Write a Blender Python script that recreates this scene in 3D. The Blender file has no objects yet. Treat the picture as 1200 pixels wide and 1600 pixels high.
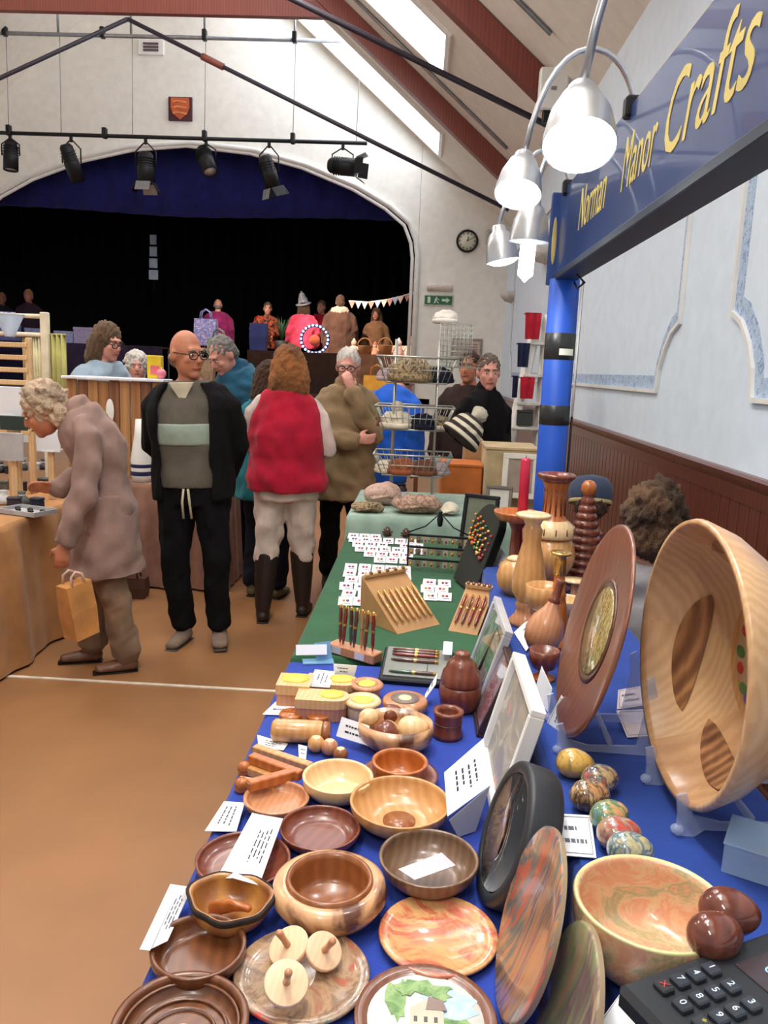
import bpy, math, random
from mathutils import Vector as V, Matrix as MX, Euler, noise
random.seed(11)
S = bpy.context.scene
COL = S.collection
PI = math.pi
rad = math.radians

# ------------------------------------------------------------------ camera
EYE = V((0, 0, 1.6))
FOC = 1250.0                      # focal length in pixels of a 1200 x 1600 frame
cam = bpy.data.cameras.new('camera')
cam.sensor_fit = 'HORIZONTAL'; cam.sensor_width = 36; cam.lens = 36 * FOC / 1200
cam.clip_start = .02; cam.clip_end = 100
camo = bpy.data.objects.new('camera', cam); COL.objects.link(camo)
ROT = (MX.Rotation(rad(2.3), 3, 'Z') @ MX.Rotation(rad(90 - 10.13), 3, 'X') @ MX.Rotation(rad(2.29), 3, 'Z'))
camo.matrix_world = MX.Translation(EYE) @ ROT.to_4x4()
S.camera = camo
# ------------------------------------------------------------------ world and exposure
wd = bpy.data.worlds.new('daylight'); S.world = wd; wd.use_nodes = True
wd.node_tree.nodes['Background'].inputs[0].default_value = (.93, .96, 1, 1)
wd.node_tree.nodes['Background'].inputs[1].default_value = .42
S.view_settings.view_transform = 'Standard'; S.view_settings.look = 'None'
S.view_settings.gamma = 1; S.view_settings.use_curve_mapping = False
S.view_settings.exposure = 0.3

# ------------------------------------------------------------------ pixel of the 1200 x 1600 photo -> point of the hall
def ray(x, y): return ROT @ V(((x - 600) / FOC, -(y - 800) / FOC, -1))
def pz(x, y, z): d = ray(x, y); return EYE + d * ((z - EYE.z) / d.z)      # on a level surface
def py(x, y, Y): d = ray(x, y); return EYE + d * (Y / d.y)                # on a cross wall
def px(x, y, X): d = ray(x, y); return EYE + d * (X / d.x)                # on a side wall
def per_px(p): return -(ROT.transposed() @ (V(p) - EYE)).z / FOC          # metres per pixel there

# ------------------------------------------------------------------ materials
def lin(c):
    return tuple(((v / 255) / 12.92 if v / 255 <= .04045 else ((v / 255 + .055) / 1.055) ** 2.4) for v in c[:3]) + (1,)
MATS = {}
def base(name, rough=.5, metal=0.0):
    m = bpy.data.materials.new(name); m.use_nodes = True
    b = m.node_tree.nodes['Principled BSDF']
    b.inputs['Roughness'].default_value = rough; b.inputs['Metallic'].default_value = metal
    MATS[name] = m
    return m, m.node_tree, b
def coords(nt, sc=(1, 1, 1), rot=(0, 0, 0), space='Object'):
    tc = nt.nodes.new('ShaderNodeTexCoord'); mp = nt.nodes.new('ShaderNodeMapping')
    mp.inputs['Scale'].default_value = sc; mp.inputs['Rotation'].default_value = rot
    nt.links.new(tc.outputs[space], mp.inputs[0]); return mp.outputs[0]
def ramp(nt, fac, stops):
    r = nt.nodes.new('ShaderNodeValToRGB'); e = r.color_ramp.elements
    while len(e) < len(stops): e.new(.5)
    for el, (p, c) in zip(e, stops): el.position = p; el.color = lin(c)
    nt.links.new(fac, r.inputs[0]); return r.outputs[0]
def noise_n(nt, co, scale, detail=3, dist=0.0, rough=.5):
    n = nt.nodes.new('ShaderNodeTexNoise'); n.inputs['Scale'].default_value = scale
    n.inputs['Detail'].default_value = detail; n.inputs['Distortion'].default_value = dist
    n.inputs['Roughness'].default_value = rough
    nt.links.new(co, n.inputs['Vector']); return n.outputs[0]
def bump(nt, b, h, st=.2, d=.01):
    n = nt.nodes.new('ShaderNodeBump'); n.inputs['Strength'].default_value = st; n.inputs['Distance'].default_value = d
    nt.links.new(h, n.inputs['Height']); nt.links.new(n.outputs[0], b.inputs['Normal'])
def sh(c, k): return tuple(max(0, min(255, v * k)) for v in c)
def plain(name, c, rough=.5, metal=0.0, var=.08, scale=9, coat=0, spec=.5):
    if name in MATS: return MATS[name]
    m, nt, b = base(name, rough, metal)
    f = noise_n(nt, coords(nt), scale, 4)
    nt.links.new(ramp(nt, f, [(.3, sh(c, 1 - var)), (.7, sh(c, 1 + var))]), b.inputs['Base Color'])
    b.inputs['Coat Weight'].default_value = coat; b.inputs['Specular IOR Level'].default_value = spec
    return m
def cloth(name, c, scale=160, rough=.92, var=.12, bst=.25):
    if name in MATS: return MATS[name]
    m, nt, b = base(name, rough)
    co = coords(nt)
    f = noise_n(nt, co, 7, 5)
    nt.links.new(ramp(nt, f, [(.3, sh(c, 1 - var)), (.7, sh(c, 1 + var))]), b.inputs['Base Color'])
    b.inputs['Specular IOR Level'].default_value = .2
    b.inputs['Sheen Weight'].default_value = .12 if sum(c) > 150 else 0
    if 'hair' in name: bump(nt, b, noise_n(nt, coords(nt, (1, 1, .35)), 170, 3, .5), .9, .012)
    else: bump(nt, b, noise_n(nt, co, scale, 2), bst, .003)
    return m
def wood(name, c1, c2, scale=28, rough=.3, stretch=(1, .12, 1), dist=3.0, coat=.35, rot=(0, 0, .5)):
    if name in MATS: return MATS[name]
    m, nt, b = base(name, rough)
    co = coords(nt, stretch, rot)
    w = nt.nodes.new('ShaderNodeTexWave'); w.wave_type = 'BANDS'
    w.inputs['Scale'].default_value = scale; w.inputs['Distortion'].default_value = dist
    w.inputs['Detail'].default_value = 4; w.inputs['Detail Scale'].default_value = 2.2
    nt.links.new(co, w.inputs['Vector'])
    f2 = noise_n(nt, co, 22, 6, .6, .6)
    mx = nt.nodes.new('ShaderNodeMath'); mx.operation = 'MULTIPLY_ADD'
    nt.links.new(w.outputs['Fac'], mx.inputs[0]); mx.inputs[1].default_value = .3
    sc = nt.nodes.new('ShaderNodeMath'); sc.operation = 'MULTIPLY'; sc.inputs[1].default_value = .7
    nt.links.new(f2, sc.inputs[0]); nt.links.new(sc.outputs[0], mx.inputs[2])
    nt.links.new(ramp(nt, mx.outputs[0], [(.15, c2), (.5, tuple((a + d) / 2 for a, d in zip(c1, c2))), (.8, c1)]), b.inputs['Base Color'])
    b.inputs['Coat Weight'].default_value = coat; b.inputs['Coat Roughness'].default_value = .15
    return m
def swirl(name, cols, scale=9, dist=2.5, rough=.25, coat=.5, stretch=(1, 1, 1)):
    if name in MATS: return MATS[name]
    m, nt, b = base(name, rough)
    f = noise_n(nt, coords(nt, stretch), scale, 5, dist, .6)
    n = len(cols)
    nt.links.new(ramp(nt, f, [(.27 + .46 * i / (n - 1), c) for i, c in enumerate(cols)]), b.inputs['Base Color'])
    b.inputs['Coat Weight'].default_value = coat
    return m
def stripes(name, cols, scale, axis='Z', rough=.9, dist=0.0):
    if name in MATS: return MATS[name]
    m, nt, b = base(name, rough)
    w = nt.nodes.new('ShaderNodeTexWave'); w.bands_direction = axis
    w.inputs['Scale'].default_value = scale; w.inputs['Distortion'].default_value = dist
    nt.links.new(coords(nt), w.inputs['Vector'])
    n = len(cols)
    nt.links.new(ramp(nt, w.outputs['Fac'], [(.2 + .6 * i / (n - 1), c) for i, c in enumerate(cols)]), b.inputs['Base Color'])
    return m
def glow(name, c, st):
    if name in MATS: return MATS[name]
    m, nt, b = base(name, .4)
    b.inputs['Base Color'].default_value = lin(c)
    b.inputs['Emission Color'].default_value = lin(c); b.inputs['Emission Strength'].default_value = st
    return m
def clear(name, c=(235, 240, 245), rough=.03, ior=1.3, alpha=None):
    if name in MATS: return MATS[name]
    m, nt, b = base(name, rough)
    b.inputs['Base Color'].default_value = lin(c)
    b.inputs['IOR'].default_value = ior
    if alpha is None: b.inputs['Transmission Weight'].default_value = 1
    else: b.inputs['Alpha'].default_value = alpha
    return m

# ------------------------------------------------------------------ mesh builder
def M4(loc=(0, 0, 0), rot=(0, 0, 0), sc=(1, 1, 1)):
    return MX.LocRotScale(V(loc), Euler(rot), V(sc))
def axis_to(n, up=(0, 0, 1)):
    """rotation whose local Z points along n and whose local Y is as near to up as can be"""
    z = V(n).normalized(); u = V(up)
    x = u.cross(z)
    if x.length < 1e-5: x = V((1, 0, 0))
    x.normalize(); y = z.cross(x)
    return MX((x, y, z)).transposed()
class G:
    def __init__(s): s.v = []; s.f = []; s.m = []; s.sm = []
    def add(s, vs, fs, M=None, mi=0, sm=True):
        o = len(s.v)
        s.v += [tuple(M @ V(p)) if M is not None else tuple(p) for p in vs]
        s.f += [tuple(i + o for i in f) for f in fs]
        s.m += [mi] * len(fs); s.sm += [sm] * len(fs); return s
    def box(s, size, c=(0, 0, 0), M=None, mi=0, bev=0.0):
        a, b, d = (k / 2 for k in size); e = min(bev, a * .49, b * .49, d * .49); cx, cy, cz = c
        if e <= 0:
            vs = [(cx + i * a, cy + j * b, cz + k * d) for k in (-1, 1) for j in (-1, 1) for i in (-1, 1)]
            return s.add(vs, [(0, 2, 3, 1), (4, 5, 7, 6), (0, 1, 5, 4), (2, 6, 7, 3), (0, 4, 6, 2), (1, 3, 7, 5)], M, mi, False)
        vs = []; ix = {}
        for i in (-1, 1):
            for j in (-1, 1):
                for k in (-1, 1):
                    for n, p in enumerate(((a, b - e, d - e), (a - e, b, d - e), (a - e, b - e, d))):
                        ix[i, j, k, n] = len(vs); vs.append((cx + i * p[0], cy + j * p[1], cz + k * p[2]))
        fs = []
        for sg in (-1, 1):
            q = [(sg, -1, -1, 0), (sg, 1, -1, 0), (sg, 1, 1, 0), (sg, -1, 1, 0)]; fs.append([ix[t] for t in (q if sg > 0 else q[::-1])])
            q = [(-1, sg, -1, 1), (-1, sg, 1, 1), (1, sg, 1, 1), (1, sg, -1, 1)]; fs.append([ix[t] for t in (q if sg > 0 else q[::-1])])
            q = [(-1, -1, sg, 2), (1, -1, sg, 2), (1, 1, sg, 2), (-1, 1, sg, 2)]; fs.append([ix[t] for t in (q if sg > 0 else q[::-1])])
        for i in (-1, 1):
            for j in (-1, 1):
                fs.append([ix[i, j, -1, 0], ix[i, j, 1, 0], ix[i, j, 1, 1], ix[i, j, -1, 1]])
                fs.append([ix[i, -1, j, 0], ix[i, 1, j, 0], ix[i, 1, j, 2], ix[i, -1, j, 2]])
                fs.append([ix[-1, i, j, 1], ix[1, i, j, 1], ix[1, i, j, 2], ix[-1, i, j, 2]])
                for k in (-1, 1): fs.append([ix[i, j, k, n] for n in range(3)])
        return s.add(vs, fs, M, mi, False)
    def lathe(s, prof, seg=32, M=None, mi=0, wob=None, sm=True):
        vs = []; rows = []
        for (r, z) in prof:
            if r < 1e-6: rows.append([len(vs)]); vs.append((0, 0, z))
            else:
                rows.append(list(range(len(vs), len(vs) + seg)))
                for k in range(seg):
                    a = 2 * PI * k / seg; q = r * (wob(a, z) if wob else 1)
                    vs.append((q * math.cos(a), q * math.sin(a), z))
        fs = []
        for A, B in zip(rows, rows[1:]):
            for k in range(seg):
                n = (k + 1) % seg
                if len(A) == 1 and len(B) == 1: continue
                if len(A) == 1: fs.append((A[0], B[n], B[k]))
                elif len(B) == 1: fs.append((A[k], A[n], B[0]))
                else: fs.append((A[k], A[n], B[n], B[k]))
        return s.add(vs, fs, M, mi, sm)
    def cyl(s, r, h, seg=20, M=None, mi=0, r2=None, c=(0, 0, 0)):
        r2 = r if r2 is None else r2
        T = MX.Translation(V(c)); M = T if M is None else M @ T
        b = min(.0015, r * .2)
        return s.lathe([(0, 0), (r - b, 0), (r, b), (r2, h - b), (r2 - b, h), (0, h)], seg, M, mi, sm=seg > 8)
    def ell(s, r, c=(0, 0, 0), M=None, mi=0, seg=20, rings=12, f=None):
        T = MX.Translation(V(c)); M = T if M is None else M @ T
        o = len(s.v)
        pr = [(math.sin(PI * k / rings), -math.cos(PI * k / rings)) for k in range(rings + 1)]
        pr[0] = (0, -1); pr[-1] = (0, 1)
        s.lathe(pr, seg, M @ MX.Diagonal(V((*r, 1))), mi)
        if f:
            for i in range(o, len(s.v)): s.v[i] = tuple(f(V(s.v[i])))
        return s
    def loft(s, pts, radii, lat=(1, 0, 0), seg=14, M=None, mi=0, cap=True, arc=None, thick=.012):
        pts = [V(p) for p in pts]; R_ = [(r, r) if not isinstance(r, tuple) else r for r in radii]
        if cap:
            for e in (0, -1):
                p, q = (pts[0], pts[1]) if e == 0 else (pts[-1], pts[-2])
                d = (p - q).normalized(); a, b = R_[e]; k = min(a, b) * .55
                np_, nr = p + d * k, (a * .55, b * .55)
                if e == 0: pts.insert(0, np_); R_.insert(0, nr)
                else: pts.append(np_); R_.append(nr)
        n = len(pts); vs = []; fs = []
        for i, p in enumerate(pts):
            t = (pts[min(i + 1, n - 1)] - pts[max(i - 1, 0)]).normalized()
            u = V(lat) - t * t.dot(V(lat))
            if u.length < 1e-4: u = V((0, 1, 0)) - t * t.y
            u.normalize(); w = t.cross(u); a, b = R_[i]
            if arc is None:
                for k in range(seg):
                    an = 2 * PI * k / seg; vs.append(p + u * a * math.cos(an) + w * b * math.sin(an))
            else:                      # a shell over part of the round, thick walls
                for rr in (0, -thick):
                    for k in range(seg):
                        an = arc[0] + (arc[1] - arc[0]) * k / (seg - 1)
                        vs.append(p + u * (a + rr) * math.cos(an) + w * (b + rr) * math.sin(an))
        if arc is None:
            for i in range(n - 1):
                for k in range(seg):
                    q = (k + 1) % seg; fs.append((i * seg + k, i * seg + q, (i + 1) * seg + q, (i + 1) * seg + k))
            fs.append(tuple(range(seg))[::-1]); fs.append(tuple(range((n - 1) * seg, n * seg)))
        else:
            W2 = 2 * seg
            loop = list(range(seg)) + [seg + k for k in range(seg)][::-1]
            for i in range(n - 1):
                for k in range(W2):
                    q = (k + 1) % W2
                    fs.append((i * W2 + loop[k], i * W2 + loop[q], (i + 1) * W2 + loop[q], (i + 1) * W2 + loop[k]))
            for i in (0, n - 1):
                for k in range(seg - 1):
                    fs.append((i * W2 + k, i * W2 + k + 1, i * W2 + seg + k + 1, i * W2 + seg + k))
        return s.add(vs, fs, M, mi, True)
    def tube(s, pts, r, seg=8, M=None, mi=0):
        return s.loft(pts, [r] * len(pts), lat=(.577, .577, .5773), seg=seg, M=M, mi=mi, cap=False)
    def prism(s, poly, d, M=None, mi=0):
        """polygon in local XY from z=0 to z=d"""
        n = len(poly)
        vs = [(x, y, 0) for x, y in poly] + [(x, y, d) for x, y in poly]
        fs = [tuple(range(n))[::-1], tuple(range(n, 2 * n))] + [(k, (k + 1) % n, n + (k + 1) % n, n + k) for k in range(n)]
        return s.add(vs, fs, M, mi, False)
    def slab(s, q, t, mi=0):
        """thin sheet through four points of the hall"""
        q = [V(p) for p in q]; n = (q[1] - q[0]).cross(q[3] - q[0]).normalized() * t
        vs = q + [p + n for p in q]
        return s.add(vs, [(3, 2, 1, 0), (4, 5, 6, 7), (0, 1, 5, 4), (1, 2, 6, 5), (2, 3, 7, 6), (3, 0, 4, 7)], None, mi, False)
    def mesh(s, name, mats):
        me = bpy.data.meshes.new(name)
        me.from_pydata(s.v, [], s.f)
        for m in (mats if isinstance(mats, (list, tuple)) else [mats]): me.materials.append(m)
        me.polygons.foreach_set('material_index', s.m); me.polygons.foreach_set('use_smooth', s.sm)
        me.update(); return me
    def build(s, name, mats, parent=None, loc=(0, 0, 0), rot=(0, 0, 0)):
        return put(name, s.mesh(name, mats), parent, loc, rot)
def put(name, me, parent=None, loc=(0, 0, 0), rot=(0, 0, 0)):
    o = bpy.data.objects.new(name, me); COL.objects.link(o)
    o.parent = parent; o.location = loc; o.rotation_euler = rot
    return o
def tag(o, label, cat, group=None, kind=None):
    o['label'] = label; o['category'] = cat
    if group: o['group'] = group
    if kind: o['kind'] = kind
    return o
def thing(name, label, cat, loc=(0, 0, 0), rz=0.0, group=None, rot=None):
    o = bpy.data.objects.new(name, None); COL.objects.link(o); o.empty_display_size = .1
    o.location = loc; o.rotation_euler = rot if rot else (0, 0, rz)
    return tag(o, label, cat, group)
def struct(o): o['kind'] = 'structure'; return o
def copy_tree(o, parent=None):
    c = o.copy(); COL.objects.link(c); c.parent = parent
    for ch in list(o.children): copy_tree(ch, c)
    return c
MELT = []
def solid(g, name, mats, parent, vox=.012, it=3, wr=0.0, ws=9.0):
    """melt overlapping shapes into one continuous surface (done for all of them in finish_melt), with cloth folds if wanted"""
    o = put(name, g.mesh(name, mats), parent)
    r = o.modifiers.new('r', 'REMESH'); r.mode = 'VOXEL'; r.voxel_size = vox; r.use_smooth_shade = True
    if it:
        sm = o.modifiers.new('s', 'SMOOTH'); sm.factor = .5; sm.iterations = it
    MELT.append((o, wr, ws)); return o
def finish_melt():
    import numpy as np
    dg = bpy.context.evaluated_depsgraph_get()
    for o, wr, ws in MELT:
        m2 = bpy.data.meshes.new_from_object(o.evaluated_get(dg)); m2.name = o.name; mat = o.data.materials[0]
        if not m2.materials: m2.materials.append(mat)
        if wr:
            n = len(m2.vertices); co = np.empty(n * 3, 'f'); no = np.empty(n * 3, 'f')
            m2.vertices.foreach_get('co', co); m2.vertex_normals.foreach_get('vector', no)
            co = co.reshape(-1, 3); no = no.reshape(-1, 3); k = np.zeros(n, 'f')
            rng = np.random.RandomState(len(co) % 977)
            for q in range(14):                         # folds: a sum of skewed waves
                d = rng.normal(size=3) * np.array((1, 1, .6)); d /= np.linalg.norm(d)
                k += np.sin(co @ d.astype('f') * ws * rng.uniform(1.5, 6.5) + 1.3 * np.sin(co @ rng.normal(size=3).astype('f') * ws * 1.2 + q) + rng.uniform(0, 6.28))
            co += no * (wr * k / 4.5)[:, None]
            m2.vertices.foreach_set('co', co.ravel())
        o.data = m2; o.modifiers.clear(); m2.update()
def text_part(body, size, mat, parent, M, shear=0.0, ext=.001, name='lettering', sx=1.0):
    cu = bpy.data.curves.new('t', 'FONT'); cu.body = body; cu.size = size; cu.shear = shear; cu.extrude = ext
    cu.align_x = 'CENTER'; cu.align_y = 'CENTER'; cu.resolution_u = 3
    o = bpy.data.objects.new('t', cu); COL.objects.link(o)
    dg = bpy.context.evaluated_depsgraph_get()
    me = bpy.data.meshes.new_from_object(o.evaluated_get(dg)); me.name = name
    bpy.data.objects.remove(o)
    me.transform(M @ MX.Diagonal(V((sx, 1, 1, 1)))); me.materials.clear(); me.materials.append(mat)
    return put(name, me, parent)

# ================================================================== the hall
WX, FY = 1.4, 14.5                  # right wall, stage wall
EAVE, SL, RIDGE = 4.08, .848, -4.15 # roof
M_white = plain('hall_plaster', (240, 237, 228), .9, var=.02)
M_wallr = plain('pale_blue_plaster', (222, 236, 250), .85, var=.015)
M_floor = plain('orange_lino', (154, 109, 71), .38, var=.07, scale=1.6)
M_beam = wood('red_brown_beam', (140, 72, 56), (112, 52, 42), 9, .5, (1, 1, .1), 2, .1)
M_panel = wood('dark_red_panelling', (112, 50, 34), (76, 30, 22), 16, .35, (1, 1, .05), 2, .3)
M_black = plain('black_metal', (22, 22, 26), .45, .3)
M_grey = plain('grey_steel', (150, 152, 155), .4, .6)
M_trim = plain('white_gloss', (238, 238, 234), .4, var=.02)

g = G(); g.box((10.8, 21, .1), (-3.9, 5, -.05))
floor = struct(g.build('floor', M_floor))
M_line = plain('white_floor_paint', (226, 214, 196), .6)
for Y, w in ((3.735, .022),):
    g = G(); g.box((8.0, w, .004), (-4.3 if Y > 4 else -3.3, Y, .002)); g.build('floor_marking', M_line, floor)

# right wall with boarded dado
g = G(); g.box((.2, 21, EAVE + .4), (WX + .1, 4, (EAVE + .4) / 2))
wr = struct(g.build('wall_right', M_wallr))
gb = G(); gb.box((.022, .104, 1.14), (0, 0, .57), bev=.006)
bm_ = gb.mesh('dado_board', M_panel)
for k in range(126):
    put('dado_board', bm_, wr, (WX - .011, .9 + k * .108, .06))
g = G(); g.prism([(0, 1.17), (-.03, 1.17), (-.045, 1.195), (-.05, 1.215), (-.03, 1.225), (0, 1.225)], 21, MX(((1, 0, 0, WX), (0, 0, 1, -6.4), (0, 1, 0, 0), (0, 0, 0, 1))))
g.build('dado_rail', M_panel, wr)
g = G(); g.prism([(0, 1.10), (-.027, 1.10), (-.034, 1.17), (0, 1.17)], 21, MX(((1, 0, 0, WX), (0, 0, 1, -6.4), (0, 1, 0, 0), (0, 0, 0, 1))))
g.build('dado_moulding', M_panel, wr)
M_border = swirl('blue_floral_border', [(236, 240, 244), (150, 180, 214), (196, 212, 230), (108, 140, 190), (226, 232, 240)], 26, 1.2, .8, 0)
def wall_panel(ya, yb, zt=3.5):
    """moulded panel on the right wall between ya (far) and yb (near); wider above its shoulders"""
    def side(y, s):
        pts = [(y, 1.527), (y + s * .03, 1.66), (y + s * .10, 1.77), (y + s * .20, 1.86), (y + s * .33, 1.91), (y + s * .335, 1.99), (y + s * .335, zt)]
        return pts
    L = side(ya, 1); Rr = side(yb, -1)
    path = [L[-1]] + L[-2::-1] + Rr + [L[-1]]
    def strip(off0, off1, d, mat, name):
        cy = (ya + yb) / 2; cz = 2.5; n = len(path) - 1
        nor = []
        for i in range(n):
            a = V(path[i - 1 if i else n - 1]); b = V(path[i]); c = V(path[(i + 1) % n])
            d1 = (b - a).normalized(); d2 = (c - b).normalized()
            n1 = V((-d1.y, d1.x)); n2 = V((-d2.y, d2.x)); m = (n1 + n2)
            if m.length < .2: m = n1
            m.normalize(); m = m / max(.45, m.dot(n1)); nor.append(m)
        # make the normals point inwards
        if (V((cy, cz)) - V(path[2])).dot(nor[2]) < 0: nor = [-m for m in nor]
        vs = []; fs = []
        for i in range(n):
            p = V(path[i])
            for of in (off0, off1):
                q = p + nor[i] * of
                vs += [(WX - .0005, q.x, q.y), (WX - d, q.x, q.y)]
        for i in range(n):
            j = (i + 1) % n
            for a, b in ((0, 1), (1, 3), (3, 2), (2, 0)):
                fs.append((i * 4 + a, i * 4 + b, j * 4 + b, j * 4 + a))
        G().add(vs, fs, None, 0, False).build(name, mat, wr)
    strip(.012, .098, .003, M_border, 'floral_border')
    strip(-.006, .016, .02, M_trim, 'panel_moulding')
g = G(); g.box((.035, 20.8, .08), (WX - .0175, 4, .04), bev=.006); struct(g.build('baseboard_right', M_panel))
wall_panel(8.2, 4.878); wall_panel(3.475, .5); wall_panel(12.9, 9.3)

# stage wall with the arch
def arch_z(x):
    pts = [(-.17, 1.1), (-.175, 3.557), (-.216, 3.823), (-.34, 4.105), (-.683, 4.368), (-1.247, 4.666), (-2.141, 4.994), (-3.03, 5.197), (-4.143, 5.291)]
    return pts
AR = arch_z(0); ARCH = AR + [(-8.29 - x, z) for x, z in AR[-2::-1]]
def roof_z(x): return EAVE + SL * (WX - x if x > RIDGE else x - (2 * RIDGE - WX))
g = G(); th = .2
def wall_quad(x0, x1, a0, a1, b0, b1):
    vs = [(x, y, z) for y in (FY, FY + th) for x, z in ((x0, a0), (x1, a1), (x1, b1), (x0, b0))]
    g.add(vs, [(0, 1, 2, 3), (7, 6, 5, 4), (0, 4, 5, 1), (3, 2, 6, 7), (0, 3, 7, 4), (1, 5, 6, 2)], None, 0, False)
wall_quad(-.17, WX, 0, 0, roof_z(-.17), roof_z(WX))
for (xa, za), (xb, zb) in zip(ARCH[1:], ARCH[2:]):
    if abs(xa - xb) > 1e-4 and xb > -8.12: wall_quad(xb, xa, zb, za, roof_z(xb) + (.0), roof_z(xa))
wall_quad(-9.6, -8.12, 0, 0, roof_z(-9.6), roof_z(-8.12))
wall_quad(-8.12, -.17, 0, 0, 1.0, 1.0)
struct(g.build('wall_back', M_white))
g = G(); g.loft([(x, FY - .01, z) for x, z in ARCH], [(.075, .05)] * len(ARCH), lat=(0, 1, 0), seg=10, cap=False)
g.loft([(x - .09 * (1 if x > RIDGE else -1), FY - .02, z - .05) for x, z in ARCH], [(.03, .03)] * len(ARCH), lat=(0, 1, 0), seg=8, cap=False)
struct(g.build('trim_1', M_trim))
# roof slopes
g = G()
for xs in ((WX + .3, RIDGE), (2 * RIDGE - WX - .3, RIDGE)):
    a, b = xs; za = roof_z(a) if abs(a) < 1.4 else EAVE - SL * .3; zb = roof_z(RIDGE)
    vs = [(x, y, z + d) for d in (0, .12) for x, y, z in ((a, -6, za), (a, FY + .3, za), (b, FY + .3, zb), (b, -6, zb))]
    g.add(vs, [(0, 1, 2, 3), (7, 6, 5, 4), (0, 4, 5, 1), (1, 5, 6, 2), (2, 6, 7, 3), (3, 7, 4, 0)], None, 0, False)
struct(g.build('ceiling', plain('ceiling_boards', (236, 232, 222), .8, var=.02)))
M_sky = glow('skylight_glass', (240, 246, 255), 4)
RS = MX.Rotation(math.atan(SL), 4, 'Y')      # local X runs down the slope
def skylight(n, y0, y1, x0, x1):
    xm = (x0 + x1) / 2; ln = (x1 - x0) * math.hypot(1, SL)
    M = MX.Translation((xm, (y0 + y1) / 2, roof_z(xm) - .012)) @ RS
    g = G(); w = y1 - y0
    for sx in (-1, 1): g.box((.06, w + .12, .06), (sx * (ln / 2 + .03), 0, 0), M)
    for sy in (-1, 1): g.box((ln, .06, .06), (0, sy * (w / 2 + .03), 0), M)
    fr = struct(g.build('window_%d' % n, M_trim))
    g = G(); g.box((ln, w, .012), (0, 0, 0), M); g.build('pane', M_sky, fr)
skylight(1, 9.37, 10.57, -3.2, .1); skylight(2, 12.95, 14.2, -3.2, .11); skylight(3, 6.0, 7.2, -3.2, .1)
skylight(4, 2.6, 3.8, -3.2, .1)
# roof trusses with tie rods
def truss(n, Y, rod_a, rod_b):
    g = G()
    a = V((WX - .02, Y, EAVE - .16)); 
    for sgn in (1, -1):
        xa = WX - .12 if sgn > 0 else 2 * RIDGE - WX + .12
        za = EAVE + SL * .12; p = V((xa, Y, za)); q = V((RIDGE, Y, roof_z(RIDGE)))
        d = (q - p).normalized(); up = V((-d.z * sgn, 0, d.x * sgn)) * (1 if sgn > 0 else 1)
        up = V((0, 1, 0)).cross(d); up = up if up.z < 0 else -up
        off = up * .24
        vs = []
        for e in (p, q):
            for s_ in (-.08, .08):
                vs += [e + V((0, s_, 0)) + up * .012, e + off + V((0, s_, 0))]
        g.add(vs, [(0, 1, 3, 2), (4, 6, 7, 5), (0, 4, 5, 1), (2, 3, 7, 6), (0, 2, 6, 4), (1, 5, 7, 3)], None, 0, False)
    o = tag(g.build('roof_truss', M_beam), n, 'roof beam', 'roof trusses')
    g = G(); m = V((RIDGE - (rod_a[0] - RIDGE), Y, rod_a[2]))
    g.tube([rod_a, rod_b], .028); g.tube([V((2 * RIDGE - rod_a.x, Y, rod_a.z)), V((2 * RIDGE - rod_b.x, Y, rod_b.z))], .028)
    g.build('tie_rod', plain('dark_rod', (46, 40, 52), .5), o)
    g = G(); sl_ = (rod_a - rod_b).normalized(); c = rod_b.lerp(rod_a, .22)
    g.tube([c - sl_ * .16, c - sl_ * .08, c + sl_ * .08, c + sl_ * .16], .045); g.build('turnbuckle', M_beam, o)
    g = G(); zc = rod_b.z + .06
    xr = WX - (zc + .1 - EAVE) / SL
    g.box((2 * (xr - RIDGE), .1, .2), (RIDGE, Y, zc + .1)); g.build('collar_beam', M_beam, o)
    return o
a1, b1 = py(856, 196, 8.15), py(460, 0, 8.15); k = (b1 - a1) / (b1.x - a1.x)
b1 = a1 + k * (RIDGE - a1.x)
truss('red-brown roof truss whose foot meets the wall at the white box', 8.15, a1, b1)
a2, b2 = py(795, 328, 11.5), py(140, 0, 11.5); k = (b2 - a2) / (b2.x - a2.x)
b2 = a2 + k * (RIDGE - a2.x)
truss('red-brown roof truss between the two skylights beside the stage wall', 11.5, a2, b2)
truss('red-brown roof truss high over the stall sign', 4.8, V((a1.x, 4.8, a1.z)), V((b1.x, 4.8, b1.z)))
g = G(); xa, xb = .95, -1.2
g.tube([(xa, 10.95, roof_z(xa) - .03), (xb, 10.95, roof_z(xb) - .03)], .02, 6)
g.tube([(xa, 7.4, roof_z(xa) - .03), (xb, 7.4, roof_z(xb) - .03)], .02, 6)
struct(g.build('trim_2', M_grey))
# white loudspeaker box by the truss foot
c = py(864, 141, 7.9)
t = thing('wall_speaker', 'white square box fixed beside the foot of the roof truss', 'speaker', (c.x, c.y, c.z - .2))
g = G(); g.box((.26, .12, .36), (0, 0, .2), bev=.015); g.build('case', M_trim, t)
g = G(); g.box((.05, .004, .03), (0, -.062, .2)); g.build('badge', M_grey, t)
g = G(); g.box((.2, .08, .1), (.02, 0, -.03), bev=.01); g.build('bracket', M_black, t)

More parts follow.
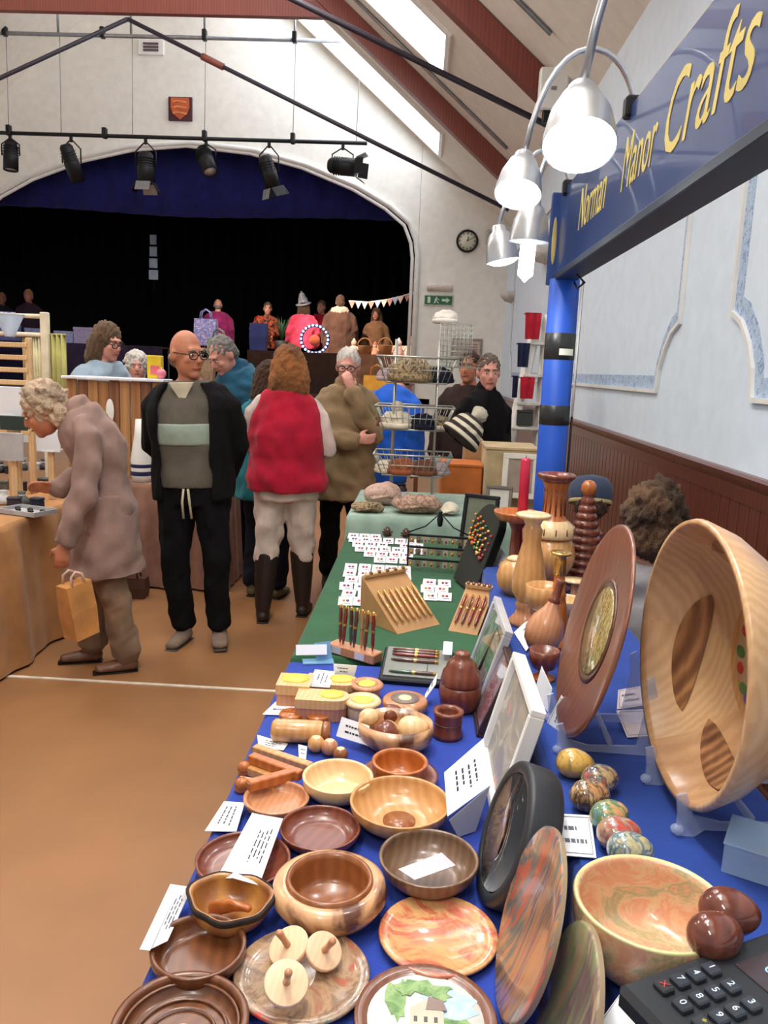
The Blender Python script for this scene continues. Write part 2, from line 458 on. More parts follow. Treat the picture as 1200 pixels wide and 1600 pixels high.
# ---------------------------------------------------------------- stage
M_curt = cloth('black_curtain', (9, 9, 11), 60, var=.2, bst=.1)
M_val = cloth('navy_valance', (28, 32, 96), 60)
g = G(); g.box((8.6, 5.2, .1), (-4.15, 17.1, 1.05))
struct(g.build('stage_floor', plain('stage_boards', (60, 44, 34), .6)))
def curtain(name, pts, z0, z1, mat, amp=.05, lab='', cat='curtain', wave=None, grp=None, per=.32):
    vs = []; fs = []; L = 0; n = 0; P = [V((*p, 0)) for p in pts]
    tot = sum((b - a).length for a, b in zip(P, P[1:])); st = max(40, int(tot / per * 10))
    for i in range(st + 1):
        s = tot * i / st; r = s
        for a, b in zip(P, P[1:]):
            l = (b - a).length
            if r <= l + 1e-6: break
            r -= l
        d = (b - a).normalized(); nn = V((-d.y, d.x, 0))
        q = a + d * r + nn * amp * math.sin(2 * PI * s / per)
        zb = z0 + (wave(s / tot) if wave else 0)
        zt = z1(q.x) if callable(z1) else z1
        for z in (zb, (zb + zt) / 2, zt):
            vs.append((q.x, q.y, z))
        for z in (zt, (zb + zt) / 2, zb):
            vs.append((q.x + nn.x * .02, q.y + nn.y * .02, z))
    for i in range(st):
        for k in range(6):
            j = (k + 1) % 6; fs.append((i * 6 + k, i * 6 + j, i * 6 + 6 + j, i * 6 + 6 + k))
    return tag(G().add(vs, fs).build(name, mat), lab, cat, grp)
curtain('stage_curtain', [(.3, 19.0), (-9.6, 19.0)], 1.1, 6.2, M_curt, .06, 'black curtain hanging across the back of the stage')
curtain('wing_curtain', [(.05, 15.1), (.05, 18.9)], 1.1, 6.2, M_curt, .04, 'black wing curtain by the stage side nearest the exit sign')
curtain('wing_curtain', [(-9.4, 18.9), (-9.4, 15.1)], 1.1, 6.2, M_curt, .04, 'black wing curtain at the far end of the stage from the clock')
curtain('valance', [(-.02, 15.05), (-8.3, 15.05)], 4.2, 5.6, M_val, .03, 'dark navy valance across the top of the stage arch', 'curtain',
        lambda u: .03 * math.sin(9 * u) + (.09 if u > .55 else 0) * (u - .55), per=.5)
g = G(); g.box((10, 4.6, .1), (-4.6, 17.1, 6.25)); struct(g.build('stage_ceiling', plain('stage_black', (8, 8, 10), .9)))
# light reflection on the dark stage, put into a strip of pale squares
c = py(240, 440, 17.5); t = thing('reflection_strip', 'narrow light reflection in the dark stage, made as a strip of four pale squares', 'reflection', (c.x, c.y, c.z))
g = G(); g.box((.05, .01, 6.2 - c.z + .2), (0, .012, (6.2 - c.z) / 2 - .1)); g.build('backing', M_curt, t)
for k, z in enumerate((.86, .62, .38, .14)):
    g = G(); g.box((.2 - .02 * (3 - k), .012, .2), (0, 0, z), bev=.01); g.build('square', plain('reflection_pale', (190, 205, 225), .35, .3), t)

# ---------------------------------------------------------------- lighting bars and spotlights
BY = 13.3
def bar(z, x1, lab):
    t = thing('lighting_bar', lab, 'bar', (0, BY, z))
    g = G(); g.tube([(-9.3, 0, 0), (x1, 0, 0)], .03, 10); g.build('pipe', M_black if z < 6 else M_grey, t)
    for x in (-6.75, -5.2, -3.6, -2.2):
        g = G(); g.box((.07, .09, .16), (x, 0, .04), bev=.01); g.build('clamp', M_black, t)
    return t
bl = bar(5.06, -1.03, 'black lighting bar carrying spotlights in front of the stage arch')
bu = bar(6.52, -1.4, 'pale bare pipe hung above the lighting bar')
for x in (-6.75, -5.9, -4.75, -3.6, -2.2, -1.2):
    g = G(); g.tube([(x, 0, .02), (x + .02, 0, 1.46)], .006, 5); g.build('hanging_wire', M_grey, bl)
    zt = roof_z(x) - 6.52 - .02
    g = G(); g.tube([(x, 0, .02), (x, 0, zt)], .02, 6); g.build('drop_rod', M_grey, bu)
M_lens = plain('lens', (200, 205, 210), .15, .2)
def spot(xp, yp, tilt, yaw, ln, r, lab, doors=False, aim=None, e=0):
    c = py(xp, yp, BY); t = thing('stage_spotlight', lab, 'spotlight', (c.x, BY, 5.03), group='spotlights on the bar'); ln *= 1.35; r *= 1.35
    zc = c.z - 5.03
    g = G(); g.box((.05, .03, .1), (0, 0, -.03), bev=.008)
    g.tube([(-r - .03, 0, zc), (-r - .03, 0, zc * .45), (-.03, 0, -.06), (.03, 0, -.06), (r + .03, 0, zc * .45), (r + .03, 0, zc)], .012, 6)
    g.build('yoke', M_black, t)
    M = M4((0, 0, zc), (tilt, 0, yaw))
    g = G(); g.lathe([(0, -ln * .5), (r * .6, -ln * .5), (r * .85, -ln * .42), (r * .9, -.05), (r, 0), (r, ln * .5), (r * .9, ln * .5), (r * .88, ln * .42), (0, ln * .42)], 18, M)
    for k in range(4): g.lathe([(r * .9, -ln * .3 + k * .04), (r * 1.06, -ln * .3 + k * .04 + .006), (r * .9, -ln * .3 + k * .04 + .012)], 18, M)
    g.build('housing', M_black, t)
    g = G(); g.lathe([(0, ln * .44), (r * .85, ln * .44), (r * .85, ln * .46), (0, ln * .48)], 18, M); g.build('lens', M_lens, t)
    if aim:
        L = bpy.data.lights.new('spot_beam', 'SPOT'); L.energy = e; L.spot_size = rad(46); L.spot_blend = .5; L.color = (1, .84, .68); L.shadow_soft_size = .08
        o = bpy.data.objects.new('spot_beam', L); COL.objects.link(o); o.parent = t; q = M @ V((0, 0, ln * .6)); o.location = q
        o.rotation_euler = (-(V(aim) - V(t.location) - q)).to_track_quat('Z', 'Y').to_euler()
    if doors:
        for k in range(4):
            D = M @ M4((0, 0, ln * .5), (0, 0, k * PI / 2)) @ M4((r, 0, 0), (0, rad(28), 0))
            g = G(); g.box((.008, r * 1.7, .16), (0, 0, .08), D); g.build('barn_door', M_grey if k % 2 else M_black, t)
spot(17, 243, rad(175), 0, .34, .085, 'black spotlight hanging straight down at the end of the bar')
spot(112, 255, rad(205), rad(-25), .42, .09, 'black spotlight tipped sideways beside the straight one')
spot(228, 262, rad(180), 0, .34, .1, 'spotlight with open pale barn doors pointing down', True)
spot(322, 250, rad(150), rad(50), .34, .09, 'small spotlight angled down below the shield plaque', False, (-3.2, 15.6, 2.0), 360)
spot(420, 268, rad(200), rad(-50), .36, .09, 'spotlight with barn doors angled towards the stage', True, (-1.3, 15.4, 2.0), 700)
spot(535, 260, rad(95), rad(82), .34, .1, 'spotlight turned level with its square doors facing aside', True)

# ---------------------------------------------------------------- things on the stage wall
def on_wall(x, y, Y=FY): return py(x, y, Y)
a, b = py(264, 152, FY), py(301, 190, FY); w = b.x - a.x; h = a.z - b.z
t = thing('shield_plaque', 'dark square plaque with an orange shield above the stage arch', 'plaque', ((a.x + b.x) / 2, FY - .02, b.z))
g = G(); g.box((w, .04, h), (0, 0, h / 2), bev=.005); g.build('board', plain('plaque_brown', (74, 34, 44), .6), t)
sp = [(-.38, .45), (.38, .45), (.4, .05), (.3, -.22), (0, -.46), (-.3, -.22), (-.4, .05)]
F = MX(((1, 0, 0, 0), (0, 0, -1, -.021), (0, 1, 0, h / 2), (0, 0, 0, 1)))
g = G(); g.prism([(x * w, y * h) for x, y in sp], .015, F); g.build('shield', plain('orange_shield', (196, 92, 52), .5), t)
for k in range(3):
    z = .24 - k * .24; g = G()
    g.prism([(-.3 * w, z * h), (-.1 * w, z * h + .05 * h), (.28 * w, z * h - .02 * h), (.3 * w, z * h + .05 * h), (-.08 * w, z * h + .12 * h), (-.3 * w, z * h + .07 * h)], .022, F)
    g.build('sword_mark', plain('shield_gold', (226, 138, 82), .5), t)
a = py(237, 75, FY); t = thing('wall_vent', 'small white framed vent high on the stage wall', 'vent', (a.x, FY, a.z - .12))
g = G(); g.box((.44, .05, .24), (0, -.02, .12), bev=.01); g.build('frame', M_trim, t)
for k in range(3):
    g = G(); g.box((.26, .012, .035), (0, -.05, .07 + k * .05)); g.build('slat', plain('vent_dark', (96, 76, 84), .6), t)
c = py(730, 377, FY); t = thing('wall_clock', 'round white clock with a black rim on the stage wall', 'clock', (c.x, FY, c.z - .19))
F = M4((0, 0, .19), (PI / 2, 0, 0))
g = G(); g.lathe([(0, 0), (.19, 0), (.192, .03), (.18, .05), (.16, .052), (.155, .035)], 32, F); g.build('rim', M_black, t)
g = G(); g.lathe([(0, .03), (.16, .03), (.16, .034), (0, .034)], 32, F); g.build('dial', plain('clock_face', (228, 228, 206), .5, var=.02), t)
for k in range(12):
    a = k * PI / 6; g = G(); g.box((.012, .03, .004), (0, .13, .036), F @ M4((0, 0, 0), (0, 0, a))); g.build('hour_mark', M_black, t)
for an, l, w in ((rad(-14), .085, .014), (rad(-60), .12, .009)):
    g = G(); g.box((w, l, .004), (0, l / 2 - .01, .042), F @ M4((0, 0, 0), (0, 0, an))); g.build('hand', M_black, t)
c = py(685, 469, FY); t = thing('exit_sign', 'green running-man fire exit sign on the stage wall', 'sign', (c.x, FY, c.z - .1))
g = G(); g.box((.52, .03, .19), (0, -.015, .095), bev=.006); g.build('panel', plain('exit_frame', (206, 212, 196), .5), t)
g = G(); g.box((.48, .006, .15), (0, -.032, .095)); g.build('green_field', plain('exit_green', (40, 104, 72), .5), t)
Mw = plain('exit_white', (206, 224, 196), .5)
F = MX(((1, 0, 0, 0), (0, 0, -1, -.035), (0, 1, 0, .095), (0, 0, 0, 1)))
g = G(); g.prism([(-.19, -.05), (-.14, -.05), (-.14, .055), (-.19, .055)], .003, F); g.build('doorway_mark', Mw, t)
g = G(); g.lathe([(0, 0), (.014, 0), (.014, .003), (0, .003)], 12, F @ M4((-.035, .045, 0)))
for q in ([(-.06, .03), (-.02, .03), (-.03, -.01), (-.065, -.008)], [(-.06, -.005), (-.035, -.005), (-.06, -.055), (-.085, -.05)], [(-.045, -.005), (-.025, -.012), (.01, -.04), (-.005, -.055)], [(-.02, .03), (.02, .01), (.015, 0), (-.02, .015)]):
    g.prism(q, .003, F)
g.build('running_man', Mw, t)
g = G(); g.prism([(.06, -.015), (.14, -.015), (.14, -.045), (.2, .005), (.14, .055), (.14, .025), (.06, .025)], .003, F); g.build('arrow', Mw, t)
c = py(687, 450, FY); t = thing('emergency_light', 'pale oblong emergency light above the green exit sign', 'light', (c.x, FY, c.z - .07))
g = G(); g.loft([(-.2, -.03, .07), (.2, -.03, .07)], [(.06, .05)] * 2, lat=(0, 0, 1), seg=16); g.build('diffuser', plain('frosted_cover', (206, 190, 180), .4), t)
g = G(); g.box((.44, .02, .13), (0, -.01, .07), bev=.008); g.build('back_plate', M_trim, t)
a, b = py(706, 528, FY), py(752, 562, FY); w = b.x - a.x; h = a.z - b.z
t = thing('framed_notice', 'framed grey notice on the stage wall behind the wire baskets', 'notice', ((a.x + b.x) / 2, FY, b.z))
g = G(); g.box((w, .03, h), (0, -.015, h / 2), bev=.006); g.build('frame', plain('notice_frame', (150, 132, 122), .6), t)
g = G(); g.box((w * .86, .006, h * .8), (0, -.032, h * .47)); g.build('sheet', plain('notice_sheet', (196, 176, 164), .7), t)
for k in range(5):
    g = G(); g.box((w * .7, .004, h * .04), (0, -.037, h * (.2 + k * .13))); g.build('text_line', plain('notice_ink', (140, 122, 116), .7), t)
c = py(742, 372, FY); t = thing('wall_box', 'small pale grey box on the wall beside the clock', 'box', (c.x + .3, FY, c.z - .12))
g = G(); g.box((.22, .09, .26), (0, -.045, .13), bev=.02); g.build('case', plain('pale_grey_box', (188, 184, 176), .6), t)
g = G(); g.box((.14, .01, .02), (0, -.093, .2)); g.build('slot', M_grey, t)
# half-round wall uplighters
for xp, yp, lab in ((800, 462, 'plaster bowl uplighter on the right wall near the stage'), (852, 396, 'plaster bowl uplighter on the right wall behind the sign end')):
    c = px(xp, yp, WX - .02); t = thing('wall_uplighter', lab, 'wall light', (WX, c.y, c.z - .12), group='wall uplighters')
    g = G(); n = 14; vs = []; fs = []
    prof = [(.03, 0), (.16, .03), (.24, .09), (.28, .17), (.25, .17), (.2, .1), (.02, .03)]
    for r, z in prof:
        for k in range(n): a = PI / 2 + PI * k / (n - 1); vs.append((r * math.cos(a) * .8 - .002, r * math.sin(a), z))
    for i in range(len(prof) - 1):
        for k in range(n - 1): fs.append((i * n + k, i * n + k + 1, i * n + n + k + 1, i * n + n + k))
    g.add(vs, fs); g.build('bowl', plain('uplighter_plaster', (204, 200, 194), .7), t)
    g = G(); g.box((.02, .3, .06), (-.012, 0, .05), bev=.005); g.build('wall_plate', M_trim, t)

# ---------------------------------------------------------------- added key and fill lights, out of view, shaped as fluorescent battens
M_tube = glow('fill_tube', (255, 246, 230), 3.0)
def batten(x, y, z, e, lab):
    t = thing('fill_batten', lab, 'added fill light', (x, y, z), group='added fill battens')
    g = G(); g.box((.16, 1.5, .06), (0, 0, .05), bev=.01); g.build('body', M_trim, t)
    g = G(); g.tube([(0, -.72, .0), (0, .72, .0)], .018, 10); g.build('tube', M_tube, t)
    for s in (-1, 1):
        g = G(); g.tube([(0, s * .6, .07), (0, s * .6, roof_z(x) - z)], .004, 5); g.build('hanging_wire', M_grey, t)
    L = bpy.data.lights.new('fill_light', 'AREA'); L.shape = 'RECTANGLE'; L.size = .3; L.size_y = 1.5; L.energy = e; L.color = (1, .95, .87)
    o = bpy.data.objects.new('fill_light', L); COL.objects.link(o); o.parent = t; o.location = (0, 0, -.04)
    U = bpy.data.lights.new('fill_uplight', 'AREA'); U.shape = 'RECTANGLE'; U.size = .3; U.size_y = 1.5; U.energy = 75; U.color = (1, .96, .9)  # upward fill added to brighten walls and roof
    o = bpy.data.objects.new('fill_uplight', U); COL.objects.link(o); o.parent = t; o.location = (0, 0, .1); o.rotation_euler = (PI, 0, 0)
batten(-.5, 1.6, 4.1, 46, 'unseen added fill batten high over the blue stall table')
batten(-3.2, 4.6, 4.5, 34, 'unseen added fill batten high over the aisle')
batten(-6.4, 7.6, 4.5, 46, 'unseen added fill batten high over the far stalls')
batten(-1.5, 7.3, 5.55, 30, 'unseen added fill batten close under the roof beside the skylights')  # added above the view so its upward fill brightens the roof
batten(-.9, -1.4, 4.1, 40, 'unseen added fill batten high behind the blue stall table')

# ================================================================== people
M_eye = plain('eye_white', (225, 220, 212), .3, var=.01)
M_iris = plain('eye_dark', (40, 30, 26), .3)
def skin(k='fair'):
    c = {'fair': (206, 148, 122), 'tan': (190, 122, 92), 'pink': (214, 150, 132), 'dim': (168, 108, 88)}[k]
    if 'skin_' + k in MATS: return MATS['skin_' + k]
    m = plain('skin_' + k, c, .55, var=.06, scale=14)
    b = m.node_tree.nodes['Principled BSDF']; b.inputs['Subsurface Weight'].default_value = .08; b.inputs['Subsurface Radius'].default_value = (.02, .008, .005)
    return m
def hand(g, w, d, n, sgn, curl=.6):
    """palm, four unequal bent fingers and a thumb; w wrist, d direction, n palm normal"""
    d = V(d).normalized(); n = V(n); n = (n - d * d.dot(n)).normalized(); a = d.cross(n) * sgn      # a towards the thumb
    w = V(w)
    g.loft([w - d * .02, w + d * .02, w + d * .06, w + d * .088], [(.024, .02), (.033, .017), (.041, .016), (.038, .013)], lat=a, seg=10)
    for k, (off, ln) in enumerate(((.030, .07), (.010, .078), (-.010, .073), (-.029, .058))):
        b = w + d * .085 + a * off
        c = curl * (1 + .12 * k)
        d1 = d * math.cos(c * .5) + n * math.sin(c * .5); d2 = d * math.cos(c * 1.3) + n * math.sin(c * 1.3); d3 = d * math.cos(c * 2) + n * math.sin(c * 2)
        p1 = b + d1 * ln * .45; p2 = p1 + d2 * ln * .33; p3 = p2 + d3 * ln * .25
        g.loft([b - d * .02, b, p1, p2, p3], [.0098, .0098, .0092, .0085, .0072], seg=8)
    b = w + d * .025 + a * .028
    t1 = (d * .62 + a * .7 + n * .35).normalized(); t2 = (d * .85 + a * .25 + n * .5).normalized()
    g.loft([b - a * .015, b + t1 * .03, b + t1 * .03 + t2 * .03, b + t1 * .03 + t2 * .052], [.014, .012, .0105, .008], seg=8)
DEF = dict(elb=[(.25, .03, 1.13), (-.25, .03, 1.13)], wri=[(.26, -.06, .90), (-.26, -.06, .90)], hd=[(0, -.15, -1), (0, -.15, -1)], hn=[(-1, 0, 0), (1, 0, 0)],
           foot=[(.1, 0, 0), (-.1, 0, 0)], knee=None, toe=[(.03, -1), (-.03, -1)], curl=.6)
def person(label, loc, rz=0.0, h=1.0, lean=0.0, head=(0, 0), sk='fair', hair=None, top=None, low=None, shoe=None, vox=.008, sit=False, girth=1.0,
           glasses=False, extra=None, beard=None, group=None, hunch=0.0, hoff=(0, 0, 0), **kw):
    """stands at loc facing local -Y; lengths for a 1.72 m person, scaled by h"""
    P = dict(DEF); P.update(kw)
    t = thing('person', label, 'person', loc, rz, group)
    t.scale = (h, h, h)
    hipz = .93 if not sit else .50
    dz = hipz - .93
    Rl = MX.Rotation(lean, 3, 'X')
    piv = V((0, 0, hipz))
    def up(p):                               # a point of the upper body, bent forward at the hips
        p = V(p) + V((0, 0, dz)); q = piv + Rl @ (p - piv)
        if hunch and p.z > hipz + .3:
            q = q + V((0, -hunch * (p.z - hipz - .3), -.3 * hunch * (p.z - hipz - .3)))
        return q
    gt = girth
    spine = [up((0, 0, .84)), up((0, .0, .93)), up((0, .0, 1.06)), up((0, -.005, 1.2)), up((0, 0, 1.33)), up((0, .015, 1.42)), up((0, .012, 1.49))]
    tr = [(.155 * gt, .11 * gt), (.165 * gt, .118 * gt), (.148 * gt, .112 * gt), (.162 * gt, .122 * gt), (.178, .115), (.14, .085), (.058, .058)]
    sho = [up((.15, .01, 1.385)), up((-.15, .01, 1.385))]; sh2 = [up((.196, .01, 1.325)), up((-.196, .01, 1.325))]
    elb = [up(p) if not P.get('raw') else V(p) for p in P['elb']]
    wri = [up(p) if not P.get('raw') else V(p) for p in P['wri']]
    hip = [V((.088, 0, hipz - .02)), V((-.088, 0, hipz - .02))]
    foot = [V(p) for p in P['foot']]
    ank = [f + V((0, .03, .09)) for f in foot]
    if P['knee']: kne = [V(p) for p in P['knee']]
    elif sit: kne = [V((.11, -.42, .50)), V((-.11, -.42, .50))]; ank = [V((.1, -.40, .09)), V((-.1, -.40, .09))]; foot = [a - V((0, .03, .09)) for a in ank]
    else: kne = [hp.lerp(a, .5) + V((0, -.025, 0)) for hp, a in zip(hip, ank)]
    hc = up((0, -.015, 1.605)); nk = up((0, .01, 1.47))
    if hunch: hc = hc + V((0, -.05, -.03))
    hc = hc + V(hoff)
    HM = MX.Translation(hc) @ (MX.Rotation(head[0], 4, 'Z') @ MX.Rotation(lean * .6 + head[1], 4, 'X'))
    # ---- body: one continuous surface
    g = G()
    g.ell((.076, .094, .106), (0, .012, .02), HM); g.ell((.061, .074, .086), (0, -.028, -.042), HM)
    g.ell((.03, .028, .026), (0, -.072, -.098), HM); g.ell((.05, .014, .012), (0, -.082, .032), HM)
    g.ell((.022, .02, .02), (.038, -.07, -.025), HM); g.ell((.022, .02, .02), (-.038, -.07, -.025), HM)
    g.loft([HM @ V(p) for p in ((0, -.09, .015), (0, -.108, -.015), (0, -.112, -.03))], [.009, .012, .015], seg=8)
    g.ell((.016, .012, .008), (0, -.1, -.036), HM); g.ell((.024, .012, .01), (0, -.09, -.066), HM)
    for s in (-1, 1): g.ell((.011, .022, .034), (s * .078, .012, -.008), HM)
    g.loft([nk + V((0, 0, -.04)), nk.lerp(hc, .35), HM @ V((0, .012, -.05))], [.062, .056, .055], seg=12)
    g.loft(spine, [(a * .9, b * .9) for a, b in tr], seg=18)
    for k in (0, 1):
        sg = 1 if k == 0 else -1
        g.loft([up((sg * .07, .01, 1.395)), sho[k], sh2[k], sh2[k].lerp(elb[k], .5), elb[k], elb[k].lerp(wri[k], .35), wri[k]], [.045, .046, .05, .045, .04, .04, .027], seg=10)
        hand(g, wri[k], P['hd'][k], P['hn'][k], -sg, P['curl'])
        g.loft([hip[k] + V((0, 0, .04)), hip[k].lerp(kne[k], .35), kne[k], kne[k].lerp(ank[k], .35), ank[k]], [.085, .078, .055, .053, .036], seg=10)
        d = V((*P['toe'][k], 0)).normalized(); g.loft([ank[k] + V((0, 0, -.05)), ank[k] + d * .05 + V((0, 0, -.055)), ank[k] + d * .12 + V((0, 0, -.062))], [(.028, .026), (.03, .022), (.026, .014)], lat=(d.y, -d.x, 0), seg=10)
    solid(g, 'body', skin(sk), t, vox, 2)
    # ---- face
    for s in (-1, 1):
        e = G(); e.ell((.0125, .007, .006), (s * .031, -.089, .004), HM, seg=10, rings=8); eo = e.build('eye', M_eye, t)
        e = G(); e.ell((.0058, .004, .0056), (s * .031, -.0945, .004), HM, seg=8, rings=6); e.build('iris', M_iris, eo)
        e = G(); e.loft([HM @ V((s * .012, -.096, .026)), HM @ V((s * .032, -.096, .031)), HM @ V((s * .052, -.086, .024))], [.004, .005, .003], seg=6)
        e.build('eyebrow', (hair[1] if hair else plain('brow_grey', (120, 100, 88), .8)), t)
    e = G(); e.loft([HM @ V((-.026, -.094, -.066)), HM @ V((0, -.104, -.064)), HM @ V((.026, -.094, -.066))], [(.004, .003), (.006, .006), (.004, .003)], seg=8); e.build('lips', plain('lips', (158, 84, 76), .5), t)
    if glasses:
        e = G()
        for s in (-1, 1):
            ring = [HM @ V((s * .033 + .027 * math.cos(a), -.107, .002 + .02 * math.sin(a))) for a in [2 * PI * q / 14 for q in range(15)]]
            e.tube(ring, .003, 6); e.tube([HM @ V((s * .06, -.106, .006)), HM @ V((s * .083, .0, .01))], .0028, 6)
        e.tube([HM @ V((-.008, -.108, .006)), HM @ V((.008, -.108, .006))], .003, 6)
        e.build('glasses', M_black, t)
    if beard:
        e = G(); e.ell((.058, .05, .05), (0, -.048, -.085), HM); e.ell((.03, .014, .01), (0, -.098, -.054), HM); solid(e, 'beard', beard, t, .007, 2, .004, 60)
    # ---- hair
    if hair:
        st, hm = hair[:2]; e = G()
        if st == 'fringe':          # a bald crown with hair round the back and sides
            e.ell((.0795, .076, .036), (0, .034, -.022), HM); e.ell((.06, .05, .05), (0, .058, -.03), HM)
        elif st == 'short':
            e.ell((.082, .096, .104), (0, .022, .034), HM); e.ell((.078, .06, .07), (0, .06, -.01), HM)
        elif st == 'curly':
            e.ell((.1, .11, .115), (0, .03, .03), HM); e.ell((.095, .075, .085), (0, .06, -.05), HM)
            for q in range(26):
                a = q * 2.399; zz = 1 - 1.35 * q / 26; rr = math.sqrt(max(0, 1 - zz * zz))
                x, yv = rr * math.cos(a), rr * math.sin(a)
                if yv < -.45 and zz < .45: continue
                e.ell((.03, .03, .03), (.092 * x, .03 + .1 * yv, .025 + .105 * zz), HM, seg=8, rings=6)
        elif st == 'bob':
            e.ell((.1, .108, .114), (0, .026, .034), HM)
            e.loft([HM @ V(p) for p in ((0, .035, .04), (0, .05, -.05), (0, .055, -.14), (0, .055, -.195))], [(.11, .088), (.125, .088), (.125, .075), (.1, .055)], seg=16)
        elif st == 'long':
            e.ell((.094, .106, .112), (0, .022, .032), HM)
            e.loft([HM @ V(p) for p in ((0, .03, .04), (0, .05, -.06), (0, .065, -.18), (0, .07, -.28))], [(.1, .085), (.125, .085), (.13, .07), (.09, .045)], seg=16)
        solid(e, 'hair', hm, t, .009, 1, .003 if st == 'fringe' else .01 if st == 'curly' else .006, 48)
    # ---- clothes
    def arm_set(g, grow, to=1.0, which=(0, 1)):
        for k in which:
            sg = 1 if k == 0 else -1
            a = sho[k]; w = elb[k].lerp(wri[k], to)
            g.loft([up((sg * .06, .01, 1.395)), a, sh2[k], sh2[k].lerp(elb[k], .5), elb[k], elb[k].lerp(w, .5), w], [.044 + grow * .7, .046 + grow * .8, .052 + grow, .05 + grow, .048 + grow, .044 + grow, .036 + grow], seg=12)
    def torso(g, grow, z0=.82, z1=1.47, flare=0.0, arc=None, front=0.0):
        zz = [z0 + (z1 - z0) * k / 9 for k in range(10)]; pts = []; rr = []
        prof = [(.4, .16, .12), (.84, .16 * gt, .115 * gt), (.93, .17 * gt, .123 * gt), (1.06, .155 * gt, .118 * gt), (1.2, .167 * gt, .128 * gt), (1.33, .184, .12), (1.40, .155, .098), (1.44, .11, .08), (1.49, .066, .066)]
        for z in zz:
            for (a, b) in zip(prof, prof[1:]):
                if a[0] <= z <= b[0]:
                    u = (z - a[0]) / (b[0] - a[0]); ra = a[1] + (b[1] - a[1]) * u; rb = a[2] + (b[2] - a[2]) * u; break
            f = flare * max(0, 1.05 - z)
            p = up((0, 0, z)) if z > .9 else (V((0, .0, z + dz)) + (up((0, 0, .9)) - V((0, 0, .9 + dz))))
            pts.append(p); rr.append((ra + grow + f, rb + grow + f))
        g.loft(pts, rr, seg=22, arc=arc, cap=False, thick=.02)
    env = dict(up=up, torso=torso, arm_set=arm_set, spine=spine, sho=sho, elb=elb, wri=wri, hip=hip, kne=kne, ank=ank, HM=HM, t=t, hc=hc)
    for nm, kind, mat, opt in (top or []):
        g = G(); o = dict(grow=.014, z0=.82, flare=0, sleeve=1.0, wr=.009); o.update(opt)
        if kind in ('jacket', 'vest', 'jumper'):
            torso(g, o['grow'], o['z0'], o.get('z1', 1.47), o['flare'])
            if kind != 'vest': arm_set(g, o['grow'] * .62, o['sleeve'])
            if o.get('collar'): g.loft([nk + V((0, .0, -.03)), nk + V((0, -.005, .015)), nk.lerp(hc, .3)], [.075, .078, .074], seg=14)
            if o.get('hood'): g.ell((.12, .07, .07), up((0, .1, 1.45)))
        elif kind == 'open':
            torso(g, o['grow'], o['z0'], 1.46, o['flare'], arc=(-PI / 2 + rad(o.get('gap', 32)), 1.5 * PI - rad(o.get('gap', 32))))
            arm_set(g, o['grow'] * .62, o['sleeve'])
        elif kind == 'sleeves': arm_set(g, o['grow'], o['sleeve'])
        elif kind == 'band': torso(g, o['grow'], o['z0'], o['z1'])
        solid(g, nm, mat, t, vox * 1.25, 3, o['wr'], 10)
    if low:
        nm, mat, o = low; g = G(); gr = o.get('grow', .012); to = o.get('to', .97)
        torso(g, gr - .012, .8, .95)
        for k in (0, 1):
            a = kne[k].lerp(ank[k], to) if to > .3 else kne[k].lerp(ank[k], to)
            q = o.get('cuff', .052)
            g.loft([hip[k] + V((0, 0, .05)), hip[k].lerp(kne[k], .35), kne[k], kne[k].lerp(a, .5), a], [.092 + gr, .085 + gr, .062 + gr, .058 + gr, q + gr], seg=12)
        solid(g, nm, mat, t, vox * 1.25, 3, .009, 12)
    if shoe:
        nm, mat, o = shoe
        for k in (0, 1):
            g = G(); A = ank[k]; dx, dy = P['toe'][k]; d = V((dx, dy, 0)).normalized()
            g.loft([A - d * .035 + V((0, 0, -.052)), A + V((0, 0, -.045)), A + d * .08 + V((0, 0, -.055)), A + d * .165 + V((0, 0, -.062))], [(.04, .034), (.044, .042), (.047, .032), (.04, .022)], lat=(d.y, -d.x, 0), seg=12)
            g.loft([A + V((0, 0, -.05)), A + V((0, 0, .01))], [.045, .044], seg=12)
            if o.get('boot'): g.loft([A + V((0, .0, 0)), A.lerp(kne[k], .5), A.lerp(kne[k], o['boot'])], [.05, .07, .078], seg=12)
            so = solid(g, nm, mat, t, .009, 2)
            g = G(); g.loft([A - d * .05 + V((0, 0, -.0845)), A + d * .06 + V((0, 0, -.0845)), A + d * .185 + V((0, 0, -.0845))], [(.036, .0055), (.04, .0055), (.036, .0055)], lat=(d.y, -d.x, 0), seg=12); g.build('sole', M_black if nm != 'shoe' else plain('sole_grey', (70, 62, 58), .8), so)
    if extra: extra(env)
    return t

C_ = cloth
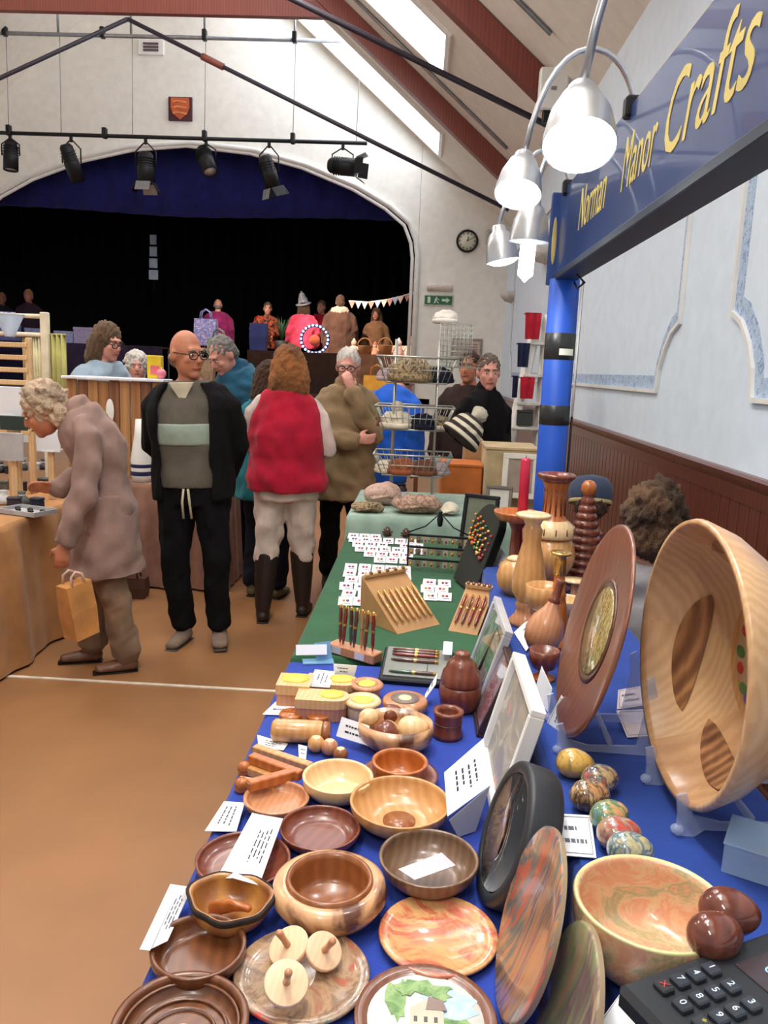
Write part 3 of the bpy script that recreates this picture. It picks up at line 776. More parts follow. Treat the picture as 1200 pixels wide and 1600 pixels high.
# bald man in the aisle
def bald_extra(e):
    g = G(); e['torso'](g, .025, 1.13, 1.245); solid(g, 'pale_stripe', C_('pale_green_knit', (150, 164, 150)), e['t'], .01, 2)
    g = G(); g.prism([(-.065, .05), (.065, .05), (0, -.06)], .02, MX.Translation(e['up']((0, -.105, 1.41))) @ M4((0, 0, 0), (PI / 2 + rad(8), 0, 0))); g.build('shirt_front', C_('cream_shirt', (206, 196, 172)), e['t'])
    for s in (-1, 1):
        g = G(); g.tube([e['up']((s * .012, -.135, .9)), V((s * .02, -.145, .83)), V((s * .022 + .004, -.14, .74))], .007, 6); g.build('drawstring', C_('cream_cord', (190, 180, 150)), e['t'])
p = pz(305, 1003, 0)
bm = person('bald man in an open black jacket and grey jumper with a pale stripe, hands behind', (p.x + .035, p.y, 0), rad(-2), 1.02, head=(rad(54), rad(6)), sk='tan', glasses=True, girth=1.08,
       hair=('fringe', plain('grey_stubble', (150, 128, 112), .9)), elb=[(.222, .09, 1.12), (-.235, .09, 1.12)], wri=[(.11, .19, .93), (-.11, .19, .93)], hd=[(-.8, .1, -.3), (.8, .1, -.3)], hn=[(0, -1, 0), (0, -1, 0)],
       foot=[(.1, 0, 0), (-.1, -.02, 0)], toe=[(.3, -1), (-.12, -1)], knee=[(.12, -.03, .5), (-.115, -.03, .5)],
       top=[('jumper', 'jumper', C_('grey_knit', (98, 92, 82)), dict(grow=.016, z0=.9, wr=.003)), ('jacket', 'open', C_('black_jacket', (15, 14, 15)), dict(grow=.05, z0=.83, flare=.0, gap=40, wr=.007))],
       low=('trousers', C_('black_joggers', (13, 12, 15)), dict(grow=.016, cuff=.05)), shoe=('shoe', C_('grey_suede', (128, 108, 94)), {}), extra=bald_extra, vox=.0075)
bm.rotation_euler = (0, rad(-2.6), rad(-2))
# stooping woman in the long coat
def coat_extra(e):
    g = G(); e['torso'](g, .038, .56, 1.0, .09); solid(g, 'coat_skirt', C_('dusty_coat', (148, 120, 110)), e['t'], .011, 3, .014, 7)
p = pz(158, 1040, 0)
person('elderly woman in a long dusty-pink coat stooping over the tan-cloth stall', (p.x + .04, p.y, 0), rad(-72), .93, lean=rad(6), hunch=.3, hoff=(0, -.05, -.1), head=(0, rad(28)), sk='tan', girth=.95,
       hair=('curly', C_('sandy_grey_hair', (188, 164, 140), 60, var=.25)), elb=[(.27, -.06, 1.06), (-.22, -.05, 1.12)], wri=[(.29, -.2, .80), (-.1, -.25, 1.02)], hd=[(0, -.1, -1), (0, -.8, .2)], hn=[(-1, 0, 0), (.8, 0, -.5)],
       foot=[(.09, .08, 0), (-.09, -.12, 0)], toe=[(.1, -1), (0, -1)],
       top=[('coat', 'jacket', C_('dusty_coat', (148, 120, 110)), dict(grow=.03, z0=.8, flare=.08, collar=True, wr=.011))],
       low=('trousers', C_('taupe_trousers', (128, 104, 84)), dict(grow=.02, cuff=.065)), shoe=('leather_shoe', plain('brown_leather', (108, 72, 54), .4), {}), extra=coat_extra, vox=.0085)
# woman in the red body warmer
def red_extra(e):
    g = G(); g.box((.07, .02, .09), e['up']((.17, .1, .9)), bev=.008); g.build('hip_pouch', plain('red_pouch', (170, 30, 36), .5), e['t'])
p = pz(405, 968, 0)
person('woman with a brown bob in a red fleece vest and white jeans, seen from behind', (p.x + .155, p.y, 0), rad(183), .985, sk='fair', girth=1.22, head=(rad(14), 0),
       hair=('bob', C_('auburn_hair', (138, 88, 50), 60, var=.3)), elb=[(.24, -.02, 1.13), (-.25, .02, 1.12)], wri=[(.1, -.24, 1.06), (-.12, -.24, 1.05)], hd=[(-.6, -.8, .1), (.6, -.8, .1)], hn=[(0, 0, -1), (0, 0, -1)],
       foot=[(.13, 0, 0), (-.11, -.16, 0)], toe=[(.1, -1), (-.1, -1)],
       top=[('shirt_sleeves', 'sleeves', C_('pale_pink_sleeve', (206, 184, 178)), dict(grow=.014)), ('fleece_vest', 'vest', C_('red_fleece', (176, 26, 52)), dict(grow=.042, z0=.86, flare=.06, wr=.008, collar=True))],
       low=('jeans', C_('white_jeans', (214, 196, 186)), dict(grow=.02, to=.25, cuff=.055)), shoe=('boot', plain('dark_brown_boot', (40, 26, 22), .5), dict(boot=.86)), extra=red_extra, vox=.0085)
# man in the parka with a hand at his mouth
p = py(533, 700, 5.75)
person('white-haired man in a khaki parka holding his hand to his mouth', (p.x + .03, 5.75, 0), rad(8), 1.0, sk='pink', girth=1.12, glasses=True, head=(rad(-8), rad(10)),
       hair=('short', C_('white_hair', (214, 206, 198), 60)), elb=[(.21, -.14, 1.12), (-.21, -.1, 1.12)], wri=[(.02, -.2, 1.44), (.06, -.25, 1.11)], hd=[(-.3, .1, 1), (1, -.1, .1)], hn=[(-.3, 1, 0), (0, 1, 0)],
       top=[('parka', 'jacket', C_('khaki_parka', (142, 118, 88)), dict(grow=.036, z0=.66, flare=.07, hood=True, collar=True, wr=.014))],
       low=('trousers', C_('black_trousers', (14, 13, 14)), dict(grow=.015)), shoe=('leather_shoe', plain('black_leather', (24, 22, 22), .4), {}), vox=.0095)
# man bending in the blue jacket
p = py(372, 640, 6.2)
person('man in a petrol-blue jacket bending his head over the middle stall', (p.x + .07, 6.25, 0), rad(-40), 1.07, lean=rad(9), hunch=.16, head=(0, rad(30)), sk='pink', girth=1.1,
       hair=('short', C_('grey_hair', (128, 122, 118), 60)), elb=[(.26, -.02, 1.1), (-.26, -.05, 1.12)], wri=[(.24, -.12, .86), (-.2, -.25, .98)],
       top=[('jacket', 'jacket', C_('petrol_blue', (38, 84, 110)), dict(grow=.045, z0=.8, collar=True, wr=.013))],
       low=('trousers', C_('navy_trousers', (26, 28, 40)), {}), shoe=('leather_shoe', plain('black_leather', (24, 22, 22), .4), {}), vox=.0095)
# person in teal hidden behind the red vest
p = pz(445, 932, 0)
person('person in a teal cardigan standing just beyond the red-vested woman', (p.x - .13, p.y - .0, 0), rad(170), .93, sk='fair', girth=1.2, hair=('bob', C_('dark_brown_hair', (70, 48, 36), 60)),
       elb=[(.36, .0, 1.1), (-.3, .0, 1.1)], wri=[(.2, -.18, .98), (-.15, -.22, 1.0)],
       top=[('cardigan', 'jacket', C_('teal_knit', (30, 110, 122)), dict(grow=.05, z0=.75, flare=.1))],
       low=('trousers', C_('navy_trousers', (26, 28, 40)), dict(grow=.02)), shoe=('walking_shoe', plain('olive_shoe', (96, 88, 60), .7), {}), vox=.011)
# stallholder in grey-blue
p = py(150, 560, 6.3)
person('stallholder with brown hair and glasses in a pale blue-grey top', (p.x, 6.3, 0), rad(62), 1.08, lean=rad(10), head=(rad(2), rad(8)), sk='pink', glasses=True, girth=1.12, hair=('bob', C_('mid_brown_hair', (106, 82, 60), 60)),
       wri=[(.2, -.25, .98), (-.2, -.25, .98)], top=[('top', 'jacket', C_('blue_grey_top', (150, 168, 184)), dict(grow=.03, sleeve=.6))], low=('trousers', C_('black_trousers', (14, 13, 14)), {}), shoe=('leather_shoe', MATS['black_leather'], {}), vox=.0105)
p = py(214, 600, 7.2)
person('white-haired person sitting low beyond the middle stall', (p.x, 7.2, 0), rad(20), .96, sk='pink', hair=('curly', C_('white_hair', (214, 206, 198))), lean=rad(5), sit=False,
       top=[('jumper', 'jumper', C_('dark_navy_knit', (28, 28, 44)), dict(grow=.03))], low=('trousers', C_('black_trousers', (14, 13, 14)), {}), shoe=('leather_shoe', MATS['black_leather'], {}), vox=.012)
# man in black by the ladder shelf, a second man behind him
p = py(762, 640, 5.9)
person('man in a black jumper standing between the wire baskets and the white ladder shelf', (p.x - .02, 5.9, 0), rad(38), 1.0, sk='pink', head=(rad(-32), rad(6)), girth=.95, elb=[(.19, .0, 1.13), (-.19, .0, 1.13)], wri=[(.1, -.2, 1.0), (-.1, -.2, 1.0)], hair=('short', C_('greying_hair', (112, 96, 88), 60)),
       top=[('jumper', 'jumper', C_('black_knit', (15, 13, 15)), dict(grow=.02, collar=True))], low=('trousers', C_('black_trousers', (14, 13, 14)), {}), shoe=('leather_shoe', MATS['black_leather'], {}), vox=.0105)
p = py(737, 600, 6.7)
person('dark-haired man half hidden behind the man in the black jumper', (p.x - .02, 6.75, 0), rad(-20), 1.02, sk='tan', hair=('short', C_('dark_brown_hair', (70, 48, 36), 60)),
       top=[('jumper', 'jumper', C_('brown_knit', (58, 44, 40)), dict(grow=.03))], low=('trousers', C_('black_trousers', (14, 13, 14)), {}), shoe=('leather_shoe', MATS['black_leather'], {}), vox=.012)
# person in bright blue beyond the baskets
p = py(600, 650, 6.3)
person('person in a bright blue anorak behind the wire baskets', (p.x, 6.35, 0), rad(160), 1.0, sk='fair', girth=1.05, lean=rad(16), hunch=.4, head=(0, rad(20)), hair=('short', C_('dark_brown_hair', (70, 48, 36), 60)),
       top=[('anorak', 'jacket', C_('bright_blue', (34, 92, 196)), dict(grow=.045, z0=.72))], low=('trousers', C_('navy_trousers', (26, 28, 40)), {}), shoe=('leather_shoe', MATS['black_leather'], {}), vox=.0105)
# two people seated behind the woodwork stall
p = py(1000, 830, 2.68)
person('seated stallholder with curly brown hair, seen from behind beside the panelling', (p.x + .06, 2.72, 0), rad(150), .955, sk='fair', sit=True, head=(0, rad(8)), hair=('curly', C_('curly_brown_hair', (84, 62, 44), 50, var=.4)),
       top=[('cardigan', 'jacket', C_('grey_cardigan', (150, 146, 150)), dict(grow=.03))], low=('trousers', C_('navy_trousers', (26, 28, 40)), {}), shoe=('leather_shoe', MATS['black_leather'], {}), vox=.0085,
       elb=[(.24, .0, 1.12), (-.24, .0, 1.12)], wri=[(.14, -.22, 1.0), (-.14, -.22, 1.0)])
def cap_extra(e):
    H = e['HM']
    g = G(); g.lathe([(.097, -.02), (.108, .03), (.1, .07), (.07, .105), (0, .118)], 20, H @ M4((0, .012, .03), (rad(-8), 0, 0))); cp = g.build('cap', C_('grey_blue_cap', (66, 76, 98)), e['t'])
    g = G(); g.loft([H @ V(p) for p in ((-.07, -.085, .03), (0, -.135, .02), (.07, -.085, .03))], [(.02, .006), (.055, .006), (.02, .006)], lat=(0, 1, 0), seg=10); g.build('cap_peak', C_('grey_blue_cap', (66, 76, 98)), cp)
    g = G(); g.loft([H @ V((.1 * math.cos(a), .012 + .104 * math.sin(a), .012)) for a in [rad(q) for q in range(0, 361, 20)]], [(.01, .003)] * 19, lat=(0, 0, 1), seg=6, cap=False); g.build('cap_band', C_('buff_band', (190, 170, 120)), cp)
p = py(902, 790, 3.4)
person('seated person in a grey-blue cap behind the ringed wooden tree', (p.x + .06, 3.4, 0), rad(172), .9, sk='dim', sit=True, lean=rad(8), head=(0, rad(10)), hair=('short', C_('dark_brown_hair', (70, 48, 36), 60)), extra=cap_extra,
       top=[('jacket', 'jacket', C_('dark_maroon_coat', (66, 38, 42)), dict(grow=.035))], low=('trousers', C_('navy_trousers', (26, 28, 40)), {}), shoe=('leather_shoe', MATS['black_leather'], {}), vox=.0105)
# people on the stage
SZ = 1.1
def stage(xp, Y, lab, rz, hair, topc, h=1.0, z=SZ, sk='fair', extra=None, lean=0, **kw):
    p = py(xp, 500, Y)
    return person(lab, (p.x, Y, z), rz, h, sk=sk, hair=hair, vox=.014, extra=extra, lean=lean, top=[topc], low=('trousers', C_('black_trousers', (14, 13, 14)), {}), shoe=('leather_shoe', MATS['black_leather'], {}), **kw)
stage(340, 15.95, 'person in a magenta top on the stage, back turned', rad(190), ('fringe', C_('grey_hair', (128, 122, 118))), ('top', 'jacket', C_('magenta_top', (128, 32, 84)), dict(grow=.06)), 1.0, girth=1.25, lean=rad(8))
stage(418, 15.9, 'performer on the stage in a black and orange patterned shirt', rad(10), ('short', C_('dark_brown_hair', (70, 48, 36))), ('shirt', 'jacket', swirl('orange_black_print', [(20, 14, 14), (30, 18, 16), (190, 84, 40), (24, 16, 16), (20, 14, 14)], 9, 1, .8, 0), dict(grow=.04)), .97, elb=[(.26, -.05, 1.15), (-.3, -.1, 1.2)], wri=[(.1, -.26, 1.1), (-.02, -.3, 1.16)])
def hat_extra(e):
    H = e['HM']
    g = G(); g.lathe([(.15, .0), (.155, .015), (.1, .03), (.09, .1), (.05, .2), (.0, .26)], 16, H @ M4((0, .01, .06), (rad(-12), rad(14), 0))); g.build('sparkly_hat', swirl('sequins', [(20, 20, 26), (220, 225, 235), (30, 30, 40), (235, 235, 240), (40, 40, 50)], 46, 0, .4, 0), e['t'])
stage(474, 15.8, 'person in a bright pink jacket and sparkly hat on the stage', rad(195), ('bob', C_('brown_hair', (90, 66, 50))), ('jacket', 'jacket', C_('bright_pink', (232, 70, 98)), dict(grow=.07)), 1.0, extra=hat_extra, girth=1.15)
stage(502, 16.5, 'person in a crimson top with white trim beside the pink jacket', rad(-20), ('short', C_('brown_hair', (90, 66, 50))), ('top', 'jacket', C_('crimson_top', (160, 22, 46)), dict(grow=.05)), 1.04)
def fur_extra(e):
    g = G(); g.ell((.17, .11, .085), e['up']((0, .05, 1.45))); solid(g, 'fur_hood', C_('cream_fur', (214, 190, 166)), e['t'], .014, 2, .015, 40)
stage(531, 15.75, 'person in a long brown coat with a cream fur hood on the stage', rad(185), ('short', C_('brown_hair', (90, 66, 50))), ('coat', 'jacket', C_('brown_coat', (96, 66, 54)), dict(grow=.07, z0=.6, flare=.15)), 1.07, extra=fur_extra, girth=1.2)
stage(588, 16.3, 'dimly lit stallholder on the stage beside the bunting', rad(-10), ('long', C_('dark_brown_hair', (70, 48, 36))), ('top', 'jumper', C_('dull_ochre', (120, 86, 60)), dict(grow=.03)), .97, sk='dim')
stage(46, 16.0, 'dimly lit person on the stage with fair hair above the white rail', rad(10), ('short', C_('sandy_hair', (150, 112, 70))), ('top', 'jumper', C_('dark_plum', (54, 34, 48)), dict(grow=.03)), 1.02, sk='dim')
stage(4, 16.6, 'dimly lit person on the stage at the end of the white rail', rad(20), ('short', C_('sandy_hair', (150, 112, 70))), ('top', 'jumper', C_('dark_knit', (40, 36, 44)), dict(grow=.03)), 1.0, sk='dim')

# ================================================================== the woodwork stall
T0, T1 = .75, .87                    # blue table top, raised display behind it
M_blue = cloth('royal_blue_cloth', (42, 66, 160), 120, var=.06)
M_blue2 = cloth('deep_blue_cloth', (36, 66, 146), 120, var=.06)
M_green = cloth('bottle_green_cloth', (44, 88, 58), 120, var=.06)
M_tan = cloth('tan_cloth', (176, 126, 78), 90, var=.08)
M_mint = cloth('pale_green_cloth', (150, 172, 158), 120)
M_leg = plain('table_leg_steel', (90, 92, 96), .4, .6)
def draped(name, lab, x0, x1, y0, y1, z, mat, drop=None, amp=.012, per=.14, flare=.02, rz=0):
    """a trestle table under a cloth that hangs to the floor in folds"""
    cx, cy = (x0 + x1) / 2, (y0 + y1) / 2; a, b = (x1 - x0) / 2, (y1 - y0) / 2
    t = thing(name, lab, 'table', (cx, cy, 0), rz); drop = z - .015 if drop is None else drop
    nx = max(4, int(2 * a / .02)); ny = max(4, int(2 * b / .02))
    edge = [(-a + 2 * a * k / nx, -b) for k in range(nx)] + [(a, -b + 2 * b * k / ny) for k in range(ny)] + [(a - 2 * a * k / nx, b) for k in range(nx)] + [(-a, b - 2 * b * k / ny) for k in range(ny)]
    n = len(edge); vs = [(0, 0, z - .002)]; fs = []
    lev = [(0, -.012), (.006, -.002), (.012, .006), (.05, .009), (.2, .013), (.5, .016), (1, .02)]
    vs += [(x * (1 - .012 / a), y * (1 - .012 / b), z) for x, y in edge]
    s = 0
    for li, (u, o) in enumerate(lev[1:]):
        s = 0
        for i, (x, y) in enumerate(edge):
            ph = 2 * PI * i * .02 / per
            w = amp * min(1, u * 5) * (math.sin(ph) + .4 * math.sin(ph * 2.3 + 1)) if u > .02 else 0
            ox = (1 if abs(x - a) < 1e-6 else -1 if abs(x + a) < 1e-6 else 0); oy = (1 if abs(y - b) < 1e-6 else -1 if abs(y + b) < 1e-6 else 0)
            if ox and oy: ox *= .8; oy *= .8
            d = o - .02 + .012 + w + flare * u
            vs.append((x + ox * d, y + oy * d, z - drop * u))
    top_face = tuple(range(1, n + 1))
    for l in range(len(lev) - 1):
        for i in range(n):
            j = (i + 1) % n; p = 1 + l * n; q = p + n
            fs.append((p + i, q + i, q + j, p + j))
    gc = G().add(vs, fs); gc.f.append(top_face); gc.m.append(0); gc.sm.append(False); gc.build('cloth', mat, t)
    g = G(); g.box((2 * a - .06, 2 * b - .06, .03), (0, 0, z - .022)); g.build('table_top', M_leg, t)
    for sx in (-1, 1):
        for sy in (-1, 1):
            g = G(); g.cyl(.014, z - .037, 10, c=(sx * (a - .08), sy * (b - .08), 0)); g.build('leg', M_leg, t)
    return t
draped('draped_table', 'long low table under a royal blue cloth covered in turned woodwork', -.352, .236, .35, 2.215, T0, M_blue, flare=.01)
draped('draped_table', 'raised display table under a deep blue cloth behind the low blue table', .266, .66, .35, 3.04, T1, M_blue2, amp=.006, per=.2, flare=0)
draped('draped_table', 'jewellery table under a plain bottle green cloth', -.352, .245, 2.25, 4.02, T0, M_green, flare=.01)
draped('draped_table', 'table under a pale green cloth carrying the wire baskets of hats', -.36, .5, 4.09, 5.0, .845, M_mint, flare=.01)

# ---------------------------------------------------------------- woods
W = dict(
    pale=wood('pale_sycamore', (238, 208, 160), (222, 186, 136), 22),
    tan=wood('honey_ash', (216, 164, 104), (190, 134, 78), 20),
    pink=wood('pinkish_beech', (206, 148, 108), (184, 122, 84), 30),
    mid=wood('mid_oak', (160, 98, 54), (128, 72, 36), 18),
    dark=wood('dark_walnut', (104, 66, 42), (70, 42, 28), 18),
    red=wood('red_mahogany', (134, 70, 46), (100, 46, 30), 18),
    brown=wood('brown_teak', (126, 76, 44), (94, 52, 30), 18),
    grey=wood('grey_walnut', (134, 104, 80), (98, 72, 54), 26),
    two=swirl('two_tone_laburnum', [(226, 184, 142), (220, 174, 130), (206, 156, 112), (104, 62, 44), (84, 50, 36), (214, 168, 124)], 9, .4, .3, .35, (1, .4, 1)),
    orange=wood('orange_yew', (200, 120, 56), (164, 86, 36), 16),
    bark=plain('dark_bark', (42, 30, 24), .9, var=.3, scale=60))
M_paper = plain('white_paper', (236, 238, 244), .7, var=.01)
M_ink = plain('grey_ink', (96, 98, 110), .8)
M_inkd = plain('black_ink', (40, 40, 48), .8)
M_brass = plain('brass', (220, 176, 96), .25, .9)
M_clear = clear('clear_acrylic', (186, 198, 226), .08, 1.4, alpha=.38)
def bowl_prof(r, h, t=.006, foot=.5, p=1.0, floor_t=.008, lip=0.0):
    f = r * foot; n = 10
    out = [(0, .002), (f * .85, .002), (f, 0), (f * 1.02, .004)]
    for k in range(1, n + 1):
        u = k / n; out.append((f + (r - f) * math.sin(u * PI / 2) ** p, .004 + (h - .004) * (1 - math.cos(u * PI / 2))))
    out += [(r + lip, h + .001), (r - t * .5 + lip * .3, h + t * .3), (r - t, h)]
    fi = max(f - t * .5, r * .3)
    for k in range(n - 1, -1, -1):
        u = k / n; out.append((fi + (r - t - fi) * math.sin(u * PI / 2) ** p, floor_t + (h - floor_t) * (1 - math.cos(u * PI / 2))))
    out.append((0, floor_t)); return out
def turned(name, lab, cat, xp, yp, wpx, h, prof, mat, z=T0, group=None, seg=48, wob=None, tilt=None):
    """a lathe-turned piece whose rim, h above the table, shows at pixel xp, yp and is wpx pixels wide"""
    c = pz(xp, yp, z + h); r = wpx / 2 * per_px(c)
    t = thing(name, lab, cat, (c.x, c.y, z + .001), random.uniform(0, 6) if not wob else 0, group, rot=tilt)
    G().lathe(prof(r), seg, wob=wob).build('bowl' if 'bowl' in name or 'dish' in name else 'body', mat, t)
    return t, r
BG = None
def bowl(lab, xp, yp, w, h, mat, name='wooden_bowl', cat='bowl', **k):
    z = k.pop('z', T0); wob = k.pop('wob', None)
    return turned(name, lab, cat, xp, yp, w, h, lambda r: bowl_prof(r, h, **k), mat, z, wob=wob)
def ring(g, r, z, t=.003, seg=40): g.lathe([(r - t, z), (r, z + t), (r + t, z), (r, z - t), (r - t, z)], seg)
# near rows of bowls
t, r = bowl('wide brown turned platter with rings and a pale knot at its centre', 282, 1597, 212, .03, W['brown'], 'wooden_platter', 'platter', foot=.75, t=.01)
g = G()
for q in (.5, .68, .85): ring(g, r * q, .0115 + .012 * (q > .8), .002)
g.build('turned_rings', W['brown'], t)
g = G(); g.lathe([(0, .008), (r * .22, .008), (r * .2, .011), (0, .0125)], 28); g.build('centre_inlay', W['pale'], t)
bowl('glossy brown dish beside the plate of spinning tops', 310, 1478, 148, .032, W['brown'], 'wooden_dish', 'dish', foot=.7, t=.007, p=.8)
def live(a, z): return 1 + (.09 * math.cos(2 * a + .6) + .05 * math.sin(3 * a) + .03 * math.sin(7 * a)) * min(1, z * 25)
t, r = bowl('natural-edge yellow and brown bowl with a dark bark rim', 360, 1402, 128, .045, wood('yew_two_tone', (214, 158, 76), (120, 66, 34), 7, dist=2), foot=.4, t=.009, wob=live)
g = G(); g.lathe([(r * 1.0, .038), (r * 1.03, .046), (r * .97, .049), (r * .93, .046)], 48, wob=live); g.build('bark_rim', W['bark'], t)
g = G(); g.loft([(-.03, 0, .02), (0, .004, .028), (.03, -.004, .03)], [(.012, .006), (.014, .008), (.006, .006)], seg=10); g.build('knot', W['orange'], t)
bowl('shallow red-brown dish under a folded price leaflet', 380, 1342, 148, .022, W['red'], 'wooden_dish', 'dish', foot=.65, t=.006)
bowl('dark mahogany oval-looking dish between the leaflet and the two-tone bowl', 500, 1293, 127, .028, W['red'], 'wooden_dish', 'dish', foot=.6, t=.005)
c = pz(515, 1380, T0 + .05); rr = 91 * per_px(c)
t = thing('hollow_form', 'squat hollow form with pale and dark wood and a wide brown mouth', 'bowl', (c.x, c.y, T0 + .001))
g = G(); g.lathe([(0, 0), (rr * .6, 0), (rr * .86, .014), (rr, .034), (rr * .96, .05), (rr * .85, .056), (rr * .74, .055)], 48); g.build('body', W['two'], t)
g = G(); g.lathe([(rr * .76, .053), (rr * .74, .061), (rr * .68, .062), (rr * .65, .05), (rr * .62, .02), (rr * .55, .012), (0, .011)], 48); g.build('inner_bowl', W['mid'], t)
t, r = bowl('grey-brown walnut bowl with a price card lying in it', 670, 1340, 156, .045, W['grey'], foot=.45, t=.006)
bowl('honey-coloured open bowl with a dark disc in its base', 625, 1252, 157, .05, W['tan'], foot=.42, t=.006)
c = pz(625, 1252, T0 + .05); rr = 78 * per_px(c)
o = [q for q in bpy.data.objects if q.get('label', '').startswith('honey-coloured open')][0]
g = G(); g.lathe([(0, .0065), (rr * .33, .0065), (rr * .33, .011), (0, .0115)], 28); g.build('base_disc', W['mid'], o)
t, r = bowl('cream sycamore bowl on a dark foot', 528, 1213, 111, .045, W['pale'], foot=.5, t=.007)
g = G(); g.lathe([(r * .50, .0005), (r * .62, .004), (r * .9, .026), (r * .89, .026), (r * .6, .002)], 40); g.build('dark_base', W['dark'], t)
bowl('pinkish shallow dish beside the pile of wooden sticks', 432, 1246, 103, .024, W['pink'], 'wooden_dish', 'dish', foot=.7, t=.008)
t, r = bowl('orange-brown bowl standing on a wide red-brown saucer', 625, 1190, 88, .05, W['orange'], foot=.6, t=.008)
g = G(); g.lathe([(0, .001), (r * .7, .001), (r * 1.34, .016), (r * 1.38, .022), (r * 1.3, .022), (r * .95, .012), (r * .9, .03), (r * .66, .006)], 48); g.build('saucer', W['red'], t)
# marbled plates lying flat
M_mred = swirl('red_tan_marbling', [(178, 58, 44), (206, 140, 100), (196, 100, 74), (212, 166, 110), (206, 128, 96), (190, 84, 64), (150, 120, 70)], 7, 2.2)
M_mmul = swirl('brown_red_marbling', [(206, 40, 38), (200, 60, 48), (150, 112, 88), (176, 144, 112), (124, 100, 84), (166, 136, 108), (100, 124, 108), (204, 48, 42)], 11, 1.2)
def plate(lab, xp, yp, w, mat, z=T0, rim=None):
    return turned('wooden_plate', lab, 'plate', xp, yp, w, .014, lambda r: [(0, .001), (r * .7, .001), (r * .97, .008), (r, .013), (r * .97, .0155), (r * .8, .011), (r * .76, .009), (0, .009)], mat, z)
plate('flat plate marbled in pink, red and tan', 685, 1458, 188, M_mred)
pt, pr_ = plate('plate marbled in grey and red carrying spinning tops', 472, 1520, 213, M_mmul)
for k, (xp, yp, w, tl, lab) in enumerate(((447, 1537, 71, (rad(28), rad(10), 0), 'pale wooden spinning top nearest the platter edge, tipped over'), (452, 1480, 66, (rad(20), rad(-22), 0), 'pale wooden spinning top behind the other two tops'),
                                      (505, 1487, 60, (rad(24), rad(26), 0), 'pale wooden spinning top leaning towards the marbled pink plate'))):
    zz = T0 + .034 + (.012 if k == 0 else 0); c = pz(xp, yp, zz); r = w / 2 * per_px(c)
    t = thing('spinning_top', lab, 'toy', c, rot=tl, group='spinning tops')
    g = G(); g.lathe([(0, -.02), (.003, -.019), (r * .4, -.01), (r * .95, -.004), (r, .001), (r * .975, .0048), (r * .95, .0054), (r * .93, .0055), (0, .006)], 32); g.build('disc', wood('pale_beech', (240, 204, 168), (228, 188, 150), 40), t)
    g = G(); g.lathe([(.0055, .004), (.0045, .02), (.0055, .036), (.004, .039), (0, .04)], 14); g.build('spindle', W['pink'], t)
# plate with a painted cottage
t, r = turned('painted_plate', 'brown-rimmed white plate painted with a cottage and trees', 'plate', 665, 1590, 226, .014, lambda r: [(0, .001), (r * .75, .001), (r, .012), (r * .98, .0165), (r * .86, .013), (r * .82, .0105), (0, .0105)], wood('plate_rim_oak', (134, 84, 58), (104, 62, 42), 24))
t.rotation_euler = (0, 0, 0)
g = G(); g.lathe([(0, .0095), (r * .81, .0095), (r * .81, .0118), (0, .0118)], 40); pn = g.build('painted_panel', plain('painting_white', (232, 236, 232), .35, var=.02), t)
def blob(c, a, b, mat, n=18, jit=.2, z=.0119, name='brush_patch', rot=0):
    pts = []
    for k in range(n):
        an = 2 * PI * k / n; q = 1 + random.uniform(-jit, jit); x, y = a * q * math.cos(an), b * q * math.sin(an)
        pts.append((r * (c[0] + x * math.cos(rot) - y * math.sin(rot)), r * (c[1] + x * math.sin(rot) + y * math.cos(rot))))
    g = G(); g.prism(pts, .0004, M4((0, 0, z))); g.build(name, mat, pn)
blob((.3, .25), .42, .3, swirl('watercolour_blue', [(206, 220, 232), (160, 188, 214), (216, 226, 232)], 20, 1, .6, 0))
for k, (x, y, a, b) in enumerate(((-.42, .25, .14, .32), (-.05, .55, .34, .12), (.2, .45, .16, .12), (-.3, .5, .16, .14), (.42, -.1, .22, .1))):
    blob((x, y), a, b, swirl('watercolour_green', [(92, 132, 66), (150, 178, 120), (112, 150, 90), (70, 104, 60)], 40, 1, .6, 0), jit=.35, z=.0124 + k * .0003)
g = G(); g.prism([(-.22 * r, -.3 * r), (.25 * r, -.3 * r), (.25 * r, .1 * r), (.02 * r, .32 * r), (-.22 * r, .15 * r)], .0004, M4((0, 0, .0142))); g.build('cottage', plain('watercolour_stone', (206, 190, 172), .6), pn)
g = G(); g.prism([(0, .12 * r), (.3 * r, .12 * r), (.24 * r, .3 * r), (.04 * r, .36 * r)], .0004, M4((0, 0, .0148))); g.build('cottage_roof', plain('watercolour_roof', (140, 120, 112), .6), pn)
for x in (-.14, .0, .14):
    g = G(); g.box((.05 * r, .09 * r, .0004), (x * r, -.05 * r, .0149)); g.build('cottage_window', plain('watercolour_dark', (86, 84, 80), .6), pn)

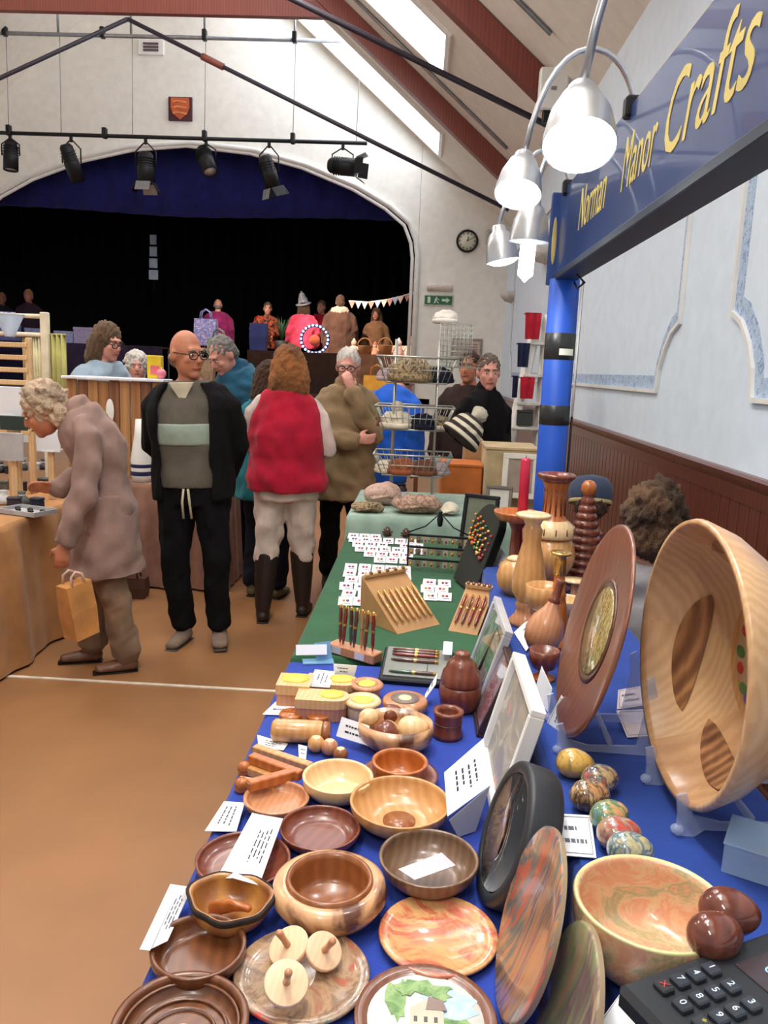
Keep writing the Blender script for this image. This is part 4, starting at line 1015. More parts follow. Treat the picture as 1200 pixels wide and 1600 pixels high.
# ---------------------------------------------------------------- cards and leaflets
def card(lab, quad, zs, lines=3, ink=None, rules=False, mat=None, name='price_card', t=.0012, cat='card', lo=.2, hi=.8, seed=0, across=False, group=None):
    """sheet through four photo corners (top-left, top-right, bottom-right, bottom-left of the writing), each at its own height"""
    q = [pz(x, y, z) for (x, y), z in zip(quad, zs)]
    c = sum(q, V()) / 4; base_z = min(p.z for p in q)
    o = thing(name, lab, cat, (c.x, c.y, base_z), group=group); off = V((c.x, c.y, base_z)); q = [p - off for p in q]
    n = (q[1] - q[0]).cross(q[3] - q[0]).normalized(); q[2] = q[2] - n * (q[2] - q[0]).dot(n)
    G().slab(q, t).build('sheet', mat or M_paper, o)
    flip = 1 if n.dot(EYE - c) > 0 else -1
    up_ = n * ((t + .0004) if flip > 0 else -.0008)
    def at(u, v): return (q[0].lerp(q[1], u)).lerp(q[3].lerp(q[2], u), v) + up_
    rd = random.Random(seed + int(quad[0][0]))
    if lines:
        g = G()
        for k in range(lines):
            v = lo + (hi - lo) * (k + .5) / lines; hgt = (hi - lo) / lines * .15
            u = .15 + rd.uniform(0, .15); e = .85 - rd.uniform(0, .25)
            while u < e:
                w = rd.uniform(.04, .13)
                if across: g.slab([at(v - hgt, u), at(v + hgt, u), at(v + hgt, min(e, u + w)), at(v - hgt, min(e, u + w))], .0003)
                else: g.slab([at(u, v - hgt), at(min(e, u + w), v - hgt), at(min(e, u + w), v + hgt), at(u, v + hgt)], .0003)
                u += w + .03
        g.build('writing', ink or M_ink, o)
    if rules:
        g = G(); b = .06; w = .012
        for (u0, v0, u1, v1) in ((b, b, 1 - b, b + w), (b, 1 - b - w, 1 - b, 1 - b), (b, b, b + w, 1 - b), (1 - b - w, b, 1 - b, 1 - b)):
            g.slab([at(u0, v0), at(u1, v0), at(u1, v1), at(u0, v1)], .0003)
        g.build('ruled_border', M_ink, o)
    return o
Z = T0
card('folded white leaflet lying across the shallow red-brown dish', [(442, 1279), (405, 1383), (362, 1372), (408, 1273)], [Z + .042, Z + .042, Z + .05, Z + .05], 4, M_inkd)
card('white leaflet spine lying beside the written leaflet half', [(407, 1273), (361, 1372), (336, 1367), (394, 1270)], [Z + .05, Z + .05, Z + .036, Z + .036], 0)
card('small price card at the table edge beside the pinkish dish', [(382, 1254), (369, 1299), (319, 1295), (350, 1252)], [Z + .02, Z + .02, Z + .004, Z + .006], 3)
card('tall folded price card at the table edge beside the glossy brown dish', [(300, 1386), (262, 1470), (232, 1484), (278, 1383)], [Z + .03, Z + .03, Z + .045, Z + .045], 3)
card('blank outer half of the folded price card at the table edge', [(279, 1383), (233, 1485), (217, 1483), (266, 1381)], [Z + .045, Z + .045, Z + .004, Z + .004], 0)
card('white price card lying in the grey-brown walnut bowl', [(690, 1332), (712, 1352), (648, 1376), (622, 1358)], [Z + .05, Z + .045, Z + .03, Z + .035], 0, mat=plain('lilac_paper', (206, 196, 206), .6))
card('large printed notice leaning beside the white canvas picture', [(755, 1154), (767, 1226), (701, 1281), (694, 1207)], [Z + .11, Z + .09, Z + .045, Z + .07], 4, M_inkd, name='printed_notice', cat='notice')
card('grey folded back half of the printed notice', [(702, 1282), (766, 1228), (745, 1300), (716, 1308)], [Z + .044, Z + .088, Z + .004, Z + .004], 0, mat=plain('grey_card', (196, 196, 200), .6), name='folded_card', cat='card')
card('white sheet under the two round wooden coasters', [(434, 1093), (470, 1096), (464, 1118), (410, 1116)], [Z + .006, Z + .006, Z + .004, Z + .004], 2)
card('small sheet with rows of figures at the table edge by the log', [(402, 1148), (450, 1162), (443, 1172), (404, 1168)], [Z + .004] * 4, 3)
card('small pale slip between the sticks and the wooden balls', [(466, 1163), (480, 1166), (478, 1186), (467, 1183)], [Z + .012, Z + .012, Z + .004, Z + .004], 2)
card('white card propped in front of the dish of wooden eggs', [(534, 1120), (577, 1134), (578, 1166), (525, 1150)], [Z + .06, Z + .06, Z + .02, Z + .02], 2, M_inkd)
card('price card lying on the middle wooden box', [(492, 1046), (524, 1049), (515, 1074), (482, 1072)], [Z + .047] * 4, 3, across=True, rules=True)
card('small white card standing behind the wooden boxes', [(521, 1037), (558, 1040), (554, 1056), (522, 1054)], [Z + .07, Z + .07, Z + .04, Z + .04], 2)
card('white paper slip standing against the red-brown jar', [(683, 1052), (680, 1070), (670, 1098), (664, 1085)], [Z + .07, Z + .06, Z + .01, Z + .02], 2)
# cards on the raised blue display
Z = T1
card('white ruled card overhanging the blue edge beside the marbled eggs', [(853, 1270), (923, 1274), (932, 1340), (866, 1335)], [Z + .025, Z + .025, Z + .006, Z + .006], 2, rules=True)
card('ruled card leaning at the foot of the brown plate stand', [(877, 1086), (888, 1110), (865, 1178), (851, 1135)], [Z + .07, Z + .05, Z - .03, Z - .01], 3, rules=True, across=True)
card('blank price card leaning before the brown plate', [(846, 1041), (862, 1076), (845, 1128), (834, 1085)], [Z + .07, Z + .05, Z - .02, Z], 0)
card('written price card beside the leaning brown vase', [(830, 963), (845, 985), (822, 1018), (803, 988)], [Z + .03, Z + .03, Z + .004, Z + .004], 4, across=True)
card('white price card hanging by the striped candlestick', [(782, 855), (797, 876), (778, 912), (769, 886)], [Z + .05, Z + .04, Z - .03, Z - .02], 3, ink=plain('pink_ink', (190, 130, 150), .8), across=True)
card('pair of pale ruled cards lying behind the brown plate', [(966, 1078), (1000, 1072), (1014, 1100), (964, 1108)], [Z + .03, Z + .03, Z + .014, Z + .014], 2, mat=plain('pinkish_paper', (224, 208, 212), .6), rules=True)
card('ruled card in front of the pale pair behind the brown plate', [(963, 1110), (1013, 1108), (1016, 1150), (980, 1152)], [Z + .02, Z + .02, Z + .003, Z + .003], 0, mat=MATS['pinkish_paper'], rules=True)
card('white ruled card beside the black card reader', [(972, 1548), (990, 1562), (1010, 1625), (905, 1640)], [Z + .03, Z + .03, Z + .004, Z + .004], 0, rules=True)

# ---------------------------------------------------------------- boxes, lids, balls, sticks
M_lemon = plain('lemon_inlay', (232, 214, 92), .5, var=.12, scale=60)
def rbox(lab, xp, yp, w, d, h, round_end=0, rz=0.0):
    """small wooden box with a lid and a yellow inset; xp, yp the middle of its lid"""
    c = pz(xp, yp, T0 + h); t = thing('wooden_box', lab, 'box', (c.x, c.y, T0 + .001), rz)
    def outline(k=1.0):
        pts = []
        for sx in (1, -1):
            for q in range(9):
                an = -PI / 2 + PI * q / 8
                rr_ = (d / 2) * (1 if (sx == 1 and round_end) else .18)
                if sx == 1 and round_end: pts.append((k * (w / 2 - d / 2 + d / 2 * math.cos(an)), k * d / 2 * math.sin(an)))
            if not (sx == 1 and round_end): pts += [(k * sx * w / 2, -k * sx * d / 2), (k * sx * w / 2, k * sx * d / 2)]
        return pts
    g = G(); g.prism(outline(.95), h * .55); g.build('box_body', W['pink'], t)
    g = G(); g.prism(outline(), h * .42, M4((0, 0, h * .57))); ld = g.build('lid', wood('pale_box_wood', (232, 190, 134), (214, 166, 108), 30), t)
    g = G(); g.lathe([(0, 0), (min(w, d) * .36, 0), (min(w, d) * .36, .002), (0, .003)], 24, M4((w * .16 if round_end else 0, d * .1, h * .99), (0, 0, 0), (1.15, 1, 1))); g.build('inset', M_lemon, ld)
rbox('squarish wooden box with a yellow inset at the table corner', 461, 1062, .085, .085, .06)
rbox('wooden box with two yellow insets under a price card', 520, 1062, .135, .075, .045, 1)
rbox('round-ended wooden box with a yellow inset in front of the price card', 505, 1086, .13, .072, .055, 1)
def pot(lab, xp, yp, w, h, m1, m2):
    t, r = turned('lidded_pot', lab, 'pot', xp, yp, w, h, lambda r: [(0, 0), (r * .7, 0), (r * .82, .006), (r * .84, h * .6), (r * .8, h * .7), (r, h * .8), (r * 1.0, h * .9), (r * .9, h), (r * .62, h), (r * .58, h * .93), (0, h * .92)], m1)
    g = G(); g.lathe([(0, h * .925), (r * .52, h * .925), (r * .5, h * .97), (0, h * .95)], 28); g.build('well', m2, t)
pot('pale dished pot behind its twin next to the pen case', 573, 1067, 53, .045, W['pink'], M_lemon)
pot('pale dished pot in front of its twin beside the disc-lidded box', 567, 1092, 58, .05, W['pale'], M_lemon)
t, r = turned('lidded_pot', 'flat brown lidded box with a pale disc in a grey ring', 'box', 633, 1092, 72, .035, lambda r: [(0, 0), (r * .8, 0), (r * .9, .004), (r, .02), (r * .98, .03), (r * .9, .035), (0, .036)], W['pink'])
g = G(); g.lathe([(r * .28, .0355), (r * .62, .0355), (r * .62, .037), (r * .28, .0375)], 32); g.build('grey_ring', plain('grey_inlay', (128, 112, 104), .5), t)
g = G(); g.lathe([(0, .036), (r * .3, .036), (r * .28, .0385), (0, .039)], 28); g.build('pale_disc', plain('pale_inlay', (232, 218, 168), .5), t)
for xp, lab in ((455, 'round wooden coaster lying on the white sheet'), (497, 'round wooden coaster with a crossed grain beside the white sheet')):
    t, r = turned('wooden_coaster', lab, 'coaster', xp, 1114 + (xp > 480) * 2, 38, .014, lambda r: [(0, 0), (r * .92, 0), (r, .004), (r, .011), (r * .94, .014), (0, .015)], W['orange'])
    g = G()
    for k in range(2): g.box((r * 1.5, .0012, .0008), (0, 0, .0152), M4((0, 0, 0), (0, 0, .4 + k * PI / 2)))
    g.build('grain_cross', W['mid'], t)
# turned log
a, b = pz(424, 1140, T0 + .028), pz(517, 1145, T0 + .028); d = (b - a); L = d.length
t = thing('turned_cylinder', 'fat brown turned cylinder with rounded ends lying on the blue cloth', 'wooden cylinder', (a.x, a.y, T0 + .028), math.atan2(d.y, d.x))
R_ = .0262
MXl = M4((0, 0, 0), (0, PI / 2, 0))
g = G(); g.lathe([(0, .0), (R_ * .7, .001), (R_ * .96, .008), (R_, .014), (R_ * .97, .02), (R_, .025), (R_, L - .026), (R_ * .93, L - .02)], 30, MXl); g.build('barrel', W['tan'], t)
g = G(); g.lathe([(R_ * .9, L - .0195), (R_ * .98, L - .014), (R_ * .9, L - .004), (R_ * .5, L), (0, L)], 30, MXl); g.build('end_cap', W['mid'], t)
for xp, yp, w, m, lab in ((494, 1165, 27, 'tan', 'small wooden ball with a pale cap in front of the turned cylinder'), (515, 1170, 27, 'pink', 'small dark-grained wooden ball beside the cream bowl'), (532, 1180, 24, 'mid', 'small brown wooden ball half hidden by the cream bowl')):
    c = pz(xp, yp, T0 + .016); r = w / 2 * per_px(c)
    t = thing('wooden_ball', lab, 'ball', (c.x, c.y, T0 + .001), group='wooden balls')
    g = G(); g.ell((r, r, r), (0, 0, r)); g.build('ball', W[m], t)
    g = G(); g.lathe([(r * .5, r * 1.872), (r * .3, r * 1.965), (0, r * 2.01)], 16); g.build('cap', W['pale'], t)
# pile of square sticks (door wedges and spurtles)
for k, (x0, y0, x1, y1, zz, lab) in enumerate(((398, 1170, 486, 1200, .012, 'square wooden stick lying nearest the slip of paper'), (392, 1184, 470, 1212, .032, 'square wooden stick on top of the pile'), (384, 1200, 452, 1226, .012, 'square wooden stick in the middle of the pile'),
                                           (388, 1228, 462, 1208, .034, 'square wooden stick laid crosswise on the pile'), (372, 1222, 430, 1232, .012, 'square wooden stick at the table edge'))):
    a, b = pz(x0, y0, T0 + zz), pz(x1, y1, T0 + zz); d = b - a
    t = thing('wooden_stick', lab, 'stick', a, math.atan2(d.y, d.x), 'pile of wooden sticks')
    g = G(); g.box((d.length, .02, .02), (d.length / 2, 0, 0), bev=.002); g.build('stick', W['orange'] if k % 2 else W['tan'], t)
    g = G(); g.box((.002, .014, .014), (-.001, 0, 0)); g.build('end_grain', W['mid'], t)
for xp, yp, lab in ((382, 1196, 'short wooden peg standing at the table edge by the sticks'), (378, 1222, 'short round wooden peg in front of the sticks')):
    c = pz(xp, yp, T0 + .02); t = thing('wooden_peg', lab, 'peg', (c.x, c.y, T0 + .001))
    g = G(); g.lathe([(0, 0), (.013, 0), (.015, .005), (.013, .014), (.014, .02), (.009, .026), (0, .028)], 18); g.build('peg', W['orange'], t)
    g = G(); g.lathe([(.0138, .008), (.0148, .0105), (.0138, .013)], 18); g.build('groove', W['mid'], t)
# dish of wooden eggs
c = pz(618, 1140, T0 + .045); rr = 60 * per_px(c)
t = thing('egg_dish', 'oval two-tone dish holding wooden eggs', 'dish', (c.x, c.y, T0 + .001), rad(-8))
G().lathe(bowl_prof(1, .045 / 1, .07, .5), 44, MX.Diagonal(V((rr, rr * .82, 1, 1)))).build('dish', W['two'], t)
def egg(lab, xp, yp, zc, rl, rs, mat, rz=0.0, cap=None, name='wooden_egg', grp='wooden eggs in the dish', tilt=0.0):
    c = pz(xp, yp, zc); t = thing(name, lab, 'egg', c, group=grp, rot=(0, tilt, rz))
    prof = [(max(0, rs * math.sin(PI * k / 16) * (1 + .12 * math.cos(PI * k / 16))), -rl * math.cos(PI * k / 16)) for k in range(17)]; prof[0] = (0, -rl); prof[-1] = (0, rl)
    G().lathe(prof, 26, M4((0, 0, 0), (0, PI / 2, 0))).build('egg', mat, t)
    if cap:
        pr2 = [(r * 1.012 + (0 if r else 0), z * 1.012) for r, z in prof[9:]]; pr2[-1] = (0, pr2[-1][1])
        G().lathe(pr2, 26, M4((0, 0, 0), (0, PI / 2, 0))).build('band', cap, t)
    return t
egg('wooden egg half red-brown and half cream in the dish', 604, 1144, T0 + .045, .033, .027, W['red'], rad(70), W['pale'])
egg('plain cream wooden egg in the dish', 645, 1138, T0 + .045, .036, .029, W['pale'], rad(10))
egg('red-brown wooden egg at the back of the dish', 612, 1116, T0 + .043, .03, .024, W['red'], rad(20))
egg('small pale wooden egg behind the price card', 577, 1120, T0 + .05, .026, .02, W['pale'], rad(40))
egg('cream wooden egg at the back of the dish beside the jar', 638, 1116, T0 + .04, .026, .02, W['two'], rad(-20))
# red-brown jar and cup
c = pz(712, 1112, T0); k = per_px(c); R_ = 34 * k
t = thing('lidded_jar', 'tall ridged red-brown jar with a domed lid and knob', 'jar', (c.x + .01, c.y + .02, T0 + .001))
g = G(); g.lathe([(0, 0), (R_ * .7, 0), (R_ * .9, .01), (R_, .04), (R_ * .97, .06), (R_ * .9, .067), (R_ * .8, .07), (0, .07)], 36); g.build('body', W['red'], t)
g = G(); g.lathe([(R_ * .93, .0705), (R_ * .95, .078), (R_ * .86, .1), (R_ * .72, .11), (R_ * .7, .118), (R_ * .5, .132), (R_ * .34, .137), (R_ * .36, .146), (R_ * .3, .152), (0, .154)], 36); g.build('lid', W['red'], t)
c = pz(697, 1152, T0); t = thing('wooden_cup', 'small red-brown turned cup in front of the ridged jar', 'cup', (c.x + .003, c.y + .008, T0 + .001))
R_ = 24 * per_px(c)
g = G(); g.lathe([(0, 0), (R_ * 1.02, 0), (R_, .01), (R_ * .9, .02), (R_ * .92, .05), (R_ * 1.0, .058), (R_ * .98, .064), (R_ * .7, .064), (R_ * .62, .055), (R_ * .6, .03), (0, .028)], 32); g.build('cup', W['red'], t)
g = G(); ring(g, R_ * .905, .034, .0015, 32); g.build('turned_line', W['dark'], t)

# ---------------------------------------------------------------- leaning round pieces
def leaning(name, lab, cat, c, r, az, lean):
    n = V((-math.cos(az) * math.cos(lean), -math.sin(az) * math.cos(lean), math.sin(lean)))
    t = thing(name, lab, cat, c); t.rotation_euler = axis_to(n).to_euler(); return t, n
def easel(lab, c, r, az, s=1.0, z=T1, back=0.0):
    """clear acrylic plate stand: two scrolled side pieces with feet and hooks, joined by a bar"""
    t = thing('plate_stand', lab, 'stand', (c[0], c[1], z + .001), az)
    for sy in (-1, 1):
        g = G(); w = .006; y = sy * r * .34
        M = MX(((1, 0, 0, 0), (0, 0, 1, y - w / 2), (0, 1, 0, 0), (0, 0, 0, 1)))
        g.prism([(q[0] * s + (back if q[0] > .03 else 0), q[1] * s) for q in ((-.10, 0), (-.07, .0), (-.055, .012), (.09, .012), (.1, 0), (.13, 0), (.12, .03), (.09, .16), (.08, .2), (.065, .19), (.07, .14), (.055, .032), (-.03, .026), (-.075, .036), (-.09, .075), (-.105, .07), (-.1, .035))], w, M)
        g.build('side_piece', M_clear, t)
        g = G(); g.ell((.012 * s, .01 * s, .009 * s), (-.098 * s, y, .0105 * s), seg=12, rings=8); g.build('foot', M_clear, t)
    g = G(); g.tube([(.02 * s, -r * .34, .033 * s), (.02 * s, r * .34, .033 * s)], .007 * s, 10); g.build('cross_bar', M_clear, t)
# brown plate
t, n = leaning('display_plate', 'large brown turned plate with a leafy glazed inset, on a clear stand', 'plate', (.364, 1.548, 1.106), .217, rad(-2), rad(12.9)); r = .217
g = G(); g.lathe([(0, -.022), (r * .5, -.022), (r * .9, -.008), (r, -.001), (r * .995, .004), (r * .95, .005), (r * .6, -.008), (r * .52, -.009), (0, -.009)], 64); g.build('plate', wood('warm_walnut', (140, 88, 66), (110, 66, 50), 12, dist=2), t)
g = G(); g.lathe([(r * .42, -.009), (r * .46, -.006), (r * .5, -.0085), (r * .46, -.01)], 56); g.build('inset_rim', W['dark'], t)
g = G(); g.lathe([(0, -.0085), (r * .42, -.0085), (r * .4, -.0065), (0, -.005)], 48); g.build('leafy_inset', swirl('leaf_litter', [(60, 74, 40), (186, 166, 104), (120, 108, 52), (206, 184, 130), (90, 70, 48), (160, 140, 70)], 44, 3, .08, 1, (1, .35, 1)), t)
easel('clear acrylic stand holding the brown plate', (.385, 1.55), r, rad(-2), .85, back=.02)
# big segmented bowl
t, n = leaning('segmented_bowl', 'very large segmented bowl with striped inlays standing on edge on a clear stand', 'bowl', (.467, 1.3, 1.139), .239, rad(2), rad(1)); r = .239
prof = [(0, -.15), (r * .42, -.15), (r * .5, -.146), (r * .72, -.115), (r * .92, -.05), (r, -.004), (r * .99, .004), (r * .955, .004), (r * .94, -.006), (r * .86, -.05), (r * .66, -.105), (r * .5, -.125)]
SEGW = [wood('seg_ash', (218, 178, 132), (194, 150, 106), 26, rot=(0, 0, .2)), wood('seg_ash_b', (206, 162, 118), (180, 134, 94), 30, rot=(0, 0, 1.3)), wood('seg_oak', (222, 184, 142), (198, 154, 112), 34, rot=(0, 0, 2.2))]
NS = 6
for k in range(NS):
    g = G(); m = 10; vs = []; fs = []
    for (rr_, z) in prof:
        for q in range(m + 1):
            a = 2 * PI * (k + q / m) / NS; vs.append((rr_ * math.cos(a), rr_ * math.sin(a), z))
    for i in range(len(prof) - 1):
        for q in range(m): fs.append((i * (m + 1) + q, i * (m + 1) + q + 1, (i + 1) * (m + 1) + q + 1, (i + 1) * (m + 1) + q))
    g.add(vs, fs); g.build('wood_segment', SEGW[k % 3], t)
g = G(); g.lathe([(r * .5, -.1245), (r * .3, -.129), (0, -.13)], 48); g.build('bowl_base', W['tan'], t)
def on_bowl(u):                     # inner wall point of the bowl: radius and depth at u from base (0) to rim (1)
    ins = prof[8:][::-1]; x = u * (len(ins) - 1); i = min(int(x), len(ins) - 2); f = x - i
    return ins[i][0] + (ins[i + 1][0] - ins[i][0]) * f, ins[i][1] + (ins[i + 1][1] - ins[i][1]) * f
M_zeb = wood('zebra_inlay', (196, 140, 90), (78, 46, 30), 16, dist=2)
for k in range(4):
    vs = []; fs = []; m = 15; rows = 7; a0 = rad(-170 + k * 84); wd = rad(37)
    for i in range(rows):
        for q in range(m):
            sx = q / (m - 1) * 2 - 1; hw = .13 * (1 - sx * sx) ** .7 + .004
            rr_, z = on_bowl(.52 + .1 * sx + hw * (i / (rows - 1) * 2 - 1)); a = a0 + wd * sx
            vs.append(((rr_ - .0025) * math.cos(a), (rr_ - .0025) * math.sin(a), z + .0022))
    for i in range(rows - 1):
        for q in range(m - 1): fs.append((i * m + q, i * m + q + 1, i * m + m + q + 1, i * m + m + q))
    G().add(vs, fs).build('striped_inlay', M_zeb, t)
g = G(); g.lathe([(0, -.1295), (r * .46, -.1275), (r * .455, -.126), (0, -.1275)], 40); pic = g.build('painted_disc', plain('cream_painted_disc', (216, 184, 140), .3), t)
rd = random.Random(5)
fr = [((70, 120, 60), 'leaf'), ((196, 40, 44), 'red_berry'), ((104, 66, 140), 'purple_grape'), ((230, 166, 60), 'yellow_fruit')]
for k in range(16):
    a = 2 * PI * k / 16 + rd.uniform(-.1, .1); c_, nm = fr[(0, 1, 0, 2, 0, 3, 0, 1)[k % 8]]
    q = r * .36
    g = G(); g.ell((.018 if nm == 'leaf' else .013, .011, .0012), (q * math.cos(a), q * math.sin(a), -.1262), seg=10, rings=6); g.build('painted_' + nm, plain('paint_' + nm, c_, .4), pic)
easel('clear acrylic stand under the very large segmented bowl', (.545, 1.3), .24, rad(2), 1.0, back=.1)
# another big plate behind
t, n = leaning('display_plate', 'big reddish plate leaning behind the very large bowl', 'plate', (.74, 1.62, 1.085), .21, rad(-20), rad(14)); r = .21
g = G(); g.lathe([(0, -.02), (r * .5, -.02), (r, -.001), (r * .98, .006), (r * .9, .005), (r * .55, -.008), (0, -.009)], 56); g.build('plate', W['red'], t)
g = G(); ring(g, r * .8, .001, .003, 56); g.build('turned_ring', W['mid'], t)
# black-rimmed round picture
t, n = leaning('round_picture', 'round picture behind glass in a thick matt black frame, leaning on the blue display', 'picture', (.168, 1.206, .864), .117, rad(2), rad(18)); r = .117
g = G(); g.lathe([(0, -.055), (r * .95, -.055), (r * .985, -.05), (r, -.045), (r, -.006), (r * .99, -.001), (r * .96, .002), (r * .9, .003), (r * .83, .001), (r * .81, -.005)], 56); g.build('frame', plain('matt_black', (36, 40, 46), .5), t)
g = G(); g.lathe([(0, -.006), (r * .8, -.006), (r * .8, -.004), (0, -.004)], 48); g.build('picture', swirl('faded_print', [(90, 84, 110), (186, 178, 190), (150, 120, 130), (206, 170, 130), (110, 90, 120), (196, 190, 206)], 12, 1.5, .25, 0), t)
g = G(); g.lathe([(0, -.001), (r * .8, -.001), (r * .8, .001), (0, .001)], 48); g.build('glass', clear('picture_glass', (245, 248, 252), .02, 1.2), t)
# marbled plates leaning on the raised edge
M_mb1 = swirl('rainbow_marbling', [(150, 44, 54), (206, 150, 84), (92, 86, 110), (186, 132, 92), (84, 110, 110), (196, 96, 70), (120, 96, 90), (210, 170, 110)], 13, 1.4, stretch=(1, .16, 1))
M_mb2 = swirl('green_grey_marbling', [(110, 120, 84), (176, 160, 128), (136, 110, 106), (146, 156, 110), (190, 150, 120), (100, 104, 96)], 15, 1.2, stretch=(1, .16, 1))
for lab, c, r, az, le, m in (('plate marbled in streaks of red, orange and grey-blue, leaning on edge', (.178, .975, .875), .125, -1, 16, M_mb1), ('smaller green-grey marbled plate leaning on edge beside the marbled bowl', (.205, .83, .858), .108, -2, 14, M_mb2)):
    t, n = leaning('marbled_plate', lab, 'plate', c, r, rad(az), rad(le))
    g = G(); g.lathe([(0, -.018), (r * .5, -.018), (r, -.004), (r, .002), (r * .96, .004), (r * .6, -.004), (0, -.006)], 56); g.build('plate', m, t)
    g = G(); g.lathe([(r * 1.001, -.004), (r * 1.003, -.001), (r * 1.001, .002)], 56); g.build('edge_band', plain('mottled_edge', (150, 130, 104), .3), t)

# ---------------------------------------------------------------- pictures leaning on the raised blue display
def picture(lab, near_b, near_t, far_t, wall, fm, pm, depth, bw, glass=True):
    """near bottom, near top and far top corners of the front face in the hall"""
    a, b, c = V(near_b), V(near_t), V(far_t); u = c - b; L = u.length; u.normalize(); v = b - a; Hh = v.length; v = (v - u * u.dot(v)).normalized()
    n = v.cross(u); n = n if n.x < 0 else -n                       # faces the aisle
    R3 = MX((u, v, n)).transposed()
    t = thing('framed_picture', lab, 'picture', a); t.rotation_euler = R3.to_euler()
    if R3.determinant() < 0: R3 = MX((-u, v, n)).transposed(); t.location = a + u * L; t.rotation_euler = R3.to_euler()
    for (x0, y0, x1, y1) in ((0, 0, L, bw), (0, Hh - bw, L, Hh), (0, bw, bw, Hh - bw), (L - bw, bw, L, Hh - bw)):
        g = G(); g.box((x1 - x0, y1 - y0, depth), ((x0 + x1) / 2, (y0 + y1) / 2, -depth / 2), bev=.002); g.build('frame_side', fm, t)
    g = G(); g.box((L - 2 * bw, Hh - 2 * bw, .003), (L / 2, Hh / 2, -depth * .5)); g.build('print', pm, t)
    if glass: g = G(); g.box((L - 2 * bw, Hh - 2 * bw, .0015), (L / 2, Hh / 2, -depth * .25)); g.build('glass', MATS['picture_glass'], t)
    return t
def lean_pic(lab, nb, ntp, ftp, Xt, *a, **k):
    B = pz(nb[0], nb[1], T0 + .003); Tn = px(ntp[0], ntp[1], Xt); Tf = px(ftp[0], ftp[1], Xt)
    Tf.z = Tn.z; Tn_ = Tn.copy(); B.y = Tn.y
    return picture(lab, B, Tn_, Tf, *a, **k)
M_pic1 = swirl('pale_bird_print', [(214, 208, 200), (196, 190, 180), (168, 160, 140), (150, 150, 150), (206, 150, 140), (226, 222, 216)], 9, 1.5, .5, 0)
M_pic2 = swirl('poppy_print', [(206, 206, 214), (216, 214, 220), (190, 90, 96), (206, 200, 206), (150, 160, 150), (220, 220, 226)], 10, 1.0, .5, 0)
M_pic3 = swirl('green_leaf_print', [(60, 96, 44), (110, 140, 60), (206, 214, 206), (84, 120, 50), (190, 200, 190)], 9, 1.0, .4, 0)
lean_pic('pale bird picture in a deep white frame, in front of two other pictures', (768, 1292), (831, 1108), (800, 1040), .232, None, M_trim, M_pic1, .03, .014, glass=False)
lean_pic('flower picture in a thin dark brown frame between two white-framed pictures', (752, 1210), (797, 1042), (777, 990), .236, None, plain('dark_brown_frame', (52, 36, 36), .4), M_pic2, .02, .01)
lean_pic('green leaf picture in a white and silver frame at the back of the picture row', (736, 1078), (790, 985), (772, 937), .238, None, plain('silver_white_frame', (206, 208, 214), .3, .3), M_pic3, .022, .016)

# ---------------------------------------------------------------- marbled eggs, marbled bowl, brown eggs, clear box, card reader
ME = [swirl('egg_marble_%d' % k, c, 22, 2, .12, 1) for k, c in enumerate((
    [(196, 70, 50), (216, 180, 90), (206, 160, 84), (150, 140, 80), (220, 190, 120)], [(60, 120, 120), (206, 170, 120), (40, 90, 100), (190, 80, 60), (216, 190, 140)],
    [(206, 168, 118), (190, 140, 96), (70, 60, 54), (212, 176, 128), (196, 120, 90)], [(196, 80, 66), (212, 170, 120), (90, 130, 80), (110, 140, 150), (206, 150, 110)],
    [(206, 120, 100), (190, 70, 60), (150, 130, 120), (212, 160, 120), (120, 130, 150)], [(80, 120, 130), (206, 190, 140), (60, 110, 130), (200, 196, 180), (190, 160, 110)]))]
ex = [(899, 1193, 'yellow and red marbled egg nearest the ruled card'), (938, 1218, 'teal marbled egg behind the sandy one'), (922, 1243, 'sandy marbled egg with dark veins'), (953, 1276, 'marbled egg with green and pink patches'), (968, 1303, 'marbled egg of pink with a red patch'), (985, 1328, 'grey-blue marbled egg against the marbled bowl')]
for k, (xp, yp, lab) in enumerate(ex):
    egg(lab, xp, yp, T1 + .027, .036, .0275, ME[k], rad((-10, 25, 15, 30, 5, 0)[k]), name='marbled_egg', grp='marbled eggs on the blue display')
t, r = bowl('deep bowl marbled in salmon, cream and green with a pale rim', 1018, 1410, 240, .085, swirl('salmon_marbling', [(206, 104, 84), (228, 180, 140), (220, 156, 122), (224, 186, 146), (170, 164, 124), (226, 172, 136), (204, 104, 84)], 11, 2.4), 'marbled_bowl', foot=.55, t=.008, z=T1, p=.75)
g = G(); ring(g, r - .003, .086, .0032, 56); g.build('pale_rim', plain('cream_green_rim', (214, 206, 150), .3), t)
c0 = pz(1018, 1410, T1 + .085)
egg('glossy brown burr egg on the edge of the marbled bowl', 1140, 1425, T1 + .1, .036, .028, wood('brown_burr', (128, 74, 58), (84, 42, 36), 12, .1, dist=8), rad(-10), name='burr_egg', grp='brown burr eggs')
egg('glossy brown burr egg between the marbled bowl and the card reader', 1118, 1462, T1 + .1, .034, .027, MATS['brown_burr'], rad(20), name='burr_egg', grp='brown burr eggs')
c = pz(1178, 1372, T1); t = thing('clear_box', 'clear blue-tinted plastic box with a brown pebble inside', 'box', (c.x + .035, c.y + .02, T1 + .001), rad(-28))
cb = clear('blue_tint_plastic', (176, 206, 240), .08, 1.4, alpha=.4)
for sx, sy, w, d in ((0, 1, .13, .003), (0, -1, .13, .003), (1, 0, .003, .09), (-1, 0, .003, .09)):
    g = G(); g.box((w, d, .045), (sx * .065, sy * .045, .0225)); g.build('side', cb, t)
g = G(); g.box((.136, .096, .003), (0, 0, .047), bev=.001); g.build('lid', cb, t)
g = G(); g.box((.13, .09, .003), (0, 0, .0018)); g.build('base', cb, t)
